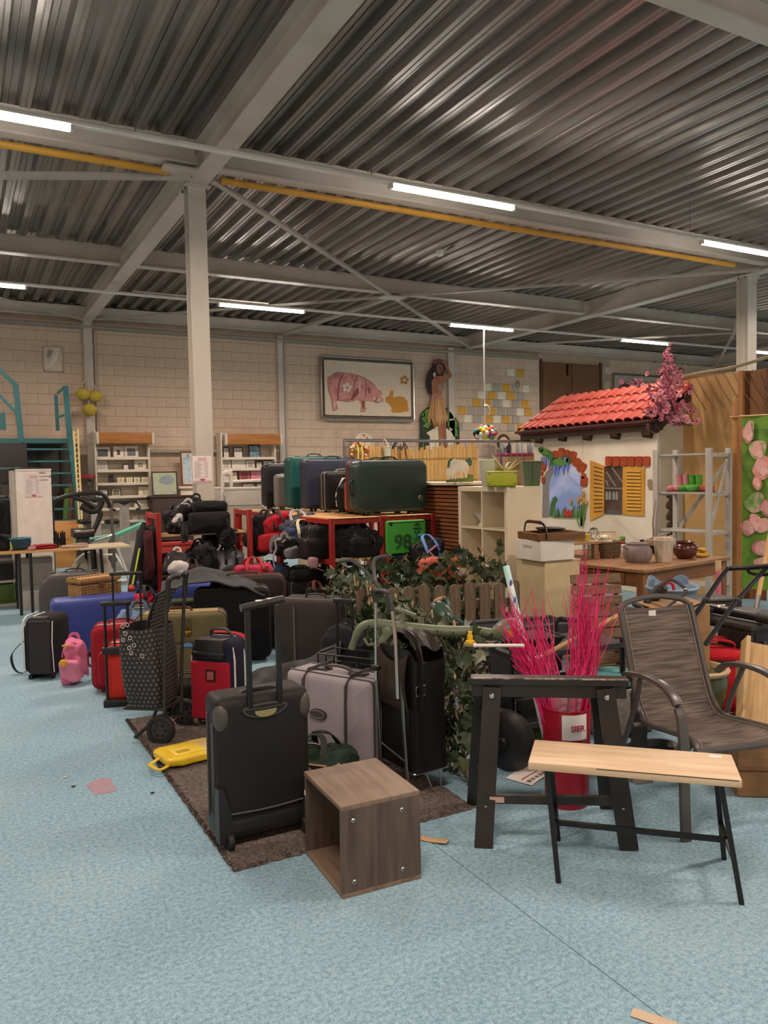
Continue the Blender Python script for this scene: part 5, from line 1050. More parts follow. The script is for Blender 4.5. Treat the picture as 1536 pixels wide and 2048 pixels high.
# black steel shelf
t = thing('steel_shelf', 'low black perforated steel shelf holding black trays, behind the pink twigs', 'shelf', (2.70, 3.50, 0), -8)
m_ss = plas('2b292d', .45)
for x in (0, .74):
    for y in (0, .34):
        m = MB(); m.flat = True; m.box(x-.002, y-.02, 0, x+.002, y+.02, .56).box(x-.02, y-.002, 0, x+.02, y+.002, .56); p_ = obj('upright', m, m_ss, t)
        hp = MB()
        for k in range(12): hp.lathe([(0, -.0026), (.006, -.0026), (.006, .0026), (0, .0026)], 8, Tm((x+.011, y, .04+.043*k), (90, 0, 0)))
        obj('slot_holes', hp, plas('8f8f95', .6), p_, kind='stuff')
for z in (.10, .50): obj('shelf_plate', MB().rb(-.02, -.02, z, .76, .36, z+.035, .004, 1), m_ss, t)
for i, (x, z, h) in enumerate(((.04, .136, .12), (.40, .136, .16), (.05, .536, .06))):
    q = thing('black_tray', ('black plastic tray, left on the lower steel shelf board', 'deeper black plastic tray, right on the lower steel shelf board', 'shallow black tray on the steel shelf top')[i], 'tray', Vector((2.70, 3.50, 0))+Matrix.Rotation(rad(-8), 3, 'Z') @ Vector((x, .03, z)), -8)
    obj('tray', MB().surf(lambda a, b: ((.0+.31*a), .28*b, h*(1-min(1, 8*min(a, 1-a, b, 1-b)))), 16, 14, .006), m_blk2, q); obj('rim', MB().tube([(0, 0, h), (.31, 0, h), (.31, .28, h), (0, .28, h)], .008, 6, True), m_blk2, q)
# long trough, garden tools behind
t = thing('planter_trough', 'long dark grey planter trough behind the strimmer head', 'planter', (2.85, 4.30, 0), -12)
obj('body', MB().surf(lambda a, b: (.85*a, .30*b, .50*(1-min(1, 9*min(a, 1-a, b*.4, (1-b)*.4)))), 24, 18, .012), plas('3f3d40', .6), t); obj('rim', MB().tube([(0, 0, .50), (.85, 0, .50), (.85, .3, .50), (0, .3, .50)], .014, 6, True), plas('4a484b', .5), t)
a, b = at(1085, 1312, 4.3), at(1246, 1226, 4.6); t = thing('broom_handle', 'bare wooden broom handle slanting behind the pink twigs', 'handle', a); obj('stick', MB().tube([a-a, b-a], .013, 10), mat('b98d62', 'plain', .55, 'a67a50', 4), t); obj('ferrule', MB().tube([(a-a)-(b-a).normalized()*.06, a-a], .016, 10), m_steel, t)
a = at(1112, 1262, 4.9); t = thing('walking_frame', 'bent black tube handle standing against the cream pedestal', 'tube', a); g = lambda u, v, s: at(u, v, s)-a
obj('tube', MB().tube(smooth([g(1120, 1340, 4.9), g(1112, 1262, 4.9), g(1114, 1242, 4.9), g(1124, 1237, 4.9), g(1150, 1240, 4.85), g(1182, 1243, 4.8)], 5), .014, 8), m_blk, t); obj('foam_grip', MB().tube([g(1126, 1238, 4.9), g(1165, 1241, 4.83)], .019, 8), m_blk2, t)
p = flo(1048, 1466); t = thing('stone_ring', 'grey stone ring parasol foot on the carpet beside the trestle', 'stone', (p.x+.06, p.y+.1, 0)); obj('ring', MB().lathe([(.045, .0), (.15, .0), (.165, .05), (.15, .10), (.09, .125), (.055, .12), (.045, .0)], 24), mat('8c857c', 'stone', .9, '6f6962', 8), t)
obj('insert', MB().lathe([(0, .01), (.04, .01), (.044, .115), (.03, .118), (.028, .02), (0, .02)], 14), plas('4d4945'), t)
p = flo(1012, 1540); t = thing('dustbin_cover', 'black round bin cover standing on edge behind the trestle leg', 'cover', (lambda q: (q.x, q.y, .165))(flo(1010, 1545)), 0, None, (90, 0, -62)); obj('disc', MB().lathe([(0, .02), (.10, .018), (.15, .0), (.165, -.02), (.158, -.02), (.143, -.004), (.10, .008), (0, .011)], 32), plas('1e1d1e', .45), t); obj('knob', MB().lathe([(.03, .02), (.035, .05), (.03, .06), (0, .062)], 14), m_blk, t)
p = flo(1060, 1552); t = thing('leaflet', 'white printed leaflet lying on the blue carpet beside the trestle', 'paper', (p.x, p.y, .001), 20); obj('sheet', MB().surf(lambda a, b: (-.11+.22*a, -.075+.15*b, .004+.006*math.sin(PI*a)), 6, 3, .001), plas('e6ded6', .7), t)
m = MB()
for k in range(5): m.rb(-.09+.035*k, -.055, .009, -.07+.035*k, -.035, .0115, .0005, 1)
obj('printed_images', m, plas('7a6a60', .7), t, kind='stuff'); obj('red_line', MB().box(-.09, -.01, .0108, .09, -.004, .0115), plas('b04a48', .7), t)
p = flo(1075, 1445); t = thing('grass_mat', 'square of bright green artificial grass under the steel shelf', 'mat', (3.05, 3.72, 0), -8); rr = random.Random(4); gm = MB().box(-.3, -.22, 0, .3, .22, .006)
gb = MB()
for i in range(2600):
    x, y = rr.uniform(-.3, .3), rr.uniform(-.22, .22); gb.add([(x-.003, y, .005), (x+.003, y, .005), (x+rr.gauss(0, .01), y+rr.gauss(0, .01), rr.uniform(.018, .03))], [(0, 1, 2)])
obj('backing', gm, plas('4a6a2c', .9), t); obj('blades', gb, mat('6a8f34', 'plain', .7, '4f7426', 6), t, kind='stuff')
t = thing('cushion', 'turquoise seat cushion behind the left chair edge', 'cushion', at(1226, 1334, 4.7)); t.location.z = .28; obj('pad', MB().blob(.34, .30, .07, .5, .01, 7, 20, 10), fab('5fa3a6', '4d8d90'), t); obj('piping', MB().tube([(.165*math.cos(rad(a)), .145*math.sin(rad(a)), .035) for a in range(0, 360, 15)], .006, 6, True), fab('4d8d90'), t)
t = thing('folded_mat', 'dark folded mat with white zigzag pattern under the turquoise cushion', 'mat', (t.location.x, t.location.y, 0)); obj('mat', MB().rb(-.2, -.17, 0, .2, .17, .28, .05, 3), mat('4a4644', 'weave', .8, 'a49c92', 10), t); obj('strap', MB().box(-.03, -.174, .0, .03, -.170, .28), m_blk, t)
p = flo(1276, 1572); t = thing('parasol_foot', 'weathered grey wooden foot block behind the bench', 'block', (p.x+.06, p.y+.05, 0), -14); obj('block', MB().rb(-.05, -.05, 0, .05, .05, .09, .008), mat('9a9086', 'wood', .8, '857b71', 3), t); obj('post', MB().rb(-.03, -.03, .09, .03, .03, .36, .006), plas('2f2c2b', .6), t)
p = flo(1330, 1445)
t = thing('coiled_hose', 'black coiled cable and dark parts under the garden chair', 'cable', (3.25, 3.0, 0)); obj('coil', MB().tube([(.14*math.cos(rad(a))*(1+a/6000), .12*math.sin(rad(a)), .012+a/45000) for a in range(0, 1800, 20)], .010, 6), m_blk, t); obj('plug', MB().rb(.12, -.02, 0, .18, .02, .035, .008), m_blk2, t)
# green glazed pot
t = thing('glazed_pot', 'large green glazed pot with cream rim behind the garden chair', 'pot', (3.92, 3.28, 0)); obj('body', MB().lathe([(0, 0), (.10, 0), (.105, .01), (.15, .10), (.178, .20), (.185, .27), (.175, .315)], 36), mat('5a6240', 'plain', .2, '434b2e', 5), t)
obj('rim', MB().lathe([(.175, .31), (.19, .318), (.197, .335), (.19, .348), (.172, .345), (.165, .30), (.16, .15), (0, .1)], 36), mat('d8c29c', 'plain', .3, 'c4ab82', 6), t)
# red cool bag
t = thing('cool_bag', 'bright red zip bag with two handles behind the green pot', 'bag', at(1432, 1395, 5.1)); t.location.z = 0
obj('body', MB().slab(.42, .26, .34, .06, .05, bulge=.01), fab('c8222c', 'a5151f'), t); obj('lid', MB().rb(-.21, -.135, .33, .21, .135, .40, .03), fab('d62a33', 'b81d26'), t); obj('zip', MB().tube([(-.205, -.139, .335), (.205, -.139, .335)], .008, 6), m_blk, t)
for y in (-.05, .05): obj('handle', MB().strap(smooth([(-.10, y, .395), (-.09, y, .44), (0, y, .455), (.09, y, .44), (.10, y, .395)], 5), .035, .01, up=(0, 0, 1)), fab('d62a33'), t)
t.rotation_euler.z = rad(-38)
# big black storage box with pump and mower handle behind the chair
cb = at(1503, 1251, 4.9); zb = cb.z
t = thing('storage_box', 'big black plastic storage box with ribbed lid behind the red bag', 'box', (cb.x, cb.y, 0), -4)
obj('tub', MB().rb(.02, .02, 0, .52, .58, zb-.03, .02), plas('1c1b1b', .5), t); obj('lid', MB().rb(0, 0, zb-.04, .54, .60, zb, .012), plas('3a3734', .5), t)
obj('handle', MB().tube(smooth([(.12, .01, zb-.12), (.14, -.03, zb-.16), (.22, -.03, zb-.16), (.24, .01, zb-.12)], 4), .012, 8), m_blk, t)
for k in range(4): obj('rib', MB().rb(.05+.13*k, .008, .03, .07+.13*k, .03, zb-.06, .006), plas('1c1b1b', .5), t)
obj('paper_label', MB().box(.014, .28, zb-.24, .020, .40, zb-.06), m_white, t)
BXM = Matrix.Translation((cb.x, cb.y, 0)) @ Matrix.Rotation(rad(-4), 4, 'Z'); a, b = BXM @ Vector((.10, .56, zb+.041)), BXM @ Vector((.10, -.04, zb+.041)); t = thing('pump', 'black cylindrical hand pump with a red button, lying on the storage box', 'pump', a); dv = b-a
obj('barrel', MB().tube([dv*0, dv], .032, 16), m_blk, t); obj('end_cap', MB().tube([dv*.88, dv*1.04], .038, 16), m_blk2, t); obj('collar', MB().tube([dv*.14, dv*.2], .04, 14), m_blk2, t)
obj('red_button', MB().lathe([(0, .004), (.017, .003), (.019, 0)], 14, Tm(tuple(dv*.08+Vector((-.0, -.033, .006))), (90, 0, -20))), plas('b83a44', .5), t); obj('sticker', MB().box(-.02, -.002, -.012, .03, .002, .012, Tm(tuple(dv*.36+Vector((-.012, -.024, .026))), (-50, 0, -30))), m_white, t)
T0 = at(1450, 1180, 4.7); t = thing('mower_handle', 'black folding mower handle rising from behind the chair', 'handle', T0); G_ = lambda u, v, s: at(u, v, s)-T0
obj('tube', MB().tube(smooth([G_(1376, 1250, 4.55), G_(1412, 1198, 4.6), G_(1450, 1143, 4.65), G_(1462, 1137, 4.66), G_(1500, 1135, 4.5), G_(1560, 1130, 4.3)], 5), .014, 8), m_blk, t); obj('tube', MB().tube([G_(1410, 1290, 4.3), G_(1470, 1205, 4.35), G_(1535, 1133, 4.4)], .013, 8), m_blk, t)
obj('cross_bar', MB().tube([G_(1412, 1203, 4.6), G_(1478, 1200, 4.4)], .010, 8), m_blk, t); obj('grip_loop', MB().tube(smooth([G_(1496, 1136, 4.5), G_(1500, 1146, 4.5), G_(1530, 1150, 4.4), G_(1550, 1140, 4.3)], 4), .009, 8), m_blk, t); obj('cable', MB().tube(smooth([G_(1405, 1205, 4.6), G_(1380, 1218, 4.6), G_(1372, 1230, 4.6)], 4), .005, 6), m_blk, t)
for u, v, s in ((1412, 1200, 4.6), (1474, 1200, 4.36)): obj('clamp_knob', MB().ball(G_(u, v, s), .022, 8, 6), m_blk2, t)
a, b = at(1512, 1218, 5.6), at(1560, 960, 5.9); t = thing('rake_handle', 'long pale wooden tool handle with steel socket at the right edge', 'handle', a); obj('stick', MB().tube([(b-a)*.1, (b-a)], .016, 10), mat('d0ab72', 'plain', .5, 'bb955c', 4), t); obj('socket', MB().tube([(b-a)*-.06, (b-a)*.1], [.012, .019], 10), m_steel, t)
# pine boards and boxes at the right edge
t = thing('pine_trough', 'V-shaped trough of pale pine boards tilted at the right edge', 'board', at(1478, 1330, 4.0)); t.location.z = .40; t.rotation_euler = (rad(-28), rad(10), rad(-42))
mpn = mat('c9a876', 'wood', .6, 'b08c5a', 2)
obj('board', MB().rb(-.01, -.02, -.30, .16, 0, .28, .003, 1), mpn, t); obj('board', MB().rb(-.01, -.12, -.30, .01, 0, .28, .003, 1), mpn, t); obj('board', MB().rb(.16, -.02, -.30, .30, 0, .24, .003, 1), mpn, t)
t = thing('cardboard_sheet', 'brown cardboard sheet leaning below the pine trough', 'cardboard', flo(1496, 1492), 0, None, (-12, 0, -50)); obj('sheet', MB().rb(-.06, -.004, 0, .22, .004, .46, .002, 1), mat('9c7a52', 'plain', .8, '8f6e48', 3), t); obj('flap', MB().rb(-.06, -.03, .46, .20, .004, .466, .002, 1), mat('9c7a52', 'plain', .8), t)
t = thing('wooden_crate', 'wooden box of two stacked boards at the right edge under the chair', 'box', (3.18, 2.42, 0), -35)
for k in range(2): obj('board', MB().rb(0, 0, .125*k+.002, .40, .022, .125*k+.123, .003, 1), mat('a5794e', 'woodx', .6, '8c6440', 2), t); obj('board', MB().rb(0, .024, .125*k+.002, .022, .34, .125*k+.123, .003, 1), mat('a5794e', 'woody', .6, '8c6440', 2), t)
t = thing('terracotta_mat', 'worn reddish brown mat on the floor under the green pot', 'mat', (4.35, 3.25, 0), -14); obj('mat', MB().rb(-.6, -.55, 0, .55, .5, .012, .004), mat('8d6a55', 'carpet', .95, '75543f', bump=.4), t); obj('hem', MB().tube([(-.6, -.55, .01), (.55, -.55, .01), (.55, .5, .01), (-.6, .5, .01)], .006, 6, True), mat('6a4a38', 'plain', .9), t)
p = flo(1503, 1440); t = thing('power_tool', 'small black and yellow power tool on the reddish mat', 'tool', (p.x, p.y, .012), -20); obj('body', MB().blob(.17, .08, .06, .6, .006, 3, 18, 10), m_blk2, t); obj('yellow_shell', MB().blob(.11, .05, .03, .6, .004, 5, 16, 8, z0=.045), plas('d8b42a', .4), t)
obj('cord', MB().tube([(-.08-.07*math.cos(rad(a))+a/9000, .06*math.sin(rad(a)), .01+a/30000) for a in range(0, 900, 20)], .007, 6), m_blk, t)
# scraps on the carpet
p = flo(205, 1572); t = solo('tape_patch', 'faded red tape patch stuck on the blue carpet at the left', 'tape', poly_plate([(-.06, -.10), (.045, -.11), (.05, .02), (.06, .06), (.04, .11), (-.03, .09), (-.065, .06)], -.001, .0015), mat('a8747e', 'plain', .85, '8f8f9a', 45), (p.x, p.y, .001), 0, None, (-90, 0, 5))
p = flo(856, 1680); t = thing('tape_strip', 'curled beige tape strip at the carpet seam beside the cube', 'tape', (p.x, p.y, .002), -55); obj('strip', MB().surf(lambda a, b: (-.09+.18*a, -.02+.04*b, .002+.02*max(0, a-.6)), 8, 2, .001), plas('c9a87c', .5), t)
p = flo(1296, 2032); t = thing('tape_strip', 'beige tape strip at the bottom frame edge', 'tape', (p.x, p.y-.02, .002), -60); obj('strip', MB().surf(lambda a, b: (-.06+.12*a, -.02+.04*b, .002), 4, 2, .001), plas('c4ae94', .5), t)
for i, (u, v) in enumerate(((130, 1556), (147, 1574), (305, 1587))):
    p = flo(u, v); solo('crumb', ('pale crumb on carpet left of the red tape patch', 'dark crumb on carpet just left of red tape patch', 'dark pebble on carpet right of the red tape patch')[i], 'crumb', MB().ball((0, 0, .004), .008, 8, 6, sc=(1.4, 1, .5)), plas(('cfc8c0', '2e2c2b', '2a2928')[i], .7), (p.x, p.y, 0))

p = at(1318, 1215, 4.95); t = thing('cardboard_carton', 'brown cardboard carton behind the garden chair under the red-handled shears', 'box', (p.x-.10, p.y-.12, 0), -24)
zq = at(1345, 1208, 4.65).z-.035; obj('carton', MB().rb(0, 0, 0, .30, .30, zq, .006), mat('9a7852', 'plain', .85, '8a6a46', 3), t); obj('flap', MB().rb(-.06, 0, zq-.02, 0, .30, zq-.014, .003), mat('9a7852', 'plain', .85), t); obj('tape', MB().box(.13, -.001, 0, .17, .30, zq+.001), mat('b89a6a', 'plain', .4), t)
# ------------------------------------------------------------------ right background
def plx(u, v, x): d = ray(u, v); return EYE + d*(x/d.x)
m_cream = mat('e9dcc0', 'plain', .4, 'e2d3b4', 3)
# white cube cabinet
kx, ky, kz = 4.302, 5.632, 1.42; KW, KD = .78, .39
t = thing('cube_cabinet', 'tall cream cube cabinet with open cells behind the picket fence', 'cabinet', (kx, ky+KW, 0), -90)   # local x runs towards the viewer
obj('top_panel', MB().rb(0, 0, kz-.045, KW, KD, kz, .002, 1), m_cream, t); obj('bottom_panel', MB().rb(0, 0, 0, KW, KD, .045, .002, 1), m_cream, t)
obj('side_panel', MB().rb(0, 0, .045, .045, KD, kz-.045, .002, 1), m_cream, t); obj('side_panel', MB().rb(KW-.045, 0, .045, KW, KD, kz-.045, .002, 1), m_cream, t)
obj('divider', MB().box(KW/2-.009, .003, .045, KW/2+.009, KD, kz-.045), m_cream, t)
for k in range(1, 4): obj('shelf_panel', MB().box(.045, .004, kz-.045-.345*k-.009, KW-.045, KD, kz-.045-.345*k+.009), m_cream, t)
obj('back_panel', MB().box(.045, KD-.012, .045, KW-.045, KD-.004, kz-.045), m_cream, t)
KT = Vector((kx, ky, kz))
sh_z = kz-.045-.345+.009
t = thing('glass_bowl', 'pale glass bowl standing in the left open cell of the cream cabinet', 'bowl', (kx+.17, ky+.58, sh_z)); obj('bowl', MB().lathe([(0, .004), (.04, .004), (.045, .05), (.10, .125), (.105, .13), (.10, .13), (.04, .06), (0, .055)], 24), mat('cfd0c4', 'plain', .15), t); obj('foot', MB().lathe([(0, 0), (.06, 0), (.055, .02), (.04, .03)], 20), mat('e4ddcc', 'plain', .3), t)
t = thing('painted_vase', 'small white vase with dark painted pattern in the right open cell', 'vase', (kx+.15, ky+.13, sh_z)); obj('vase', MB().lathe([(0, 0), (.04, 0), (.045, .02), (.05, .10), (.065, .17), (.06, .172), (.045, .10), (0, .02)], 22), mat('e8e2d4', 'art', .3, '3c4a5c', 16), t); obj('rim', MB().lathe([(.062, .166), (.067, .172), (.062, .176)], 20), plas('3c4a3c'), t)
# slatted cabinet
t = thing('slatted_cabinet', 'tall cabinet faced with narrow brown wood slats, behind the green numbered pouch', 'cabinet', (4.37, 7.55, 0), -90)
ws = mat('9a6138', 'woodx', .5, '7d4b28', 2); SL = .040
for k in range(34): obj('slat', MB().rb(0, 0, .06+SL*k, 1.09, .014, .06+SL*k+.029, .003, 1), ws, t, (0, .004*math.sin(k*7), 0))
obj('carcass', MB().box(.01, .02, 0, 1.08, .3, 1.43), mat('4a2c18', 'plain', .7), t); obj('top_board', MB().rb(-.25, -.05, 1.43, 1.10, .5, 1.46, .004, 1), mat('ddd0b8', 'plain', .5), t)
# things on the cabinet tops
t = thing('square_planter', 'dark green tapered square planter on the cream cabinet top', 'planter', at(1062, 963, 7.25)); t.location.z = kz; t.rotation_euler.z = rad(-30)
gp = plas('59694a', .5)
def taper(w0, w1, h, th=.006): return MB().surf(lambda a, b: (lambda q, w: (w*q[0], w*q[1], h*b))((lambda s_: ((-.5+4*s_, -.5) if s_ < .25 else (.5, -.5+4*(s_-.25)) if s_ < .5 else (.5-4*(s_-.5), .5) if s_ < .75 else (-.5, .5-4*(s_-.75))))(a % 1), w0+(w1-w0)*b), 16, 4, th).box(-w0/2, -w0/2, 0, w0/2, w0/2, .006)
pb_ = obj('body', taper(.135, .175, .22), gp, t); obj('rim', MB().tube([(-.09, -.09, .222), (.09, -.09, .222), (.09, .09, .222), (-.09, .09, .222)], .008, 6, True), gp, t); obj('groove', MB().tube([(0, -.069, .005), (0, -.088, .215)], .003, 5), plas('46553a'), t)
t = thing('tall_vase', 'pale grey-green tapered vase beside the lime planter box', 'vase', at(976, 963, 7.2)); t.location.z = kz; obj('body', MB().lathe([(0, 0), (.052, 0), (.055, .01), (.074, .245), (.070, .248), (.05, .02), (0, .015)], 28), mat('c6c8b0', 'plain', .35), t); obj('rim', MB().lathe([(.073, .238), (.078, .244), (.073, .25)], 28), mat('d2d4be', 'plain', .35), t)
t = thing('planter_box', 'lime green metal planter box with rivets on the cream cabinet', 'planter', at(1003, 963, 7.05)); t.location.z = kz; t.rotation_euler.z = rad(-30); lm_ = plas('b7bd2e', .4)
obj('body', MB().rb(-.13, -.06, .01, .13, .06, .135, .008), lm_, t); obj('rim', MB().tube([(-.13, -.06, .135), (.13, -.06, .135), (.13, .06, .135), (-.13, .06, .135)], .006, 6, True), lm_, t)
for x in (-.115, .115):
    for z in (.03, .12): obj('rivet', MB().ball((x, -.062, z), .007, 8, 5), plas('6e7420'), t)
obj('foot', MB().box(-.12, -.05, 0, .12, .05, .012), plas('6e7420'), t)
t = thing('dried_arrangement', 'dried tropical pods and purple leaves standing behind the lime planter', 'plant', at(1008, 940, 7.25)); t.location.z = kz
for k in range(9): a = rad(-30+34*k); obj('pod', MB().tube(smooth([(0, 0, .02), (.03*math.cos(a), .03*math.sin(a), .13), (.10*math.cos(a), .07*math.sin(a), .18+.015*(k % 3)), (.16*math.cos(a), .10*math.sin(a), .22+.03*(k % 2))], 4), [.006]*4+[.012, .014, .014, .012, .010, .008, .006, .005, .004], 6), mat(('b6a455', '8f9440', 'c9b98a')[k % 3], 'plain', .5), t)
obj('purple_leaf', MB().surf(lambda a, b: (-.03+.06*a*(1-b), .02*math.sin(3*b), .1+.26*b), 4, 8, .003), mat('6a5468', 'plain', .5), t); obj('dry_leaf', MB().surf(lambda a, b: (-.02+.05*a*(1-b)-.12*b, .01, .15+.16*b), 4, 8, .003), mat('d8c8a8', 'plain', .6), t)
# sheep board
a = at(890, 956, 7.75); b = at(946, 956, 7.75); wd = (b-a).length
t = thing('sheep_cutout', 'painted wooden cutout of white sheep on green grass, on the slatted cabinet top', 'ornament', ((a.x+b.x)/2, (a.y+b.y)/2, 1.462), -29); k_ = wd/190.0
P_ = lambda pts: [((x-855)*k_, (412-z)*k_) for x, z in pts]
obj('base', poly_plate(P_([(765, 412), (950, 412), (950, 365), (920, 358), (890, 385), (800, 388), (765, 400)]), -.012, .012), mat('6d7f3c', 'plain', .6, '54662c', 9), t)
obj('sheep', poly_plate(P_([(770, 360), (765, 325), (790, 315), (800, 270), (825, 250), (850, 262), (895, 265), (918, 290), (922, 330), (908, 350), (908, 385), (900, 385), (896, 350), (875, 345), (872, 385), (864, 385), (862, 345), (835, 345), (832, 395), (825, 395), (822, 360), (812, 395), (805, 395), (803, 362), (792, 395), (784, 395), (780, 365)]), -.018, -.006), mat('e8e0cc', 'plain', .7, 'd3c8b2', 14), t)
obj('foliage', poly_plate(P_([(775, 315), (780, 270), (800, 250), (830, 246), (815, 300)]), -.004, .008), mat('3f6b4c', 'plain', .6), t); obj('foliage', poly_plate(P_([(895, 262), (930, 246), (945, 270), (942, 300), (920, 305)]), -.004, .008), mat('3f6b4c', 'plain', .6), t)
# heras fence with bamboo
f0 = at(688, 881, 10.2); fy = f0.y; fx1 = pl(1072, 880, fy).x; fz = f0.z
t = thing('mesh_fence', 'galvanised wire fence panel with bamboo screen in front of the pig sign', 'fence', (f0.x, fy, 0)); fl_ = fx1-f0.x; gz = metal('a9a6a2', .4)
obj('frame', MB().tube([(0, 0, 0), (0, 0, fz), (fl_, 0, fz), (fl_, 0, 0)], .024, 10), gz, t)
wm = MB()
for k in range(1, int(fl_/.10)): wm.tube([(.10*k, 0, .1), (.10*k, 0, fz+.0)], .005, 5)
obj('mesh_wires', wm, gz, t, kind='stuff'); obj('mesh_wires', MB().tube([(0, 0, fz-.22), (fl_, 0, fz-.22)], .005, 5).tube([(0, 0, 1.0), (fl_, 0, 1.0)], .005, 5), gz, t, kind='stuff')
t = thing('bamboo_screen', 'roll of pale bamboo canes tied along the wire fence', 'screen', (0, fy-.06, 0)); xa, xb = pl(704, 900, fy-.06).x, pl(953, 900, fy-.06).x; zt = pl(800, 889, fy).z; zb = 1.30
bb = [MB(), MB()]; rr = random.Random(8); x = xa; i = 0
while x < xb:
    r_ = rr.uniform(.011, .017); x += r_; h_ = zt+rr.uniform(-.05, .03)-.05*math.sin((x-xa)*1.7)**2; bb[i % 2].tube([(x+rr.gauss(0, .002), 0, zb), (x, 0, (zb+h_)/2+.1), (x+rr.gauss(0, .004), 0, h_)], [r_, r_*.97, r_*.92], 7); x += r_; i += 1
for m, c in zip(bb, (('dcb877', 'c29a58'), ('cfa866', 'b58c4c'))): obj('bamboo_canes', m, mat(c[0], 'wood', .45, c[1], 1.2), t, kind='stuff')
for z in (1.45, 1.75): obj('tie_wire', MB().tube([(xa, -.02, z), (xb, -.02, z+.01)], .003, 5), plas('6a4a2a'), t)
c = pl(717, 905, fy-.16); t = thing('wreath', 'orange and cream wreath hung on the fence end post', 'wreath', c); rr = random.Random(5)
obj('ring', MB().tube([(.11*math.cos(rad(a)), 0, .10*math.sin(rad(a))) for a in range(0, 360, 20)], .028, 8, True), mat('c98b4a', 'weave', .8, 'a06a34', 14), t)
for k in range(18): a = rad(20*k); obj('gourd', MB().ball((.115*math.cos(a)+rr.gauss(0, .01), -.025, .105*math.sin(a)+rr.gauss(0, .01)), rr.uniform(.016, .028), 8, 6), plas(rr.choice(('d97b3a', 'e8d2a8', 'c9603a', 'd8b25a', '7a4a2a')), .5), t)
for x in (-.03, .03): obj('ribbon', MB().strap([(x, -.03, .10), (x+.01, -.04, 0), (x, -.04, -.12)], .02, .004, up=(0, 1, 0)), plas('e2c95e', .6), t)
c = pl(774, 904, fy-.12); t = thing('hanging_pot', 'small pale green pot hooked over the wire fence', 'pot', (c.x, c.y, c.z-.07)); obj('pot', MB().lathe([(0, 0), (.045, 0), (.058, .125), (.064, .13), (.06, .14), (.05, .13), (0, .02)], 20), mat('c9ceb4', 'plain', .5), t); obj('hook', MB().tube(smooth([(0, -.05, .13), (.0, .0, .20), (0, .08, .235), (0, .12, .18)], 4), .007, 6), m_white, t)
c = pl(808, 905, fy-.12); t = thing('basket_hoop', 'thin brown basket hoop hooked over the bamboo screen', 'hoop', c); obj('hoop', MB().tube(smooth([(-.06, 0, -.10), (-.06, 0, .06), (-.02, .02, .12), (.03, .02, .06), (.05, 0, -.10)], 5), .009, 6), mat('6a4a34', 'plain', .6), t); obj('tie', MB().ball((-.02, .02, .12), .014, 8, 6), m_white, t)
# bottles beyond the fence
for i, (u, c) in enumerate(((1004, '9aa8b4'), (1018, '2c2c34'), (1036, 'b4c4d8'), (1048, 'd8d8dc'), (1060, '8a8f98'))):
    p = pl(u, 906, fy+.5); t = thing('bottle', ('blue glass bottle, leftmost beyond the fence', 'dark bottle second in row beyond the fence', 'pale blue bottle on the pink tray beyond fence', 'clear bottle on the pink tray beyond fence', 'grey bottle at the fence end by the playhouse')[i], 'bottle', (p.x, p.y, 1.84), 0, 'bottles on the pink tray'); obj('body', MB().lathe([(0, 0), (.035, 0), (.037, .01), (.037, .11), (.014, .14), (.013, .17), (0, .17)], 14), mat(c, 'plain', .12), t); obj('cap', MB().lathe([(.015, .165), (.016, .19), (0, .19)], 12), m_white, t)
p = pl(1036, 907, fy+.5); t = thing('tray_stand', 'tall stand with pink tray top carrying bottles beyond the fence', 'stand', (p.x, p.y, 0)); obj('tray', MB().rb(-.32, -.15, 1.805, .28, .15, 1.84, .01), plas('c42a68', .4), t); obj('cabinet', MB().rb(-.30, -.14, 0, .26, .14, 1.80, .01), mat('b08a62', 'wood', .5), t); obj('orange_box', MB().box(.02, -.155, 1.70, .26, -.14, 1.78), plas('c98a5a'), t)
# hanging pompom
p = pl(968, 665, 12.87); pz = pl(968, 866, 12.87).z
t = thing('pompom_ball', 'ball of coloured wool pompoms hanging on a white ribbon', 'ornament', (p.x, 12.87, pz)); rr = random.Random(9)
for k in range(54):
    ph = math.acos(1-2*(k+.5)/54); th = k*2.399; R_ = .17; obj('pompom', MB().ball((R_*1.25*math.sin(ph)*math.cos(th), R_*math.sin(ph)*math.sin(th), R_*.75*math.cos(ph)), .052, 8, 6), fab(rr.choice(('e7c63a', 'd8475e', '4aa8a0', 'efe6d8', '2b3550', 'c9417a', '17171c', 'e0882e', 'efe6d8'))), t)
obj('ribbon', MB().strap([(0, 0, .1), (0, 0, LZ-pz-.02)], .028, .006, up=(0, 1, 0)), m_white, t); zk = pl(970, 815, 12.87).z-pz
obj('bow', MB().tube(smooth([(-.03, -.02, zk+.03), (.03, -.03, zk+.04), (.09, -.02, zk-.01), (.10, -.02, zk-.10), (.07, -.02, zk-.14)], 5), .016, 8), m_white, t)
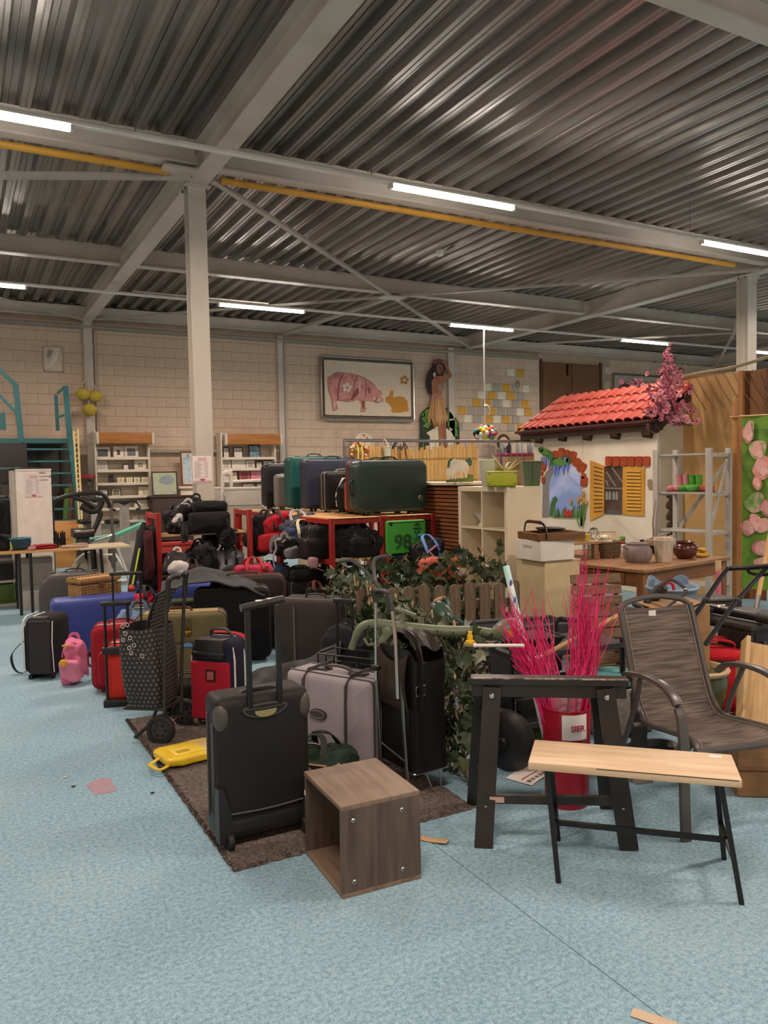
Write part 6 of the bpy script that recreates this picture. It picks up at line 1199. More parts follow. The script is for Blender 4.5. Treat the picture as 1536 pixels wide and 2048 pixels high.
# ---------------- playhouse panel with tiled roof
PXC = at(1314, 900, 9.6).x; pr_ = plx(1314, 900, PXC); yR = pr_.y; yL = plx(1068, 930, PXC).y; PW = yL-yR
t = thing('playhouse', 'white painted playhouse front with red tile roof, arch and yellow shutters', 'playhouse', (PXC, yL, 0), -90)
def ph(uz, vz, dx=0): q = plx(1040+uz/4.8, 760+vz/4.8, PXC-dx); return (yL-q.y, q.z)
def PH(pts, dx=0): return [ph(a, b, dx) for a, b in pts]
zE = ph(1318, 470)[1]
m_ph = mat('efe6d2', 'plain', .6, 'dfd3bc', 1.6)
obj('front_wall', MB().rb(0, 0, 0, PW*.443, .04, zE+.06, .003, 1), m_ph, t); obj('front_wall', MB().rb(PW*.443+.006, 0, 0, PW, .04, zE+.06, .003, 1), m_ph, t)
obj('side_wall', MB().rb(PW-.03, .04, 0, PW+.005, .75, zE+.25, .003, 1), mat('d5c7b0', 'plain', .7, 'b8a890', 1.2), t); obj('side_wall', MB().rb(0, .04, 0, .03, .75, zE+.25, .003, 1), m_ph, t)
rz0 = zE+.10; rz1 = rz0+.50; ry0, ry1 = -.20, .62
dk = mat('4a3026', 'woodx', .5, '33201a', 1.5)
obj('eave_beam', MB().rb(-.12, -.16, zE-.02, PW+.12, -.02, zE+.08, .01).rb(-.15, -.24, zE+.07, PW+.15, -.0, zE+.105, .006), dk, t)
obj('gable_board', MB().prism([(-.24, zE+.06), (.66, zE+.06+.55), (.66, zE+.06+.42), (-.10, zE-.06), (-.24, zE-.02)], 0, .05, Matrix.Translation((PW+.10, 0, 0)) @ Matrix.Rotation(PI/2, 4, 'Z')), dk, t)
nC, nR = 17, 4; tw_ = (PW+.22)/nC; tl_ = math.hypot(ry1-ry0, rz1-rz0)/nR
def tile_fn(a, b): x = tw_*1.04*(a-.5); ang = PI*a; return (tw_*.52*-math.cos(ang)*(1-.10*b), (tl_*1.14)*b, .055*math.sin(ang)*(1-.12*b)+.012*(1-b))
me = MB().surf(tile_fn, 8, 2, .008).mesh('roof_tile'); mtl = mat('d2675a', 'stone', .5, 'bd4c40', 5, bump=.15); mtl2 = mat('d97668', 'stone', .5, 'c4584b', 5, bump=.15); me.materials.append(mtl); me2 = me.copy(); me2.materials.clear(); me2.materials.append(mtl2)
sl_ = math.degrees(math.atan2(rz1-rz0, ry1-ry0))
obj('roof_deck', MB().prism([(ry0, rz0-.02), (ry1, rz1-.02), (ry1, rz1-.05), (ry0, rz0-.05)], -PW-.10, .10, Matrix.Rotation(PI/2, 4, 'Z')), mat('8a3028', 'plain', .6), t)
for r_ in range(nR):
    for c_ in range(nC):
        q = r_/nR; o = obj('roof_tile', me if (r_*3+c_) % 3 else me2, None, t, (-.11+tw_*(c_+.5), ry0+(ry1-ry0)*q, rz0+(rz1-rz0)*q), (sl_, 0, 0))
for uz, vz in ((190, 560), (418, 540), (655, 530), (925, 515), (1235, 500)):
    x, z = ph(uz, vz); br = obj('eave_bracket', MB().prism([(x-.10, z+.09), (x-.07, z-.06), (x+.06, z-.08), (x+.12, z+.09)], -.035, 0), dk, t); obj('bracket_end', MB().rb(x-.05, -.05, z-.035, x+.06, -.03, z+.04, .008), mat('a87858', 'woodx', .6, '8a5c42', 3), br)
# painted arch: sky opening, stones, plants
arch_o = [(285, 1300), (285, 1000), (310, 920), (350, 860), (400, 830), (450, 815), (500, 810), (545, 850), (575, 910), (592, 1000), (598, 1120), (592, 1300)]
obj('painted_jamb', poly_plate(PH([(215, 1320), (222, 950), (250, 890), (300, 840), (350, 840), (300, 930), (282, 1010), (280, 1320)]), -.006, -.002), plas('8f8a88', .7), t)
obj('painted_sky', poly_plate(PH(arch_o), -.010, -.004), mat('8fa8e0', 'art', .6, 'd8def0', 1.2), t)
mst = mat('b5522e', 'stone', .6, '96401f', 9, bump=.2)
for cx_, cz_, w_, h_, rt in ((230, 960, 30, 60, 0), (235, 830, 45, 90, 10), (345, 715, 55, 75, -20), (405, 700, 60, 95, 0), (458, 710, 42, 80, 8), (510, 735, 65, 105, 18), (552, 790, 60, 85, 38), (598, 838, 75, 95, 30), (615, 920, 40, 50, 20), (622, 975, 62, 95, 5), (215, 900, 22, 40, 0)):
    pts = [(cx_+(w_/2*math.copysign(abs(math.cos(a_))**.55, math.cos(a_)))*math.cos(rad(rt))-(h_/2*math.copysign(abs(math.sin(a_))**.55, math.sin(a_)))*math.sin(rad(rt)), cz_+(w_/2*math.copysign(abs(math.cos(a_))**.55, math.cos(a_)))*math.sin(rad(rt))+(h_/2*math.copysign(abs(math.sin(a_))**.55, math.sin(a_)))*math.cos(rad(rt))) for a_ in [2*PI*i/16 for i in range(16)]]
    obj('arch_stone', poly_plate(PH(pts), -.022, -.002), mst, t)
rr = random.Random(6)
def frond(name, pts, c, y0=-.018, y1=-.010): obj(name, poly_plate(PH(pts), y0, y1), plas(c, .7), t)
for uz, vz, r_ in ((215, 670, 25), (250, 690, 35), (290, 710, 32), (315, 750, 30), (350, 790, 40), (400, 790, 45), (445, 780, 40), (480, 770, 25), (440, 745, 25), (310, 800, 25)):
    frond('painted_foliage', [(uz+r_*(1+.25*math.sin(5*a_+uz))*math.cos(a_), vz+r_*(1+.25*math.sin(5*a_+uz))*math.sin(a_)) for a_ in [2*PI*i/14 for i in range(14)]], rr.choice(('5a8f3e', '47793a', '3a6648')), -.030-.0005*(uz % 7), -.020)
for uz, v0, v1 in ((258, 740, 830), (295, 760, 870), (350, 820, 925), (380, 815, 915), (432, 820, 915), (472, 810, 900), (450, 740, 800), (228, 740, 800)):
    frond('painted_wisteria', [(uz-13, v0), (uz+13, v0), (uz+9, (v0+v1)/2), (uz, v1), (uz-9, (v0+v1)/2)], '6f86d0', -.034, -.028)
frond('painted_fern', [(290, 1310), (300, 1200), (325, 1130), (350, 1115), (368, 1150), (350, 1180), (330, 1250), (320, 1310)], '46743a')
for k in range(16): u_ = 330+20*k; hgt = rr.uniform(40, 120); frond('painted_grass', [(u_-8, 1320), (u_+rr.uniform(-12, 12), 1320-hgt), (u_+8, 1320)], rr.choice(('4f7f3a', '6d9648', '3a6634')), -.02-.0004*k, -.012)
frond('painted_red_flower', [(435, 1310), (445, 1240), (465, 1265), (480, 1240), (495, 1265), (515, 1245), (510, 1310)], 'c8382e', -.030, -.024)
for u_, v_ in ((500, 1165), (570, 1150), (600, 1130), (625, 1090), (630, 1150), (605, 1180), (650, 1170)):
    frond('painted_stem', [(u_-4, v_), (u_+4, v_), (600+(u_-600)*.2+6, 1400), (600+(u_-600)*.2-4, 1400)], '6d9648', -.028, -.022); frond('painted_bud', [(u_+14*math.cos(a_), v_+22*math.sin(a_)) for a_ in [2*PI*i/10 for i in range(10)]], 'd09a5c', -.034, -.028)
# painted window with shutters
obj('painted_window', poly_plate(PH([(815, 830), (995, 830), (990, 1290), (815, 1285)]), -.006, -.002), mat('33241c', 'art', .6, '5c4a3c', 2.5), t)
for a_, b_ in (((880, 840), (1000, 985)), ((825, 880), (930, 1020)), ((820, 960), (860, 1020))): frond('painted_beam', [a_, (a_[0]+16, a_[1]), b_, (b_[0]-16, b_[1])], '8d8378', -.010, -.006)
frond('painted_beam', [(818, 1030), (990, 1035), (990, 1050), (818, 1042)], '8d8378', -.011, -.006); frond('painted_sill', [(818, 1285), (850, 1245), (960, 1250), (985, 1292)], '5d5a5e', -.012, -.006)
for u_ in (838, 868, 905, 935): frond('painted_jug', [(u_-12, 1150), (u_-12, 1090), (u_-5, 1070), (u_+6, 1070), (u_+12, 1095), (u_+12, 1150)], '8f9488', -.012, -.007)
for k in range(6): u_ = 828+72*k; obj('lintel_stone', poly_plate(PH([(u_+(35)+33*math.copysign(abs(math.cos(a_))**.4, math.cos(a_)), 780+48*math.copysign(abs(math.sin(a_))**.4, math.sin(a_))) for a_ in [2*PI*i/16 for i in range(16)]]), -.026, -.002), mst, t)
m_sh = mat('dba23c', 'plain', .5, 'c88e2e', 3)
sh1 = obj('shutter', poly_plate(PH([(680, 770), (815, 825), (812, 1290), (680, 1352)]), -.016, -.004), m_sh, t); sh2 = obj('shutter', poly_plate(PH([(995, 830), (1205, 838), (1198, 1308), (990, 1292)]), -.016, -.004), m_sh, t)
for k in range(12):
    v_ = 865+33.5*k; obj('louvre', poly_plate(PH([(1035, v_), (1172, v_+4), (1172, v_+20), (1035, v_+16)]), -.026, -.015), mat('e8b44c', 'plain', .5), sh2); obj('louvre_gap', poly_plate(PH([(1035, v_+16), (1172, v_+20), (1172, v_+28), (1035, v_+25)]), -.0175, -.015), plas('5c3a18', .7), sh2)
    q = k/12; v0 = 825+(1290-825)*q; obj('louvre_gap', poly_plate(PH([(716, v0+10-8*(1-q)), (802, v0+28-2*q*14), (802, v0+38-2*q*14), (716, v0+22-8*(1-q))]), -.0175, -.015), plas('5c3a18', .7), sh1)
frond('painted_patch', [(1230, 960), (1260, 950), (1282, 990), (1278, 1050), (1245, 1055), (1228, 1010)], '9a8a68', -.01, -.002)
# creeper print on the side wall
q0 = MB()
for k in range(26): z = .6+.028*k; q0.ball((PW+.008, .25+.06*math.sin(k*1.3), z), .05, 8, 6, sc=(.25, 1, 1))
obj('side_creeper', q0, mat('34451f', 'plain', .7, '5a2a1c', 9), t, kind='stuff')
# pink blossom branch
c = at(1338, 800, 9.25); t = thing('blossom_branch', 'spray of pink artificial blossom hanging over the playhouse roof corner', 'plant', c); rr = random.Random(12)
fm = MB(); fm.flat = True
for k in range(5):
    a_ = 2*PI*k/5; cx_, cz_ = .55*math.cos(a_), .55*math.sin(a_)
    fm.add([(0, 0, 0)]+[(cx_+.5*math.cos(2*PI*j/6), -.28-.12*math.sin(2*PI*j/6+k), cz_+.5*math.sin(2*PI*j/6)) for j in range(6)], [(0, 1+j, 1+(j+1) % 6) for j in range(6)])
fms = []
for c1, c2 in (('e39aa8', 'd27a90'), ('edb4ba', 'dc909e'), ('d67f98', 'c46a86')):
    m_ = fm.mesh('blossom'); m_.materials.append(mat(c1, 'plain', .6, c2, 30)); fms.append(m_)
K_ = 9.25/FPX
def bp(u, v, dy): return CR*((u-1338)*K_)-CU*((v-800)*K_)+CF*dy
clus = [(1338, 762, 18, 30, 60), (1332, 800, 32, 26, 95), (1345, 820, 28, 20, 55), (1335, 712, 7, 14, 12), (1322, 745, 20, 10, 14), (1275, 765, 22, 6, 14), (1363, 740, 4, 8, 6), (1360, 842, 12, 8, 12), (1380, 842, 6, 6, 5), (1312, 820, 14, 10, 18), (1338, 735, 10, 12, 16)]
for u_, v_, su, sv, n in clus:
    for k in range(n if n < 60 else int(n*.95)):
        p = bp(u_+rr.gauss(0, su*.55), v_+rr.gauss(0, sv*.6), rr.gauss(0, .09)); o = bpy.data.objects.new('blossom', fms[rr.randrange(3)]); COL.objects.link(o); o.parent = t; o.location = p; s_ = rr.uniform(.022, .036); o.scale = (s_,)*3; o.rotation_euler = (rr.gauss(0, .6), rr.uniform(0, 6), rr.gauss(-.6, .7))
lv_ = MB()
for k in range(130):
    u_, v_, su, sv, n = rr.choice(clus); p = bp(u_+rr.gauss(0, su*.6), v_+rr.gauss(0, sv*.6), rr.gauss(0, .1)); lv_.add([(0, 0, 0), (.012, .004, .03), (0, 0, .06), (-.012, .004, .03)], [(0, 1, 2, 3)], Tm(tuple(p), (rr.uniform(0, 360), rr.uniform(0, 360), rr.uniform(0, 360))))
obj('leaves', lv_, mat('2f3b2a', 'plain', .5), t, kind='stuff')
br = MB()
for pts in ([(1338, 840), (1336, 780), (1338, 735), (1335, 700)], [(1334, 790), (1310, 765), (1280, 764), (1250, 764)], [(1340, 800), (1352, 830), (1368, 848), (1383, 852)], [(1340, 780), (1358, 755), (1364, 735)]): br.tube(smooth([bp(a_, b_, 0) for a_, b_ in pts], 4), .006, 5)
obj('stems', br, mat('4a3a2a', 'plain', .7), t, kind='stuff')
# plywood partition
A = at(1350, 752, 9.85); B = at(1478, 737, 9.25); d = B-A; L_ = math.hypot(d.x, d.y); zp = (A.z+B.z)/2-.03
t = thing('plywood_screen', 'tall pale plywood partition behind the grey slatted rack, rope along its top', 'partition', (A.x, A.y, 0), math.degrees(math.atan2(d.y, d.x)))
m_ply = mat('cba36a', 'plain', .5, 'c39a60', 2.5)
obj('plywood_sheet', MB().rb(0, 0, 0, L_, .02, zp, .002, 1), m_ply, t); obj('batten', MB().rb(L_, -.03, 0, L_+.06, .04, zp, .003, 1), mat('b07a40', 'wood', .5, '965f30', 2), t)
obj('side_board', MB().rb(L_+.07, .06, 0, L_+.30, .08, zp, .002, 1), mat('8d5c32', 'wood', .5, '76481f', 1.5), t)
for x in (L_+.06, L_+.28): obj('batten', MB().rb(x, .03, 0, x+.03, .06, zp, .002, 1), mat('7a4c28', 'wood', .5), t)
rp = smooth([(-.12, -.03, zp-.02), (.3, -.04, zp+.02), (.75, -.04, zp+.05), (1.3, -.03, zp+.15)], 10)
obj('rope', MB().tube(rp, .020, 8), mat('c9b898', 'weave', .9, '8a7a60', 22), t)
for k in range(9): x = .05+.115*k; obj('dangling_shadow', MB().tube(smooth([(x, -.035, zp), (x+.10, -.026, zp-.20), (x+.24, -.024, zp-.42)], 3), .004, 5), mat('8a7250', 'plain', .8), t)  # brown cords stand in for the thin shadows dangling below the rope
# grey slatted rack with boots
Q = [at(1312, 900, 8.45), at(1418, 896, 7.95), at(1354, 900, 8.65), at(1459, 896, 8.15)]; ex = Q[1]-Q[0]; ra = math.atan2(ex.y, ex.x); RL = math.hypot(ex.x, ex.y); ey = Q[2]-Q[0]; RD = abs(-ey.x*math.sin(ra)+ey.y*math.cos(ra)); RD = max(.28, min(.42, RD))
t = thing('slatted_rack', 'grey painted wooden slatted rack holding small rubber boots, before the plywood', 'rack', (Q[0].x, Q[0].y, 0), math.degrees(ra)); m_rk = mat('b9b2a9', 'wood', .6, 'a8a198', 1.5); RH = (Q[0].z+Q[1].z)/2
for x in (0, RL):
    for y in (0, RD): obj('post', MB().rb(x-.03, y-.02, 0, x+.03, y+.02, RH, .003, 1), m_rk, t)
    for z in (RH-.06, RH-.46, RH-.86): obj('side_rail', MB().rb(x-.015, .02, z-.03, x+.015, RD-.02, z, .002, 1), m_rk, t)
zs_ = [RH-.05, RH-.45, RH-.85, .35]
for z in zs_:
    for k in range(4): obj('slat', MB().rb(-.02, .01+(RD-.07)*k/3, z-.018, RL+.02, .05+(RD-.07)*k/3, z, .002, 1), m_rk, t)
obj('cross_brace', MB().sweep([(RL+.0, .02, RH-.85), (RL, RD-.02, RH-.12)], [(-.006, -.02), (.006, -.02), (.006, .02), (-.006, .02)], up=(1, 0, 0)), m_rk, t)
obj('cross_brace', MB().sweep([(0, RD+.01, RH-.90), (RL, RD+.01, RH-.10)], [(-.006, -.02), (.006, -.02), (.006, .02), (-.006, .02)], up=(0, 1, 0)), m_rk, t)
IR = Matrix.Translation((Q[0].x, Q[0].y, 0)) @ Matrix.Rotation(ra, 4, 'Z')
def boot(label, x, c, h, s=1.0, group=None):
    t = thing('rubber_boot', label, 'boot', IR @ Vector((x, .12, zs_[1]+.001)), math.degrees(ra)-38, group)
    obj('shaft', MB().tube(smooth([(0, .03, .03), (0, .035, h*.4), (0, .03, h*.8), (0, .03, h)], 4), [.03*s, .031*s]+[.029*s]*4+[.032*s]*6+[.034*s], 12), plas(c, .3), t)
    obj('foot', MB().blob(.062*s, .16*s, .062*s, .7, .002, 2, 16, 10, z0=.008, T=Matrix.Translation((0, -.02, 0))), plas(c, .3), t); obj('sole', MB().rb(-.032*s, -.10*s, 0, .032*s, .065*s, .014, .006), plas('8f2f44' if c[0] == 'c' else '2f6a24', .5), t)
boot('pink rubber boot, leftmost on the grey rack', RL*.27, 'c98088', .19); boot('pink rubber boot, beside the green pair on the grey rack', RL*.40, 'c98a90', .19)
boot('green rubber boot next to the pink pair on the grey rack', RL*.52, '4c9a34', .175, 1.1); boot('green rubber boot, right of its twin on the grey rack', RL*.645, '5aa83e', .175, 1.1)
t = thing('shoe', 'red low shoe at the right end of the boot shelf', 'shoe', IR @ Vector((RL*.84, .12, zs_[1]+.001)), math.degrees(ra)+70); obj('upper', MB().blob(.08, .20, .075, .7, .004, 3, 18, 10, z0=.008), plas('b5523f', .5), t); obj('sole', MB().rb(-.038, -.095, 0, .038, .095, .014, .008), plas('6a2c22'), t)
# flower banner
A = at(1484, 833, 8.1); B = at(1600, 827, 7.75); d = B-A; L_ = math.hypot(d.x, d.y)
t = thing('flower_banner', 'hanging fabric banner printed with pink flowers on green, at right edge', 'banner', (A.x, A.y, 0), math.degrees(math.atan2(d.y, d.x))); zt = A.z
obj('cloth', MB().surf(lambda a, b: (L_*a, .012*math.sin(a*9), .30+(zt-.30)*b), 24, 12, .004), mat('6f9a30', 'art', .7, '4a6a2a', 2.2), t); obj('rod', MB().tube([(-.12, .0, zt), (L_+.05, 0, zt)], .010, 8), mat('b98a4a', 'plain', .5), t); obj('post', MB().rb(-.10, .02, 0, -.05, .06, zt+.2, .003), mat('b07a40', 'wood', .5, '965f30', 2), t)
rr = random.Random(3)
def petal(u, v, su, sv, c, dy): 
    q = at(u, v, 8.05); loc = Matrix.Rotation(-math.atan2(d.y, d.x), 4, 'Z') @ (q-Vector((A.x, A.y, 0))); x, z = loc.x, loc.z; k = 8.0/FPX
    obj('printed_petal', poly_plate([(x+su*k*(1+.15*math.sin(3*a_+u))*math.cos(a_), z+sv*k*(1+.15*math.sin(2*a_+v))*math.sin(a_)) for a_ in [2*PI*i/18 for i in range(18)]], -.020-dy, -.014-dy), mat(c, 'art', .7, 'dfb0a8', 9), t)
for i, (u, v, su, sv, c) in enumerate(((1500, 862, 9, 24, '5c8a30'), (1520, 900, 16, 22, '8aa858'), (1530, 935, 18, 22, 'cf8478'), (1495, 870, 10, 18, 'bf7a60'), (1495, 1055, 16, 16, 'c26a72'), (1510, 1045, 12, 20, 'dca49c'), (1530, 1050, 14, 16, 'd8a09a'), (1525, 1095, 16, 18, 'bd5f6e'), (1538, 1015, 10, 16, 'c46e76'), (1532, 1125, 18, 14, 'c96a76'), (1518, 965, 9, 14, 'c9736a'))): petal(u, v, su, sv, c, .0015*i); petal(u-su*.15, v-sv*.1, su*.62, sv*.66, 'd99c94', .0015*i+.006); petal(u+su*.3, v+sv*.35, su*.4, sv*.4, 'e0b4ac', .0015*i+.009)
petal(1512, 1005, 20, 20, '5c9a38', .0)
b_ = at(1512, 985, 8.05)
# second framed picture and blue sign far back
def wallrect(u0, v0, u1, v1, y): a = pl(u0, v0, y); b = pl(u1, v1, y); return a.x, b.z, b.x, a.z
ya = WY-.10; x0, z0, x1, z1 = wallrect(1227, 748, 1345, 855, ya)
t = thing('framed_sign', 'silver framed sign with dark brown animal back, behind the playhouse roof', 'sign', (0, ya, 0)); z0 = min(z0, 2.2)
obj('board', MB().box(x0, .02, z0, x1+.4, .05, z1), plas('b8aaa0', .6), t); obj('frame', MB().tube([(x0, 0, z0), (x1+.4, 0, z0), (x1+.4, 0, z1), (x0, 0, z1)], .03, 8, True), metal('9a948c', .35), t)
pts = [(1236, 800), (1236, 782), (1240, 772), (1250, 768), (1262, 770), (1280, 780), (1320, 790), (1330, 830), (1240, 830)]; obj('printed_animal', poly_plate([(pl(u, v, ya).x, pl(u, v, ya).z) for u, v in pts], .01, .02), mat('5a3a34', 'art', .6, '3c2622', 2), t)
p = pl(1525, 806, WY-.04); solo('blue_sign', 'small blue sign on the back wall at the right edge', 'sign', MB().rb(-.12, -.01, -.10, .12, .01, .10, .004), plas('3f6ea8', .5), p)
# ------------------------------------------------------------------ wooden table with pots, pedestal
Tc, Tl, Tr = flo(1287, 1139, .75), flo(1157, 1113, .75), flo(1452, 1114, .75)
e1 = (Tr-Tc); L1 = e1.length; a1 = math.atan2(e1.y, e1.x); e2 = Vector((-math.sin(a1), math.cos(a1), 0)); L2 = 1.38
t = thing('side_table', 'worn brown wooden table crowded with pots and baskets', 'table', (Tc.x, Tc.y, 0), math.degrees(a1)); m_tb = mat('8a5a30', 'woodx', .5, '6d4322', 1.6)
n = 5
for k in range(n): obj('top_plank', MB().rb(-.03, -.03+(L2+.06)*k/n, .722, L1+.03, -.03+(L2+.06)*(k+.985)/n, .75, .003, 1), mat('9c7248', 'woodx', .5, '7d5530', 1.6), t)
for x in (.03, L1-.03):
    for y in (.03, L2-.03): obj('leg', MB().rb(x-.035, y-.035, 0, x+.035, y+.035, .722, .004, 1), mat('8a5a30', 'wood', .5, '6d4322', 1.6), t)
obj('apron', MB().rb(.065, .01, .60, L1-.065, .035, .722, .003, 1), m_tb, t); obj('apron', MB().rb(.01, .065, .60, .035, L2-.065, .722, .003, 1), mat('8a5a30', 'woody', .5, '6d4322', 1.6), t)
obj('drawer_front', MB().rb(-.002, .18, .61, .014, L2-.18, .71, .004, 1), m_tb, t); obj('drawer_knob', MB().ball((-.015, L2/2, .66), .016, 8, 6), mat('5a3a20', 'plain', .4), t); obj('low_shelf', MB().rb(.03, .03, .16, L1-.03, L2-.03, .18, .003), m_tb, t)
TZ = .7515
def tp(u, v): p = flo(u, max(v, 1106), .75); p.z = TZ; return p
t = thing('clay_pot', 'squat grey unglazed clay pot at the table corner', 'pot', tp(1275, 1124)); mp2 = mat('9a8a80', 'stone', .8, '75676a', 7)
obj('body', MB().lathe([(0, 0), (.09, 0), (.115, .03), (.125, .08), (.118, .12), (.09, .148), (.078, .15)], 30), mp2, t); obj('rim', MB().lathe([(.07, .145), (.088, .15), (.094, .162), (.085, .168), (.07, .165), (.06, .14), (0, .12)], 30), mp2, t); obj('lug', MB().tube(smooth([(-.115, .02, .12), (-.14, .02, .14), (-.11, .02, .155)], 4), .010, 8), mp2, t)
t = thing('white_planter', 'tall whitewashed ribbed planter beside the grey clay pot', 'pot', tp(1327, 1124)); mw2 = mat('ddd2c0', 'wood', .7, 'b8aa95', 4)
obj('outer', MB().lathe([(0, 0), (.062, 0), (.066, .01), (.084, .185), (.088, .19), (.086, .2), (.078, .195), (.06, .02), (0, .02)], 28), mw2, t); obj('inner', MB().lathe([(.0, .03), (.06, .03), (.079, .205), (.082, .212), (.074, .212), (0, .05)], 28), mw2, t)
t = thing('brown_pot', 'round dark brown glazed pot behind the whitewashed planter', 'pot', tp(1370, 1117)); mb2 = mat('5a2c20', 'plain', .22, '44201a', 4); obj('body', MB().lathe([(0, 0), (.06, 0), (.095, .035), (.108, .08), (.095, .12), (.07, .138)], 30), mb2, t); obj('rim', MB().lathe([(.064, .134), (.076, .14), (.08, .15), (.072, .154), (.06, .14), (0, .1)], 30), mb2, t)
t = thing('gloves', 'crumpled yellow garden gloves beside the brown pot', 'gloves', tp(1403, 1114)); obj('glove', MB().blob(.13, .10, .05, .7, .02, 3, 20, 12), mat('d6a640', 'fabric', .8), t); obj('glove', MB().blob(.11, .09, .04, .7, .02, 5, 20, 12, z0=.045), mat('d6a640', 'fabric', .8), t)
def wbasket(label, loc, w, d, h, c1, c2, rz):
    t = thing('wicker_basket', label, 'basket', loc, rz); m = mat(c1, 'weave', .8, c2, 16); obj('body', MB().surf(lambda a, b: (lambda q: (w*q[0]*(.9+.1*b), d*q[1]*(.9+.1*b), h*b))((.5*math.copysign(abs(math.cos(2*PI*a))**.4, math.cos(2*PI*a)), .5*math.copysign(abs(math.sin(2*PI*a))**.4, math.sin(2*PI*a)))), 40, 6, .008).box(-w*.42, -d*.42, 0, w*.42, d*.42, .008), m, t)
    s_ = MB()
    for k in range(28): a = 2*PI*k/28; q = (.5*math.copysign(abs(math.cos(a))**.4, math.cos(a)), .5*math.copysign(abs(math.sin(a))**.4, math.sin(a))); s_.tube([(w*q[0]*.92, d*q[1]*.92, 0), (w*q[0]*1.02, d*q[1]*1.02, h)], .006, 5)
    for z in (.2, .4, .6, .8): s_.tube([(w*.5*(.92+.1*z)*math.copysign(abs(math.cos(2*PI*k/28))**.4, math.cos(2*PI*k/28)), d*.5*(.92+.1*z)*math.copysign(abs(math.sin(2*PI*k/28))**.4, math.sin(2*PI*k/28)), h*z) for k in range(28)], .006, 5, True)
    obj('wicker_strands', s_, m, t, kind='stuff'); obj('rim', MB().tube([(w*.51*math.copysign(abs(math.cos(2*PI*k/32))**.4, math.cos(2*PI*k/32)), d*.51*math.copysign(abs(math.sin(2*PI*k/32))**.4, math.sin(2*PI*k/32)), h) for k in range(32)], .011, 6, True), m, t); return t
bk = tp(1212, 1114); wbasket('square grey-brown wicker basket on the table front edge', bk, .22, .20, .14, '8a7458', '5a4834', math.degrees(a1))
t = thing('white_crystals', 'heap of white crystal pieces on top of the wicker basket', 'ornament', bk+Vector((.01, .03, .15))); rr = random.Random(8)
for k in range(20): obj('crystal', MB().lathe([(0, -.018), (.02, 0), (.009, .024), (0, .034)], 6, Tm((rr.gauss(0, .04), rr.gauss(0, .04), rr.uniform(.012, .035)), (rr.uniform(-50, 50), rr.uniform(-50, 50), 0))), mat('efe6cf', 'plain', .3), t)
obj('base', MB().blob(.15, .14, .03, .8, .006, 2, 18, 8, z0=-.02), mat('e6dcc4', 'plain', .4), t)
for i, (u, v, h) in enumerate(((1177, 1110, .21), (1188, 1104, .24))):
    t = thing('wire_lantern', ('wire-caged glass lantern at the left table end', 'taller wire-caged glass lantern behind the wicker basket')[i], 'lantern', tp(u, v)); obj('jar', MB().lathe([(0, .004), (.042, .004), (.044, .02), (.044, h*.75), (.03, h*.9), (.03, h)], 20), mat('cfd0c4', 'film', .1, alpha=.3), t); obj('lid', MB().lathe([(.03, h-.01), (.034, h), (.0, h+.012)], 16), m_steel, t)
    for k in range(8): a = rad(45*k); obj('cage_wire', MB().tube([(.05*math.cos(a), .05*math.sin(a), 0), (.05*math.cos(a), .05*math.sin(a), h*.78), (.03*math.cos(a), .03*math.sin(a), h)], .003, 5), m_steel, t)
    obj('cage_ring', MB().tube([(.05*math.cos(rad(a)), .05*math.sin(rad(a)), h*.4) for a in range(0, 360, 24)], .003, 5, True), m_steel, t)
def stack_on(u, v): p = flo(u, v, .75); p.z = TZ; return p
t = thing('white_box', 'small white box behind the grey clay pot', 'box', tp(1256, 1108)); obj('body', MB().rb(-.055, -.04, 0, .055, .04, .07, .004), m_white, t); obj('lid', MB().rb(-.058, -.043, .068, .058, .043, .09, .004), m_white, t)
t = thing('woven_tray', 'pale woven tray propped up at a slant behind the wicker basket', 'tray', tp(1214, 1096), 0, None, (-55, 0, -40)); t.location.z += .11; obj('sheet', MB().rb(-.09, -.008, -.02, .09, .008, .14, .006), mat('c9b896', 'weave', .8, '8f7c5c', 16), t); obj('rim', MB().tube([(-.09, -.008, -.02), (.09, -.008, -.02), (.09, -.008, .14), (-.09, -.008, .14)], .008, 6, True), mat('b8a684', 'plain', .7), t)
p = flo(1246, 1104, .75); t = thing('bird_figurine', 'small green and red bird figurine near the playhouse shutters', 'figurine', (p.x, p.y, TZ)); obj('body', MB().ball((0, 0, .055), .05, 14, 10, sc=(.75, .8, 1.1)), mat('3f6f34', 'plain', .4), t); obj('head', MB().ball((-.02, -.01, .13), .032, 12, 8), mat('4f8a3c', 'plain', .4), t); obj('breast', MB().ball((-.032, -.015, .095), .028, 10, 8), plas('b5472e'), t); obj('beak', MB().lathe([(.010, 0), (.004, .02), (0, .026)], 8, Tm((-.045, -.018, .13), (0, -100, 0))), plas('d0a83a'), t); obj('tail', MB().blob(.03, .05, .08, .7, .002, 1, 10, 8, z0=0, T=Tm((.03, .02, 0), (20, 20, 0))), mat('35602c', 'plain', .4), t)
p = tp(1320, 1100); t = thing('wooden_trough', 'pale driftwood trough propped behind the whitewashed planter', 'tray', p, 0, None, (0, -8, math.degrees(a1)-6)); t.location.z += .10; mdw = mat('b8a68e', 'woodx', .8, '94816a', 2)
obj('bottom', MB().rb(-.15, -.06, 0, .15, .06, .014, .004), mdw, t); obj('front_board', MB().rb(-.15, -.065, 0, .15, -.053, .055, .004), mdw, t); obj('rear_board', MB().rb(-.15, .053, 0, .15, .065, .055, .004), mdw, t); obj('end_board', MB().rb(-.155, -.06, 0, -.142, .06, .055, .004), mdw, t); obj('support', MB().rb(-.08, -.05, -.10, .10, .05, 0, .01), plas('3a3634'), t)
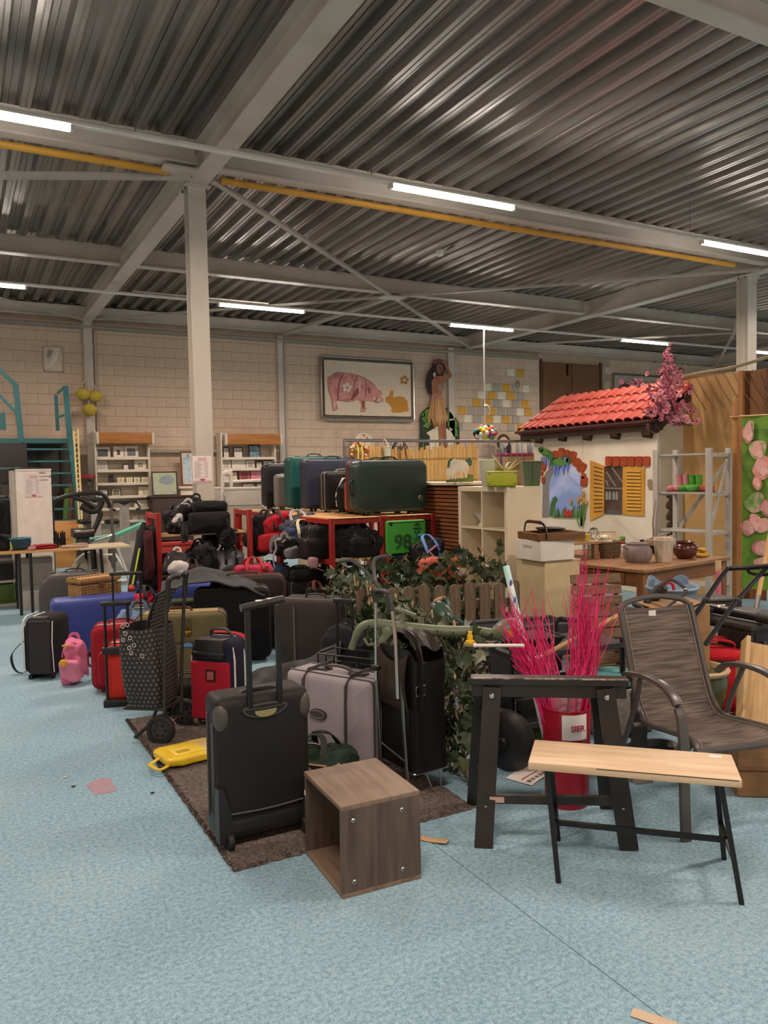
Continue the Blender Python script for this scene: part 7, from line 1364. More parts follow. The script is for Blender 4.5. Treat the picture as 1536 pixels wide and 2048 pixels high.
t = thing('glass_dish', 'wide grey glass dish at the far table end', 'dish', tp(1378, 1104)); obj('dish', MB().lathe([(0, .005), (.06, .005), (.095, .06), (.10, .07), (.092, .07), (.05, .02), (0, .02)], 26), mat('8f8a80', 'plain', .12), t); obj('foot', MB().lathe([(0, 0), (.05, 0), (.045, .01), (0, .01)], 18), mat('8f8a80', 'plain', .2), t)
for i, (u, v, w, h) in enumerate(((1228, 1100, .12, .06), (1262, 1096, .10, .10), (1288, 1098, .11, .13))):
    t = thing('kitchen_utensil', ('dark pan-like utensil behind the wicker basket', 'grey metal utensil behind the small white box', 'black camera-like gadget beside the driftwood trough')[i], 'utensil', tp(u, v)); obj('body', MB().rb(-w/2, -.05, 0, w/2, .05, h*.7, .02, 3), (m_blk2, m_steel, m_blk)[i], t); obj('top', MB().rb(-w*.3, -.03, h*.7, w*.2, .03, h, .012, 2), (m_blk, m_blk2, m_blk2)[i], t); obj('handle', MB().tube([(w*.4, 0, h*.5), (w*1.1, .02, h*.55)], .008, 6), m_blk, t)
t = thing('driftwood_sticks', 'two bare grey driftwood sticks standing behind the table', 'sticks', tp(1306, 1090))
obj('stick', MB().tube(smooth([(0, 0, 0), (.01, 0, .2), (0, 0, .3), (.05, .01, .50)], 4), [.012]*6+[.009]*7, 6), mat('9a8672', 'plain', .8), t); obj('stick', MB().tube(smooth([(.05, 0, 0), (.045, 0, .3), (.075, .01, .45)], 4), .008, 6), mat('9a8672', 'plain', .8), t)
a = tp(1432, 1134); t = thing('fabric_roll', 'thin pink and green fabric roll standing at the table right end', 'roll', (a.x, a.y-.03, .012), 0, None, (-3, 3, 0)); obj('roll', MB().tube([(0, 0, 0), (0, 0, .75)], .022, 12), plas('cf6a7c', .7), t); obj('end', MB().tube([(0, 0, .70), (0, 0, .79)], .024, 12), mat('b9b088', 'art', .7, 'd04a4a', 12), t)
# pedestal, crate and wooden tray
pc = at(1090, 1122, 6.45); t = thing('pedestal', 'square cream marbled pedestal carrying a white crate', 'pedestal', (pc.x, pc.y, 0), -3); pz = pc.z
m_pd2 = mat('d8c69e', 'stone', .5, 'c9b58a', 4, bump=.05); obj('column', MB().rb(0, 0, .03, .36, .40, pz-.02, .004, 1), m_pd2, t); obj('top_plate', MB().rb(-.004, -.004, pz-.02, .364, .404, pz, .003, 1), m_pd2, t); obj('plinth', MB().rb(-.006, -.006, 0, .366, .406, .03, .003, 1), m_pd2, t)
cc = at(1085, 1122, 6.38); t = thing('white_crate', 'white painted wooden crate with handle slot standing on the cream pedestal', 'crate', (cc.x, cc.y+.02, pz+.001), -3)
mwc = mat('e9e4d8', 'plain', .45, 'dfd8ca', 5); CL, CDp, CHh = .34, .36, .165
obj('front_board', MB().rb(0, 0, 0, CL, .014, CHh, .002, 1), mwc, t); obj('back_board', MB().rb(0, CDp-.014, 0, CL, CDp, CHh, .002, 1), mwc, t); sb_ = obj('side_board', MB().rb(0, .014, 0, .014, CDp-.014, CHh, .002, 1), mwc, t); obj('side_board', MB().rb(CL-.014, .014, 0, CL, CDp-.014, CHh, .002, 1), mwc, t); obj('bottom', MB().box(.01, .01, .002, CL-.01, CDp-.01, .012), mwc, t)
obj('handle_slot', MB().rb(-.003, .12, .10, .004, .24, .125, .0015, 2), plas('b5afa2', .7), sb_)
t = thing('wooden_tray', 'dark wooden tray with metal strap handle resting on the white crate', 'tray', (cc.x-.01, cc.y+.02, pz+CHh+.002), -10); mtr = mat('7d5634', 'woodx', .5, '61401f', 2)
obj('base', MB().rb(0, .02, 0, .42, .34, .012, .003, 1), mtr, t); obj('side_board', MB().rb(0, .0, 0, .42, .016, .062, .003, 1), mtr, t); obj('side_board', MB().rb(0, .34, 0, .42, .356, .062, .003, 1), mtr, t); obj('end_board', MB().rb(-.01, .0, 0, .006, .356, .062, .003, 1), mtr, t); obj('end_board', MB().rb(.414, .0, 0, .43, .356, .062, .003, 1), mtr, t)
obj('strap_handle', MB().strap(smooth([(.06, -.006, .01), (.06, -.008, .07), (.055, .03, .13), (.05, .10, .145), (.05, .26, .145), (.055, .33, .13), (.06, .362, .07), (.06, .362, .01)], 5), .022, .004, up=(1, 0, 0)), metal('7d7f84', .35), t); obj('wood_grip', MB().rb(.035, .08, .136, .068, .28, .162, .008), mat('4a2e1c', 'wood', .4), t)
t = thing('black_pan', 'flat black pan lying in the wooden tray', 'pan', (cc.x+.24, cc.y+.18, pz+CHh+.066)); obj('pan', MB().lathe([(0, .002), (.10, .002), (.125, .022), (.13, .028), (.122, .027), (.1, .010), (0, .008)], 26), m_blk, t); obj('base_ring', MB().lathe([(0, 0), (.09, 0), (.09, .004), (0, .004)], 24), m_blk2, t)
# odd pots behind the crate
for i, (u, v, r, h, c) in enumerate(((1106, 1058, .06, .10, '77766a'), (1150, 1056, .075, .055, 'b9a24a'), (1170, 1060, .05, .05, 'd6c04a'))):
    p = at(u, v, 7.2); t = thing('small_pot', ('grey metal pot behind the wooden tray', 'olive gold bowl behind the wooden tray', 'small yellow bowl right of the olive gold bowl')[i], 'pot', (p.x, p.y, .915)); obj('pot', MB().lathe([(0, 0), (r*.7, 0), (r, h), (r*1.08, h+.006), (r*.9, h), (0, .01)], 20), plas(c, .35), t); obj('rim', MB().lathe([(r, h), (r*1.1, h+.004), (r, h+.01)], 20), plas(c, .3), t)
p = at(1140, 1070, 7.2); t = thing('rear_table', 'plain wooden table standing behind the pedestal with small bowls', 'table', (p.x-.22, p.y-.1, 0), -8); obj('top', MB().rb(0, 0, .885, .45, .5, .912, .004), mat('b8966a', 'woodx', .5), t)
for x in (.04, .41):
    for y in (.04, .46): obj('leg', MB().rb(x-.025, y-.025, 0, x+.025, y+.025, .885, .003, 1), mat('9a7850', 'wood', .5), t)
# under the table: pallets, basin, shears
for i, (u, v, rx, dz) in enumerate(((1156, 1240, -10, 0), (1150, 1290, -20, 0))):
    p = at(u, v, 5.95-.45*i); t = thing('slatted_crate', ('weathered slatted crate side leaning under the table', 'second weathered crate panel leaning in front, lower')[i], 'crate', (p.x, p.y, .012), 0, None, (rx, 2, -8)); mcr = mat('8f7558', 'woodx', .8, '6b543c', 2)
    for k in range(9-5*i): obj('slat', MB().rb(0, 0, .085*k, .46, .016, .085*k+.072, .003, 1), mcr, t)
    for x in (.03, .40): obj('batten', MB().rb(x, .016, 0, x+.04, .034, .75-.43*i, .003, 1), mcr, t)
p = at(1368, 1196, 5.3); t = thing('basin', 'blue-grey plastic basin with wavy rim beneath the table', 'basin', (p.x, p.y+.1, p.z-.06)); mbs = plas('7f97ad', .4)
obj('body', MB().lathe([(0, 0), (.13, 0), (.16, .10), (.165, .12), (.155, .12), (.12, .015), (0, .012)], 32), mbs, t); obj('rim', MB().tube([(.168*math.cos(rad(a)), .168*math.sin(rad(a)), .12+.0*a) for a in range(0, 360, 12)], .011, 8, True), mbs, t); obj('wavy_back', MB().surf(lambda a, b: (.165*math.cos(PI*a), .165*math.sin(PI*a), .12+.07*b*(.6+.4*math.sin(a*14))), 40, 3, .006), mbs, t)
t.scale = (1.0, 1.0, 1.0); bz = t.location.z
t2 = thing('plastic_crate', 'dark folding plastic crate supporting the blue-grey basin', 'crate', (p.x, p.y+.1, 0), -20); obj('tub', MB().rb(-.2, -.16, 0, .2, .16, bz-.012, .012), plas('3a3734', .6), t2); obj('rim', MB().rb(-.21, -.17, bz-.03, .21, .17, bz-.002, .006), plas('2c2a28', .6), t2)
T0 = at(1315, 1200, 5.0); t = thing('hedge_shears', 'dark electric hedge shears with red handle in front of the basin', 'tool', T0); g = lambda u, v, s: at(u, v, s)-T0
obj('body', MB().tube(smooth([g(1288, 1212, 5.0), g(1300, 1200, 5.0), g(1318, 1182, 4.98), g(1328, 1172, 4.96)], 5), [.02]*3+[.03]*4+[.04]*6+[.034]*3, 12), m_blk2, t); obj('red_handle', MB().tube(smooth([g(1322, 1172, 4.96), g(1336, 1165, 4.95), g(1345, 1168, 4.95), g(1348, 1180, 4.95)], 5), .011, 8), plas('b8323a', .35), t); obj('blade', MB().sweep([g(1290, 1210, 5.0), g(1262, 1240, 5.02)], [(-.003, -.02), (.003, -.02), (.003, .02), (-.003, .02)]), m_steel, t)
T0 = at(1350, 1190, 4.75); t = thing('hoop_handle', 'dark bent metal hoop handle beside the red-handled shears', 'handle', T0); g = lambda u, v, s: at(u, v, s)-T0; obj('hoop', MB().tube(smooth([g(1318, 1172, 4.8), g(1340, 1160, 4.8), g(1356, 1166, 4.78), g(1371, 1178, 4.75), g(1368, 1188, 4.72), g(1345, 1205, 4.65), g(1316, 1225, 4.6)], 5), .010, 8), plas('34302e', .4), t); obj('ferrule', MB().ball(g(1371, 1179, 4.75), .014, 8, 6), m_chrome, t)
p = at(1410, 1200, 5.7); t = thing('black_crate', 'tall black ribbed plastic crate under the table right end', 'crate', (p.x, p.y, 0), -12)
obj('tub', MB().rb(-.16, -.15, 0, .2, .15, .62, .015), plas('1f1d1d', .5), t)
for k in range(5): obj('rib', MB().rb(-.165, -.155, .08+.11*k, .205, -.148, .10+.11*k, .003, 1), plas('2c2a2a', .5), t)
# ------------------------------------------------------------------ back wall: signs, shelves, stairs
yb_ = WY-.11
def wl(pts, y): return [(pl(u, v, y).x, pl(u, v, y).z) for u, v in pts]
def zz(pts, u0, v0, k): return [(u0+a/k, v0+b/k) for a, b in pts]
pg = lambda pts: wl(zz(pts, 630, 700, 7.314), yb_)
t = thing('pig_sign', 'framed sign printed with a pink pig and an orange rabbit on the block wall', 'sign', (0, yb_, 0))
fr_ = pg([(75, 85), (1440, 170), (1440, 1035), (100, 1005)]); X_0, X_1 = (fr_[0][0]+fr_[3][0])/2, (fr_[1][0]+fr_[2][0])/2; Z_0, Z_1 = (fr_[2][1]+fr_[3][1])/2, (fr_[0][1]+fr_[1][1])/2
obj('tube_frame', MB().tube([(X_0+.05, -.02, Z_0), (X_1-.05, -.02, Z_0), (X_1, -.02, Z_0+.05), (X_1, -.02, Z_1-.05), (X_1-.05, -.02, Z_1), (X_0+.05, -.02, Z_1), (X_0, -.02, Z_1-.05), (X_0, -.02, Z_0+.05)], .026, 8, True), metal('b5aea5', .3), t)
obj('backing', MB().box(X_0+.01, .04, Z_0+.01, X_1-.01, .055, Z_1-.01), mat('6b6054', 'plain', .7), t); obj('board', MB().box(X_0+.09, .0, Z_0+.09, X_1-.07, .02, Z_1-.08), mat('ddccb6', 'plain', .7, 'd3c1aa', 1), t)
pig = [(190, 405), (240, 385), (290, 345), (350, 330), (430, 335), (520, 345), (620, 370), (700, 400), (790, 450), (860, 510), (920, 580), (960, 600), (980, 645), (940, 645), (950, 680), (990, 710), (990, 745), (945, 755), (930, 770), (890, 770), (840, 750), (760, 740), (725, 745), (725, 820), (745, 860), (740, 870), (720, 870), (720, 900), (655, 900), (660, 860), (675, 840), (670, 790), (640, 740), (620, 720), (560, 745), (490, 755), (400, 745), (330, 735), (315, 760), (320, 820), (340, 860), (330, 868), (315, 865), (310, 885), (265, 885), (260, 830), (245, 740), (235, 680), (205, 610), (190, 510)]
obj('printed_outline', poly_plate(pg([(a+(6 if a > 560 else -6), b+(5 if b > 560 else -5)) for a, b in pig]), -.003, .002), plas('5a2e2c', .7), t)
obj('printed_pig', poly_plate(pg(pig), -.006, .001), mat('c88c84', 'art', .7, 'b06e6a', 3.5), t)
for q in ([(400, 345), (420, 345), (385, 410), (365, 480), (350, 580), (345, 735), (325, 735), (330, 600), (345, 470)], [(610, 375), (622, 378), (590, 470), (570, 560), (558, 650), (548, 650), (560, 550), (580, 460)], [(735, 430), (745, 435), (755, 560), (735, 700), (727, 700), (740, 560)], [(780, 540), (800, 560), (805, 640), (785, 640), (775, 590)], [(505, 735), (600, 560), (640, 560), (640, 640), (550, 735)], [(680, 745), (722, 745), (720, 860), (690, 860)], [(820, 650), (850, 690), (850, 705), (830, 690)], [(875, 740), (905, 690), (910, 700), (885, 765)]): obj('printed_marking', poly_plate(pg(q), -.009, -.005), plas('8f4c4c', .7), t)
for q in ([(640, 470), (670, 420), (660, 560), (640, 690), (620, 640)], [(830, 660), (880, 690), (890, 730), (850, 740)], [(270, 760), (310, 760), (300, 850), (275, 850)], [(930, 700), (975, 730), (930, 760), (900, 750)]): obj('printed_highlight', poly_plate(pg(q), -.0085, -.005), plas('dcb2aa', .7), t)
for cx_, cy_, c, r_ in ((468, 548, 'e6ddd0', 46), (1305, 440, 'b0713a', 44)):
    for k in range(5): a = rad(72*k-80); obj('flower_petal', poly_plate(pg([(cx_+r_*math.cos(a)+24*math.cos(b_), cy_+r_*math.sin(a)+24*math.sin(b_)) for b_ in [2*PI*i/12 for i in range(12)]]), -.012, -.004), plas(c, .7), t)
obj('flower_heart', poly_plate(pg([(1305+12*math.cos(b_), 440+12*math.sin(b_)) for b_ in [2*PI*i/10 for i in range(10)]]), -.013, -.005), plas('e8dcc8', .7), t)
obj('printed_rabbit', poly_plate(pg([(1032, 700), (1045, 685), (1085, 675), (1095, 620), (1112, 580), (1120, 605), (1135, 588), (1150, 590), (1150, 640), (1140, 690), (1180, 690), (1240, 675), (1300, 690), (1345, 740), (1358, 800), (1360, 850), (1375, 870), (1360, 900), (1285, 905), (1275, 918), (1130, 918), (1128, 900), (1110, 890), (1115, 872), (1130, 860), (1090, 800), (1070, 778), (1045, 770), (1032, 740)]), -.006, .001), mat('c4862f', 'plain', .7), t)
for k in range(6):
    for z in (Z_0+.1, Z_1-.09): obj('fixing', MB().ball((X_0+.12+(X_1-X_0-.22)*k/5, -.003, z), .010, 6, 4), m_blk2, t)
# hula dancer cutout
yh = WY-.14; hz_ = lambda pts: wl(zz(pts, 800, 690, 5.908), yh)
t = thing('dancer_cutout', 'painted cutout of a woman dancing in a grass skirt among green leaves', 'cutout', (0, yh, 0))
def hp(name, pts, c, dy, c2=None, kd='plain'): return obj(name, poly_plate(hz_(pts), dy-.008, dy+.006), mat(c, kd, .7, c2, 6), t)
hp('leaf_board', [(235, 1250), (250, 1000), (245, 850), (265, 790), (320, 740), (420, 700), (560, 745), (640, 830), (690, 900), (705, 960), (710, 1250)], '2c3a20', .02, '1f2a18')
for q in ([(262, 880), (300, 770), (350, 750), (350, 850), (300, 920)], [(270, 960), (330, 900), (370, 930), (330, 985)], [(560, 760), (620, 820), (640, 870), (560, 880)], [(565, 900), (660, 880), (690, 950), (640, 1010), (570, 960)], [(600, 1010), (670, 990), (690, 1070), (640, 1090)], [(255, 820), (300, 790), (290, 860)]): hp('painted_leaf', q, '5f8f3c', .008, '3d6428', 'art')
hp('white_base', [(310, 1040), (380, 1000), (440, 960), (560, 990), (620, 1060), (640, 1250), (340, 1250), (355, 1080)], 'd8cdb6', .006)
hp('hair', [(392, 215), (440, 195), (500, 195), (540, 215), (530, 300), (510, 360), (420, 380), (385, 480), (375, 590), (335, 560), (310, 470), (315, 380), (345, 300), (385, 250)], '2a2220', .003, '1c1615')
hp('flower_crown', [(385, 215), (400, 175), (450, 160), (505, 175), (520, 220), (460, 215), (415, 230)], '5e3444', -.006, '7a4456', 'art')
hp('face', [(430, 235), (470, 222), (505, 245), (512, 290), (498, 335), (465, 350), (440, 330), (428, 290)], '8f5a42', -.004)
hp('eye_line', [(462, 268), (490, 272), (490, 280), (462, 277)], '2a1614', -.0125); hp('lips', [(470, 318), (492, 316), (488, 328), (472, 327)], '7a3430', -.0125); hp('nose_shade', [(486, 280), (496, 305), (482, 305)], '7a4a36', -.0125)
hp('skin_torso', [(385, 400), (430, 370), (520, 360), (575, 350), (570, 330), (540, 270), (510, 200), (520, 180), (545, 215), (580, 290), (608, 350), (605, 375), (560, 410), (500, 450), (490, 520), (490, 600), (380, 600), (372, 500), (370, 430)], 'a8704f', -.008, '96603f')
hp('hand', [(490, 205), (520, 170), (535, 195), (520, 235)], '9c6546', -.012)
hp('flower_top', [(440, 470), (480, 460), (510, 480), (500, 540), (470, 560), (445, 520)], 'a8787c', -.014, '6f7a44', 'art'); hp('skirt_band', [(372, 590), (430, 575), (495, 590), (495, 645), (430, 660), (368, 640)], 'b58276', -.014, '8a5a58', 'art')
hp('leg', [(440, 900), (490, 900), (500, 1000), (495, 1250), (460, 1250), (455, 1050)], '9c6444', -.004); hp('leg', [(490, 880), (540, 930), (545, 1050), (560, 1250), (515, 1250), (500, 1050)], '91593c', -.002)
rr = random.Random(4)
for k in range(13): u_ = 372+10*k; uu = 340+17.5*k+rr.uniform(-8, 8); hp('skirt_strand', [(u_-6, 640), (u_+8, 640), (uu+14, 850), (uu+rr.uniform(-6, 12), 1000-40*abs(k-6)/6+rr.uniform(-50, 30)), (uu-14, 860)], rr.choice(('b98a58', 'a67848', 'c79a68')), -.014-.001*(k % 4))
hp('flower_garland', [(385, 340), (405, 320), (420, 345), (410, 380), (390, 375)], 'd3b2ae', -.016)
# oval ring and small picture on the painted blocks
p = pl(800+1390/5.908, 690+462/5.908, WY-.03); t = thing('ring_mirror', 'small greenish oval ring hung on the coloured blocks', 'ornament', (p.x, WY-.034, p.z)); obj('ring', MB().tube([(.055*math.cos(rad(a)), 0, .075*math.sin(rad(a))) for a in range(0, 360, 20)], .012, 6, True), mat('7d7a3c', 'plain', .5), t); obj('plate', MB().prism([(.05*math.cos(rad(a)), .07*math.sin(rad(a))) for a in range(0, 360, 20)], .004, .008), mat('a89a70', 'plain', .6), t)
a = pl(1002, 875, WY-.3); t = thing('heart_wreath', 'brown twig wreath with white ring standing beyond the fence', 'wreath', (a.x, WY-.4, 2.3)); obj('ring', MB().tube([(.17*math.cos(rad(a)), 0, .17*math.sin(rad(a))) for a in range(0, 360, 20)], .035, 8, True), mat('6a4430', 'weave', .8, '4a2c1e', 10), t); obj('plate', MB().lathe([(0, 0), (.14, 0), (.14, .01), (0, .01)], 20, Tm((0, 0, 0), (90, 0, 0))), mat('d0b592', 'plain', .7), t); obj('stand', MB().rb(-.20, -.02, -2.3, .20, .02, -.18, .01), mat('7a5a44', 'wood', .7), t)
t = thing('easel_board', 'pale board standing against the coloured blocks', 'board', (a.x+.32, WY-.25, 0)); obj('board', MB().rb(-.1, 0, 0, .62, .03, 2.45, .004), mat('c9b698', 'plain', .7), t); obj('strip', MB().rb(-.1, -.01, 2.38, .62, 0, 2.45, .003), mat('b39f80', 'plain', .7), t)
# round white plate leaning under the pig sign
p = pl(727, 878, WY-.3); t = thing('round_board', 'round white board with orange dots peeping over the fence', 'board', (p.x, WY-.3, p.z-.12)); obj('disc', MB().lathe([(0, 0), (.26, 0), (.26, .02), (0, .02)], 28, Tm((0, 0, 0), (90, 0, 0))), mat('d9cbb8', 'plain', .7), t)
for x, z in ((.08, .14), (-.1, .1), (0, .2)): obj('dot', MB().lathe([(0, 0), (.03, 0), (.03, .004), (0, .004)], 14, Tm((x, -.021, z), (90, 0, 0))), plas('b5703a', .7), t)
obj('post', MB().rb(-.03, .0, -(p.z-.12), .03, .04, 0, .004), mat('8a7864', 'wood', .7), t)
p = pl(795, 876, WY-.4); t = thing('dark_chair_back', 'dark rounded chair back seen above the bamboo screen', 'chair', (p.x, WY-.5, 0)); obj('back', MB().tube(smooth([(-.2, 0, 0), (-.2, 0, 1.9), (-.12, 0, 2.25), (0, 0, 2.33), (.12, 0, 2.25), (.2, 0, 1.9), (.2, 0, 0)], 5), .03, 8), m_blk2, t); obj('panel', MB().rb(-.17, -.01, 1.7, .17, .01, 2.2, .05), m_blk2, t)
# peacock picture
ax0, az0, ax1, az1 = wallrect(86, 693, 127, 744, WY-.05)
t = thing('bird_picture', 'pale picture of a white bird hung high on the block wall', 'picture', ((ax0+ax1)/2, WY-.05, az0)); w_ = ax1-ax0; h_ = az1-az0
obj('frame', MB().box(-w_/2, -.01, 0, w_/2, .012, .02).box(-w_/2, -.01, h_-.02, w_/2, .012, h_).box(-w_/2, -.01, 0, -w_/2+.02, .012, h_).box(w_/2-.02, -.01, 0, w_/2, .012, h_), mat('c9b49c', 'plain', .6), t)
obj('print', MB().box(-w_/2+.02, -.004, .02, w_/2-.02, .008, h_-.02), mat('c2b3a2', 'art', .7, 'd0c3b2', 3), t)
obj('printed_bird', poly_plate([(-w_*.35+w_*a, h_*b) for a, b in ((.0, .12), (.18, .18), (.32, .3), (.45, .42), (.55, .52), (.58, .7), (.62, .78), (.6, .84), (.54, .82), (.5, .68), (.4, .62), (.28, .48), (.18, .32))], -.009, -.003), plas('e8ddd0', .7), t); obj('printed_shade', poly_plate([(-w_*.35+w_*a, h_*b) for a, b in ((.0, .55), (.2, .6), (.4, .85), (.1, .9))], -.006, -.003), plas('9a9086', .8), t)
# yellow paper lanterns
for i, (u, v, r_) in enumerate(((166, 788, .135), (191, 792, .13), (179, 820, .138))):
    p = pl(u, v, WY-.28); t = thing('paper_lantern', ('yellow paper lantern, upper left of the three', 'yellow paper lantern, upper right of the three', 'yellow paper lantern, lowest of the three')[i], 'lantern', p)
    m = MB(); pf = []
    for k in range(23): ph_ = -PI/2+PI*k/22; pf.append((r_*math.cos(ph_)*(1 if k % 2 else .965), r_*.88*math.sin(ph_)))
    pf = pf[2:-2]; obj('shade', m.lathe(pf, 24), mat('c9b24a', 'plain', .8, 'b8a03c', 14), t); obj('rim', MB().tube([(r_*.28*math.cos(rad(a)), r_*.28*math.sin(rad(a)), r_*.86) for a in range(0, 360, 30)], .006, 6, True), m_steel, t)
    obj('cord', MB().tube(smooth([(0, 0, r_*.8), (.0, .02, r_*1.5), ((pl(178, 755, WY-.2).x-p.x), .15, pl(178, 755, WY-.2).z-p.z)], 4), .006, 5), m_white, t)
# shelf units with photo frames
m_su = mat('dfd3c2', 'plain', .5, 'd5c8b5', 2)
def shelf_unit(label, u0, u1, v_top, vs, y0, ub0, ub1, vb0, vb1):
    a = pl(u0, 950, y0); b = pl(u1, 950, y0); w = b.x-a.x; dep = WY-.13-y0; H_ = pl((u0+u1)/2, v_top, y0).z
    t = thing('shelf_unit', label, 'shelf', (a.x, y0, 0)); zs = [pl((u0+u1)/2, v, y0).z for v in vs]
    obj('side_panel', MB().rb(0, 0, 0, .03, dep, H_, .003, 1), m_su, t); obj('side_panel', MB().rb(w-.03, 0, 0, w, dep, H_, .003, 1), m_su, t); obj('back_panel', MB().box(.03, dep-.015, 0, w-.03, dep, H_), m_su, t)
    for z in zs: obj('shelf_board', MB().rb(.03, .0, z-.022, w-.03, dep-.015, z, .002, 1), m_su, t); obj('shelf_lip', MB().rb(.03, -.012, z-.022, w-.03, .0, z+.03, .002, 1), m_su, t)
    hb = [pl(ub0, vb0, y0-.06), pl(ub1, vb1, y0-.06)]; hx0, hx1 = hb[0].x-a.x, hb[1].x-a.x; hz0, hz1 = min(hb[0].z, hb[1].z), max(hb[0].z, hb[1].z)
    obj('pine_header', MB().rb(hx0, -.10, hz0, hx1, .1, hz1, .006), mat('b5793a', 'woodx', .5, '965f28', .8), t)
    for x in (hx0-.05, hx1): obj('header_end', MB().rb(x, -.11, hz0-.02, x+.05, .12, hz1, .025, 3), m_su, t)
    return t, zs, a.x, w
yS = 15.85
tS1, zS1, _, _ = shelf_unit('white shelf unit of photo frames with pine header, left of the pillar', 191, 301, 862, (917, 942, 968, 994, 1018, 1043), yS, 197, 303, 864, 887)
tS2, zS2, _, _ = shelf_unit('white shelf unit of photo frames with pine header, right of the pillar', 443, 553, 865, (917, 939, 962, 988, 1012), yS, 454, 560, 867, 889)
Fc = {'w': mat('ded4c8', 'plain', .5), 'k': plas('1c1a1a', .4), 'b': mat('6d4424', 'wood', .5), 'c': mat('d8cfa4', 'plain', .5), 'g': mat('a89f96', 'plain', .5), 'n': plas('1f2430', .4), 'r': plas('6a1f28', .5), 'p': plas('b5586a', .5)}
def frames(lst, zs):
    for (x0, x1, y0, row, fr, a1_, a2_, mt, lab) in lst:
        u0, u1 = x0/3, x1/3; yy = yS+.10; A_ = pl(u0, 950, yy); B_ = pl(u1, 950, yy); w = B_.x-A_.x; z = zs[row]+.002; h = max(.08, pl((u0+u1)/2, 600+y0/3, yy).z-z)
        framed('photo_frame', lab, 'frame', ((A_.x+B_.x)/2, yy, z), w, h, Fc[fr], a1_, a2_, 0, 7, .02, 'photo frames on the white shelf units', mt)
L_ = 'left shelf unit'
frames([(578, 666, 882, 0, 'w', '3c444c', '70706c', .02, 'wide white frame with dark landscape, top row of the '+L_), (685, 748, 878, 0, 'w', '3a2a26', '8a6a50', .05, 'white frame with small dark portrait, top row of the '+L_), (752, 834, 875, 0, 'w', '4c5058', '9a9a94', .03, 'white frame with round grey motif, top row of the '+L_),
 (582, 650, 958, 1, 'g', 'a89e94', 'c4b8aa', .02, 'grey frame with pale print, second row of the '+L_), (737, 778, 983, 1, 'k', 'e0d6c8', '2a2626', .01, 'thin black frame with ink drawing, second row of the '+L_), (808, 882, 956, 1, 'c', '8a7c5c', 'c8bc98', .05, 'cream frame with small brown print, second row of the '+L_),
 (650, 682, 1047, 2, 'k', '242222', '34302e', 0, 'small black frame standing alone, third row of the '+L_), (703, 746, 1062, 2, 'c', 'a8986c', 'd8d0b0', .015, 'small gilt frame, first of four in third row of the '+L_), (756, 795, 1062, 2, 'c', 'b0a070', 'd8d0b0', .015, 'small gilt frame, second of four in third row of the '+L_), (803, 840, 1062, 2, 'c', '98885c', 'd0c8a8', .015, 'small gilt frame, third of four in third row of the '+L_), (848, 890, 1062, 2, 'c', 'a0946a', 'd8d0b0', .015, 'small gilt frame, last of four in third row of the '+L_),
 (588, 646, 1132, 3, 'k', 'e2d8ca', '5a5450', .02, 'thin black frame with sketch, fourth row of the '+L_), (664, 722, 1127, 3, 'b', '4a4038', 'c8bcae', .015, 'brown wooden frame with photograph, fourth row of the '+L_), (828, 858, 1120, 3, 'c', 'd8ceb0', 'c8bc9c', .01, 'narrow cream frame, left of a pair in fourth row'), (860, 892, 1120, 3, 'c', 'd8ceb0', 'c8bc9c', .01, 'narrow cream frame, right of a pair in fourth row'),
 (800, 888, 1200, 4, 'c', 'd2c8ac', 'c0b494', .02, 'wide cream frame with faint print, fifth row of the '+L_), (788, 820, 1288, 5, 'g', '8f8980', 'a8a298', 0, 'small grey house-shaped frame, left in the lowest row'), (828, 860, 1286, 5, 'g', '8f8980', 'a8a298', 0, 'small grey house-shaped frame, right in the lowest row')], zS1)
L_ = 'right shelf unit'
frames([(1342, 1381, 882, 0, 'n', 'dcd6cc', '4c4c50', .03, 'navy frame with white mount, left of a pair on the '+L_), (1404, 1462, 882, 0, 'n', 'dcd6cc', '4c4c50', .03, 'navy frame with white mount, right of a pair on the '+L_), (1498, 1566, 868, 0, 'n', '3f6a7c', 'b8c8cc', 0, 'blue patterned frame, top row of the '+L_),
 (1336, 1386, 955, 1, 'w', 'b8b4a4', '8a8678', .02, 'white frame, first in second row of the '+L_), (1392, 1476, 958, 1, 'w', 'c8c4b4', 'e0dccc', .02, 'wide white frame, second row of the '+L_), (1480, 1530, 962, 1, 'w', '9a968c', 'c8c2b4', .02, 'white double frame, second row of the '+L_), (1536, 1578, 968, 1, 'k', 'c8c2b6', '6a6660', .02, 'dark frame with white picture, second row of the '+L_), (1584, 1640, 965, 1, 'g', '8a8a88', 'b0aea8', .01, 'grey frame at the right end of second row of the '+L_),
 (1345, 1372, 1034, 2, 'w', 'b8b0a0', 'd8d0c4', .01, 'small pale frame, third row of the '+L_), (1378, 1422, 1034, 2, 'c', 'c8bc90', 'a89c74', .02, 'cream gold frame, third row of the '+L_), (1434, 1502, 1020, 2, 'r', '7a2430', 'b0606a', .01, 'dark red patterned frame, third row of the '+L_), (1504, 1572, 1022, 2, 'p', 'c46a7a', 'e0a0a8', .01, 'pink patterned frame, third row of the '+L_),
 (1452, 1528, 1098, 3, 'b', 'd8d0c4', '8a7c6a', .02, 'brown frame with drawing, fourth row of the '+L_), (1536, 1592, 1098, 3, 'k', 'd8d0c4', 'e8e0d4', .02, 'black frame with white heart, fourth row of the '+L_)], zS2)
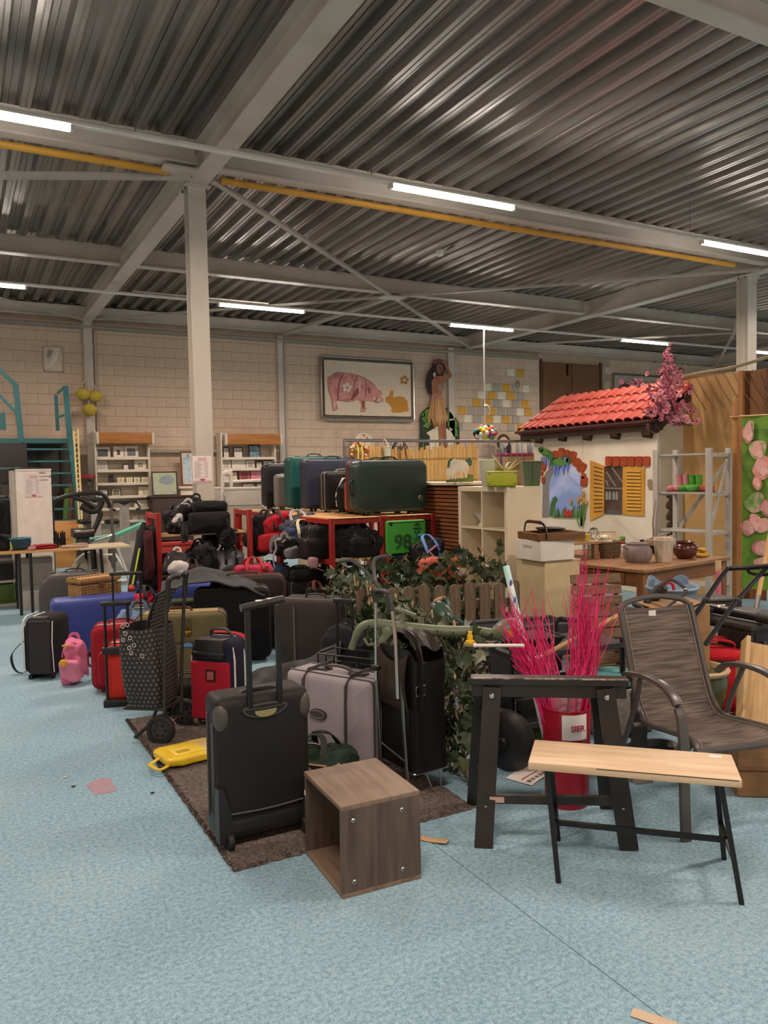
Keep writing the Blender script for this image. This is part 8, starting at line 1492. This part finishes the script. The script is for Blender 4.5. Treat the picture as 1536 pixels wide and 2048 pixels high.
# paintings leaning on the wall
a, b = pl(305, 991, 15.7), pl(356, 991, 15.7); z_ = pl(330, 991, 15.7).z; ht = pl(330, 943, 15.7).z-z_
t = thing('side_cabinet', 'dark low cabinet below the landscape painting by the wall', 'cabinet', (a.x, 15.5, 0)); obj('carcass', MB().rb(-.05, 0, 0, .75, .5, z_-.03, .008), mat('3a2620', 'wood', .5), t); obj('top', MB().rb(-.08, -.03, z_-.03, .78, .52, z_-.002, .006), mat('4a3026', 'woodx', .5), t)
framed('painting', 'landscape painting with a pale green tree in thin black frame', 'painting', ((a.x+b.x)/2, 15.7, z_), b.x-a.x, ht, Fc['k'], 'a9b08c', '8c9aa0', 0, 5, .02, None, 0, 'e8e0d2', 3.0, sub=[(.05, ht*.45), (.15, ht*.5), (.2, ht*.7), (.1, ht*.85), (-.05, ht*.8), (-.12, ht*.6), (-.03, ht*.5)])
a, b = pl(363, 972, 15.9), pl(390, 972, 15.9); z_ = pl(376, 972, 15.9).z
framed('painting', 'tall wooden-framed watercolour partly hidden by the pillar', 'painting', ((a.x+b.x)/2, 15.9, z_), b.x-a.x, pl(376, 902, 15.9).z-z_, Fc['b'], 'b9c6cc', '5c7a94', 0, 5, .035, None, .03, 'd8c8b8', 6.0)
t = thing('painting_ledge', 'low ledge carrying the tall watercolour behind the pillar', 'shelf', (a.x-.1, 15.75, 0)); obj('board', MB().rb(0, 0, z_-.05, .6, .3, z_-.002, .004), m_su, t); obj('support', MB().rb(.05, .05, 0, .55, .28, z_-.05, .004), m_su, t)
# pillar price list and white cabinet price list
m_pp = plas('efe4de', .7); m_pk_ = plas('c2406f', .7); m_gy = plas('a89aa0', .7)
def price_list(parent, w, h, y):
    obj('sheet', MB().box(-w/2, y, 0, w/2, y+.002, h), m_pp, parent)
    for k in range(2): obj('heading', MB().box(-w*.22, y-.001, h*(.90-.06*k), w*.22, y, h*(.925-.06*k)), plas('d07f98', .7), parent)
    rows = MB(); rows.flat = True
    for k in range(14):
        z = h*(.74-.042*k); rows.box(-w*.40, y-.001, z, -w*(.40-.42*(.6+.4*math.sin(k*2.3)**2)), y, z+h*.012); rows.box(w*.15, y-.001, z, w*.28, y, z+h*.012)
    obj('printed_rows', rows, m_gy, parent, kind='stuff'); obj('table_rule', MB().box(w*.10, y-.001, h*.16, w*.108, y, h*.78).box(-w*.42, y-.001, h*.79, w*.36, y, h*.796), m_gy, parent, kind='stuff')
    obj('ground_line', MB().prism([(-w*.46, h*.035), (w*.46, h*.035), (w*.46, h*.06), (w*.2, h*.05), (0, h*.062), (-w*.2, h*.05), (-w*.46, h*.055)], y-.0015, y-.0005), m_pk_, parent)
    obj('tree_print', MB().prism([(-.008*w/.2, h*.05), (.008*w/.2, h*.05), (.006*w/.2, h*.09), (.03*w/.2, h*.10), (.028*w/.2, h*.13), (0, h*.145), (-.028*w/.2, h*.13), (-.03*w/.2, h*.10), (-.006*w/.2, h*.09)], y-.0015, y-.0005), m_pk_, parent)
fy_ = 8.35-.0925; a, b = pl(385, 938, fy_), pl(424, 938, fy_); z0, z1 = pl(404, 965, fy_).z, pl(404, 912, fy_).z
t = thing('price_list', 'printed price list with pink tree border taped on the grey pillar', 'notice', ((a.x+b.x)/2, fy_-.003, z0)); price_list(t, b.x-a.x, z1-z0, 0)
yC = 10.9; a, b = pl(33, 1000, yC), pl(104, 1000, yC); zc = pl(68, 937, yC).z; w_ = b.x-a.x
t = thing('white_cabinet', 'tall white cabinet with a price list on its front, behind the left table', 'cabinet', ((a.x+b.x)/2, yC, 0)); obj('body', MB().rb(-w_/2-.05, .03, 0, w_/2-.02, .5, zc-.02, .006), mat('b8b0a6', 'plain', .5), t); obj('front', MB().rb(-w_/2, 0, .05, w_/2, .03, zc-.03, .006), mat('ede4da', 'plain', .45), t); obj('front_cap', MB().rb(-w_/2-.006, -.01, zc-.035, w_/2+.006, .05, zc-.005, .008), mat('f0e8de', 'plain', .4), t); obj('top', MB().rb(-w_/2-.06, -.0, zc-.005, w_/2-.06, .52, zc+.01, .004), m_blk2, t)
s_ = thing('price_list', 'faded price list with pink tree border on the white cabinet', 'notice', (pl(67, 972, yC).x, yC-.003, pl(67, 996, yC).z)); price_list(s_, pl(86, 972, yC).x-pl(48, 972, yC).x, pl(67, 948, yC).z-pl(67, 996, yC).z, 0)
hw = MB()
for k, (x0, x1) in enumerate(((0, .08), (.12, .2), (0, .14), (.0, .1), (.13, .19))): hw.tube([(x0+(x1-x0)*q/8, 0, -.045*(k if k < 2 else k-1)+.008*math.sin(q*2.3+k)) for q in range(9)], .0035, 4)
obj('handwriting', hw, m_blk2, t, (pl(78, 946, yC).x-t.location.x, -.003, pl(78, 946, yC).z), kind='stuff')
# teal steel stair and landing
m_te = mat('316c70', 'plain', .45, '2b6064', 3); ys = 15.2
def sp(u, v, y=ys): q = pl(u, v, y); return (q.x, q.z)
t = thing('steel_stair', 'teal steel open stair with landing and handrails in the left corner', 'stair', (0, ys, 0))
def bar(pts, w=.06, d=.05, y=0.0, name='stringer'):
    m = MB().sweep([(a_, y, b_) for a_, b_ in pts], [(-w/2, -d/2), (w/2, -d/2), (w/2, d/2), (-w/2, d/2)], up=(.05, 0, 1) if abs(pts[0][1]-pts[-1][1]) < .3 else (1, 0, 0)); m.flat = True; return obj(name, m, m_te, t)
bar([sp(131, 772), sp(140, 880), sp(160, 1050), sp(168, 1100)], .09, .06); bar([sp(46, 885), sp(40, 1000), sp(34, 1110)], .07, .06)
for k in range(9):
    v = 897+24.3*k; a_, b_ = sp(48, v), sp(136+2.3*k, v); m = MB().rb(a_[0], -.10, a_[1]-.035, b_[0], .10, a_[1], .004, 1); obj('tread', m, m_te, t)
a_, b_ = sp(-40, 876), sp(134, 876); obj('landing', MB().rb(a_[0], -.02, a_[1]-.09, b_[0], .9, a_[1], .005, 1), mat('2f5f60', 'plain', .5), t)
bar([sp(31, 768), sp(43, 886)], .09, .06, 0, 'post'); bar([sp(-40, 700), sp(33, 772)], .07, .05, 0, 'handrail'); bar([sp(-40, 750), sp(34, 827)], .05, .04, 0, 'midrail')
bar([sp(118, 784), sp(122, 858)], .06, .05, .5, 'post'); bar([sp(118, 784), sp(131, 773)], .05, .04, .25, 'handrail'); bar([sp(119, 833), sp(132, 828)], .04, .03, .25, 'midrail'); bar([sp(0, 842), sp(12, 842)], .3, .05, .1, 'gusset')
t = thing('dark_board', 'dark rectangular board standing before the teal stair', 'board', (pl(26, 970, 14.9).x, 14.9, 0)); obj('panel', MB().rb(-.24, 0, pl(26, 965, 14.9).z, .24, .03, pl(26, 886, 14.9).z, .004), plas('26211f', .7), t); obj('legs', MB().box(-.22, 0, 0, -.18, .03, pl(26, 965, 14.9).z).box(.18, 0, 0, .22, .03, pl(26, 965, 14.9).z), plas('26211f', .7), t, kind='stuff')
t = thing('gloom_partition', 'dark brown partition, gloom put into its colour, beneath the stair landing', 'partition', (pl(90, 950, 15.9).x, 15.95, 0)); obj('panel', MB().rb(-.9, 0, 0, .62, .04, 2.25, .004), mat('4a423c', 'plain', .8), t); obj('batten', MB().rb(-.1, -.03, 0, -.02, 0, 2.25, .004).rb(.28, -.03, 0, .34, 0, 2.25, .004), mat('3a342f', 'plain', .8), t, kind='stuff')  # dark colour puts in the gloom behind the open treads
for i, (u0, u1, v0, v1, c) in enumerate(((116, 125, 975, 1040, '5f8a2c'), (122, 134, 965, 1040, '6f4a30'), (136, 146, 970, 1045, '5a3a24'), (129, 136, 985, 1040, '8a9a4a'))):
    a_ = pl(u0, v1, 15.6); b_ = pl(u1, v1, 15.6); t = thing('stored_plank', ('green plank leaning under the stair', 'brown plank leaning under the stair, beside the green one', 'dark brown plank under the stair near the ladder', 'olive plank under the stair between brown ones')[i], 'plank', (a_.x, 15.6+.05*i, 0), 0, None, (-4, 6, 0)); obj('board', MB().rb(0, 0, 0, b_.x-a_.x, .03, pl(u0, v0, 15.6).z, .003), mat(c, 'wood', .6), t)
a_, b_ = pl(106, 1060, 15.0), pl(152, 1060, 15.0); t = thing('wooden_chest', 'light pine chest standing at the foot of the teal stair', 'chest', ((a_.x+b_.x)/2, 15.0, 0)); obj('body', MB().rb(-.26, 0, 0, .26, .35, pl(130, 1042, 15).z, .006), mat('c08a4a', 'woodx', .5, 'a87238', 1), t); obj('knot', MB().lathe([(0, 0), (.012, 0), (0, .004)], 10, Tm((.05, -.001, .5), (90, 0, 0))), plas('5a3a1c'), t)
# ladder with many rungs
P0, P1, P2, P3 = sp(147, 862, 15.0), sp(160, 1085, 15.0), sp(155.5, 858, 15.0), sp(164, 1085, 15.0)
t = thing('rung_ladder', 'narrow pale wooden ladder with many rungs leaning beside the teal stair', 'ladder', (0, 15.0, 0)); mlw = mat('dcc68f', 'plain', .5, 'cdb478', 4)
for A_, B_ in ((P0, P1), (P2, P3)): m = MB().sweep([(A_[0], 0, A_[1]), (B_[0], -.1, B_[1])], [(-.015, -.015), (.015, -.015), (.015, .015), (-.015, .015)], up=(1, 0, 0)); m.flat = True; obj('rail', m, mlw, t)
for k in range(22): q = (k+.5)/22; obj('rung', MB().tube([(P0[0]+(P1[0]-P0[0])*q, -.1*q, P0[1]+(P1[1]-P0[1])*q), (P2[0]+(P3[0]-P2[0])*q, -.1*q, P2[1]+(P3[1]-P2[1])*q)], .012, 6), mlw, t)
p = pl(177, 953, 15.9); t = thing('wall_bracket', 'red wall bracket above a grey socket on the wall post', 'bracket', p); obj('bar', MB().rb(-.15, -.03, -.03, .12, .03, .03, .006), plas('b02c34', .5), t); obj('arm', MB().box(-.02, .02, -.02, .02, .3, .02), plas('7a2028', .5), t)
p = pl(179, 964, WY-.12); t = thing('wall_socket', 'grey double wall socket below the red bracket', 'socket', (p.x, WY-.125, p.z)); obj('plate', MB().rb(-.045, -.02, -.07, .045, .02, .07, .008), plas('b8b0a6', .5), t); obj('inset', MB().lathe([(0, 0), (.025, 0), (.028, .006), (0, .006)], 14, Tm((0, -.02, .03), (90, 0, 0))), plas('6a645c'), t)
# ------------------------------------------------------------------ left table and fitness machines
yt = 9.95; zt = .745; a_, b_ = pl(-60, 1100, yt), pl(262, 1090, yt); mlt = mat('c9a06a', 'woodx', .5, 'b58a54', .8)
t = thing('trestle_table', 'plain wooden table top on thin black trestle legs at the left edge', 'table', (a_.x, yt, 0)); TL = b_.x-a_.x
obj('top', MB().rb(0, 0, zt-.028, TL*.66, .62, zt, .003, 1), mlt, t); obj('top_extension', MB().rb(TL*.66, .02, zt-.03, TL, .60, zt-.004, .003, 1), mat('d8c8a8', 'woodx', .5), t)
for x in (.50, .62, TL*.74, TL*.80):
    for y in (.05, .55): m = MB().sweep([(x, y, zt-.03), (x+(.03 if x > 1 else -.0), y+(-.03 if y < .3 else .03), 0)], [(-.016, -.016), (.016, -.016), (.016, .016), (-.016, .016)], up=(1, 0, 0)); m.flat = True; obj('leg', m, m_blk, t)
def ont(u, y): return Vector((pl(u, 1090, y).x, y, zt+.001))
t = thing('lunch_bag', 'blue and black cool bag with yellow tag on the left table', 'bag', ont(40, 10.15), 6); obj('body', MB().blob(.24, .18, .15, .5, .012, 2, 22, 12), fab('2f4a5c', '1c2a34'), t); obj('rim', MB().tube([(.12*math.cos(rad(a)), .085*math.sin(rad(a)), .135) for a in range(0, 360, 20)], .010, 6, True), fab('4f93a8'), t); obj('yellow_tag', MB().rb(-.115, -.07, .02, -.08, -.055, .11, .004), plas('c2cc3a', .5), t)
t = thing('black_bag', 'black bag at the left end of the table, cut by the frame edge', 'bag', ont(-2, 10.2), 0); obj('body', MB().blob(.26, .2, .2, .6, .02, 4, 20, 12), fab('1d1c1d'), t); obj('strap', MB().strap(smooth([(-.08, -.1, .1), (0, -.12, .2), (.08, -.1, .1)], 5), .03, .006, up=(0, 0, 1)), m_blk, t)
t = thing('folded_cloth', 'folded red cloth with dark trim on the left table', 'cloth', ont(88, 10.15), 8); obj('cloth', MB().blob(.30, .2, .055, .5, .015, 6, 24, 10), fab('b02a38', '8a1c28'), t); obj('trim', MB().strap(smooth([(-.13, -.09, .03), (0, -.105, .045), (.13, -.09, .04)], 5), .02, .006, up=(0, 0, 1)), m_blk, t)
t = thing('pink_bundle', 'small pink bundle beside the folded red cloth', 'cloth', ont(64, 9.99), 0); obj('roll', MB().blob(.09, .07, .05, .6, .01, 7, 16, 10), fab('c98a8c'), t); obj('flap', MB().blob(.05, .06, .03, .6, .006, 8, 12, 8, z0=.035), fab('b9787c'), t)
for i, u in enumerate((113, 126)):
    t = thing('glove', ('black glove standing upright on the left table, nearer the cabinet', 'black glove standing upright on the left table, nearer the treadmill')[i], 'glove', ont(u, 10.2)); obj('palm', MB().blob(.07, .05, .15, .6, .006, 9+i, 16, 12), fab('1b1a1c'), t)
    for k in range(3): obj('finger', MB().tube([(-.02+.02*k, 0, .12), (-.024+.022*k, 0, .20-.015*abs(k-1))], [.012, .008], 8), fab('1b1a1c'), t)
t = thing('loose_cloths', 'pale crumpled cloth strip lying along the table edge', 'cloth', ont(150, 10.05)); obj('cloth', MB().blob(.32, .10, .035, .5, .012, 10, 22, 8), fab('c2a894'), t); obj('fold', MB().blob(.18, .08, .03, .5, .01, 11, 16, 8, z0=.02, T=Matrix.Translation((.06, 0, 0))), fab('b09680'), t)
T0 = Vector((pl(165, 1085, 11.3).x, 11.3, 0)); G2 = lambda u, v, y=11.3: pl(u, v, y)-T0
t = thing('treadmill', 'black folding treadmill with arched handle bar behind the left table', 'treadmill', T0); mtd = plas('2a2625', .35)
obj('arch_bar', MB().tube(smooth([G2(106, 1080), G2(104, 1015), G2(112, 1000), G2(145, 990), G2(190, 986), G2(210, 992), G2(221, 1015)], 6), .030, 10), mtd, t); obj('arch_leg', MB().tube(smooth([G2(221, 1012), G2(224, 1040), G2(227, 1085)], 4), .022, 8), m_steel, t)
obj('console_arm', MB().tube(smooth([G2(145, 994), G2(170, 1002), G2(198, 1022), G2(199, 1035), G2(184, 1068)], 6), .036, 10), mtd, t); obj('console', MB().tube(smooth([G2(162, 1012), G2(180, 1022), G2(196, 1018), G2(204, 1000)], 5), .045, 10), m_blk2, t)
obj('motor_cover', MB().rb(-.13, -.15, .78, .14, .15, .90, .02), mtd, t); obj('cover_trim', MB().rb(-.12, -.155, .85, .13, -.145, .885, .004), m_chrome, t); obj('base_rail', MB().tube(smooth([G2(228, 1050), G2(226, 1068), G2(200, 1078), G2(170, 1086)], 5), .018, 8), m_chrome, t); obj('deck', MB().rb(-.3, -.2, .02, .35, .5, .16, .02), mtd, t); obj('riser', MB().rb(-.08, -.1, .15, .08, .1, .80, .02), mtd, t); obj('deck_upright', MB().tube([G2(106, 1075), (G2(106, 1075).x, 0, .1)], .022, 8).tube([G2(227, 1080), (G2(227, 1080).x, 0, .1)], .022, 8), m_steel, t)
for i, (u, y, c) in enumerate(((253, 13.2, 'a8a098'), (196, 13.6, 'b8b0a8'))):
    P_ = Vector((pl(u, 1150, y).x, y, 0)); zt_ = pl(u, 1010 if i == 0 else 1005, y).z
    t = thing('exercise_bike', ('grey exercise bike post with black horn handlebar before left shelf unit', 'silver exercise bike with black handlebars behind the treadmill arch')[i], 'exercise bike', P_)
    obj('post', MB().rb(-.07, -.04, .3, .07, .04, zt_, .01), plas(c, .45), t); obj('foot', MB().prism([(-.2, 0), (.2, 0), (.08, .45), (-.08, .45)], -.06, .06), plas(c, .5), t)
    for sx in (-1, 1): obj('handlebar', MB().tube(smooth([(0, 0, zt_+.02), (sx*.08, -.03, zt_+.06), (sx*.18, -.08, zt_+.05), (sx*.22, -.14, zt_-.04), (sx*.16, -.16, zt_-.08)], 5), .022, 8), m_blk, t)
    obj('console', MB().rb(-.07, -.05, zt_+.02, .07, .04, zt_+.09, .015), m_blk2, t); obj('flywheel', MB().lathe([(0, -.05), (.22, -.05), (.25, -.02), (.25, .02), (.22, .05), (0, .05)], 24, Tm((-.15, .25, .35), (90, 0, 90))), plas('4a4644', .4), t); obj('seat', MB().blob(.24, .26, .09, .6, .005, 3, 16, 8, z0=.8, T=Matrix.Translation((-.1, .6, 0))), m_blk, t); obj('seat_post', MB().tube([(-.1, .6, .82), (-.1, .45, .2)], .025, 8), m_steel, t)
    obj('frame_bar', MB().tube([(0, .0, .35), (-.1, .5, .25), (-.1, .8, .05)], .03, 8), plas(c, .4), t)
a_ = pl(185, 1075, 12.2); t = thing('sit_up_bench', 'mint green padded bench with white frame beyond the treadmill', 'bench', (a_.x, 12.2, 0)); zb = a_.z; m = MB().sweep([(-.25, 0, zb-.05), (.35, 0, zb+.02), (.80, 0, zb+.20)], [(-.02, -.13), (.02, -.13), (.02, .13), (-.02, .13)], up=(0, 0, 1)); obj('pad', m, mat('6fc0a4', 'plain', .5, '5dae92', 3), t)
obj('frame', MB().tube([(-.2, 0, zb-.08), (.1, -.1, .02), (.5, -.1, .02), (.3, 0, zb-.05)], .022, 8).tube([(.1, .1, .02), (.5, .1, .02)], .022, 8), m_white, t); obj('roller', MB().tube([(.80, -.16, zb+.20), (.80, .16, zb+.20)], .03, 10), m_blk, t)
t = thing('step_frame', 'white tubular step frame with red pads on the blue floor', 'frame', (pl(215, 1118, 12.4).x, 12.4, 0), -12); obj('frame', MB().tube([(-.2, 0, .42), (.12, 0, .42), (.26, -.1, .16), (-.06, -.1, .16)], .022, 8, True).tube([(-.06, -.1, .16), (-.1, -.1, 0)], .02, 8).tube([(.26, -.1, .16), (.3, -.1, 0)], .02, 8).tube([(-.2, 0, .42), (-.22, .1, 0)], .02, 8), m_white, t); obj('red_pad', MB().rb(-.24, .02, .28, -.08, .1, .44, .02), plas('a8323a', .5), t)
p = flo(142, 1165); t = thing('floor_fan', 'cream round fan housing under the left table', 'fan', (p.x, 10.6, 0)); obj('housing', MB().lathe([(.05, -.08), (.2, -.08), (.26, -.03), (.26, .04), (.2, .08), (.05, .08)], 28, Tm((0, 0, .38), (90, 0, 20))), mat('d8cfbc', 'plain', .4), t); obj('grille', MB().lathe([(0, -.01), (.17, -.01), (.17, .01), (0, .01)], 24, Tm((-.05, -.08, .38), (90, 0, 20))), plas('4a3a30', .5), t); obj('foot', MB().rb(-.16, -.12, 0, .16, .12, .14, .02), mat('d8cfbc', 'plain', .4), t)
p = flo(72, 1215); t = thing('grey_panel_box', 'grey box standing in for the shaded lower part of the white cabinet', 'box', (pl(72, 1150, 10.35).x, 10.35, 0)); obj('box', MB().rb(-.19, 0, 0, .19, .3, .62, .006), mat('a89f97', 'plain', .6), t); obj('seam', MB().box(-.19, -.002, .3, .19, 0, .304), plas('7a726a'), t)  # grey colour puts in the shade on the white cabinet's lower part
# dark clutter rack at the far left edge
yq = 11.6; a_ = pl(-30, 1000, yq); b_ = pl(40, 1000, yq)
t = thing('clothes_rack', 'dark rack with hanging black bags and teal straps, cut by left frame edge', 'rack', (a_.x, yq, 0)); RWd = b_.x-a_.x
for x in (0, RWd): obj('post', MB().tube([(x, 0, 0), (x, 0, 1.75)], .018, 8), m_te, t)
for z in (1.05, 1.35, 1.72): obj('rail', MB().tube([(0, 0, z), (RWd, 0, z)], .012, 8), m_te, t)
for i in range(4):
    s_ = thing('hanging_bag', ('black shoulder bag hanging on the dark rack, at its left end', 'black bag hanging second on the dark rack', 'dark grey bag hanging third on the dark rack', 'black bag hanging at the right end of the dark rack')[i], 'bag', (a_.x+RWd*(.12+.25*i), yq-.10, .84)); obj('body', MB().blob(.16, .16, .48, .6, .03, 20+i, 18, 14), fab(('1c1b1c', '222123', '2a2a30', '1a191a')[i]), s_); obj('strap', MB().strap([(-.04, 0, .44), (0, .09, .515), (.04, 0, .44)], .03, .006, up=(0, 1, 0)), m_blk, s_)
t = thing('crate_stack', 'white shelf with dark and green goods under the left table end', 'shelf', (pl(-5, 1150, 10.9).x, 10.75, 0)); obj('shelf', MB().rb(-.3, 0, .30, .22, .4, .33, .004).rb(-.3, 0, 0, .22, .4, .04, .004), mat('c9bdb0', 'plain', .6), t, kind='stuff'); obj('green_box', MB().rb(-.25, .02, .04, .18, .35, .28, .01), plas('4f6a24', .6), t); obj('dark_case', MB().rb(-.28, .02, .33, .18, .35, .58, .02), plas('2a2624', .6), t)
# white bed frame, plastic boxes behind the pillar
yw = 12.2; t = thing('tube_frame', 'white tubular frame with rounded top standing right of the pillar', 'frame', (0, yw, 0)); g3 = lambda u, v: pl(u, v, yw)
q = [g3(446, 1010), g3(445, 955), g3(449, 946), g3(458, 946), g3(462, 955), g3(464, 1110)]; obj('post', MB().tube(smooth([(p.x, 0, p.z) for p in q], 5), .030, 8), m_white, t)
for v0, v1 in ((963, 960), (985, 982)): a_, b_ = g3(462, v0), g3(532, v1); obj('rail', MB().tube([(a_.x, 0, a_.z), (b_.x, 0, b_.z)], .022, 8), m_white, t)
a_ = g3(530, 950); obj('post', MB().tube([(a_.x, 0, 0), (a_.x, 0, a_.z)], .028, 8), m_white, t); a_ = g3(446, 1010); obj('post_lower', MB().tube([(a_.x, 0, 0), (a_.x, 0, a_.z)], .028, 8), m_white, t)
for i, (u0, u1, v0, v1, y) in enumerate(((466, 530, 975, 1012, 11.6), (420, 446, 975, 1012, 12.6))):
    a_, b_ = pl(u0, v1, y), pl(u1, v1, y); t = thing('storage_bin', ('translucent white storage bin with lid behind the long rack', 'white storage bin behind the pillar foot')[i], 'bin', (a_.x, y, 0)); w_ = b_.x-a_.x; z0, z1 = a_.z, pl(u0, v0, y).z
    obj('tub', MB().rb(0, 0, z0, w_, .4, z1-.03, .03, 2), mat('ddd2c6', 'plain', .3), t); obj('lid', MB().rb(-.02, -.02, z1-.04, w_+.02, .42, z1, .012), mat('e6ddd2', 'plain', .3), t); obj('stand', MB().rb(.03, .03, 0, w_-.03, .37, z0, .005), mat('b8ab98', 'plain', .6), t)
t = thing('lime_bin', 'lime green plastic bin seen through the left red shelf', 'bin', (pl(440, 1090, 9.8).x, 9.8, 0)); obj('tub', MB().lathe([(0, 0), (.16, 0), (.21, .42), (.22, .45), (.20, .45), (.15, .02), (0, .02)], 24), plas('7cb83c', .4), t); obj('rim', MB().tube([(.215*math.cos(rad(a)), .215*math.sin(rad(a)), .45) for a in range(0, 360, 15)], .012, 6, True), plas('8cc44a', .4), t)
t = thing('red_crate', 'red plastic crate on the floor behind the left red shelf', 'crate', (pl(345, 1075, 10.2).x, 10.2, 0)); obj('tub', MB().rb(-.2, -.15, 0, .2, .15, .75, .02), plas('a82c2a', .5), t); obj('rim', MB().rb(-.22, -.17, .70, .22, .17, .75, .01), plas('b83832', .5), t)
a_ = pl(640, 912, 11.0); t = thing('cardboard_box', 'pale cardboard box top behind the teal suitcase', 'box', (a_.x, 11.0, 0)); obj('box', MB().rb(-.26, 0, 0, .26, .35, a_.z, .004), mat('cbb38c', 'plain', .8), t); obj('flap', MB().rb(-.26, -.10, a_.z-.005, .26, 0, a_.z+.004, .003), mat('d6c09a', 'plain', .8), t)
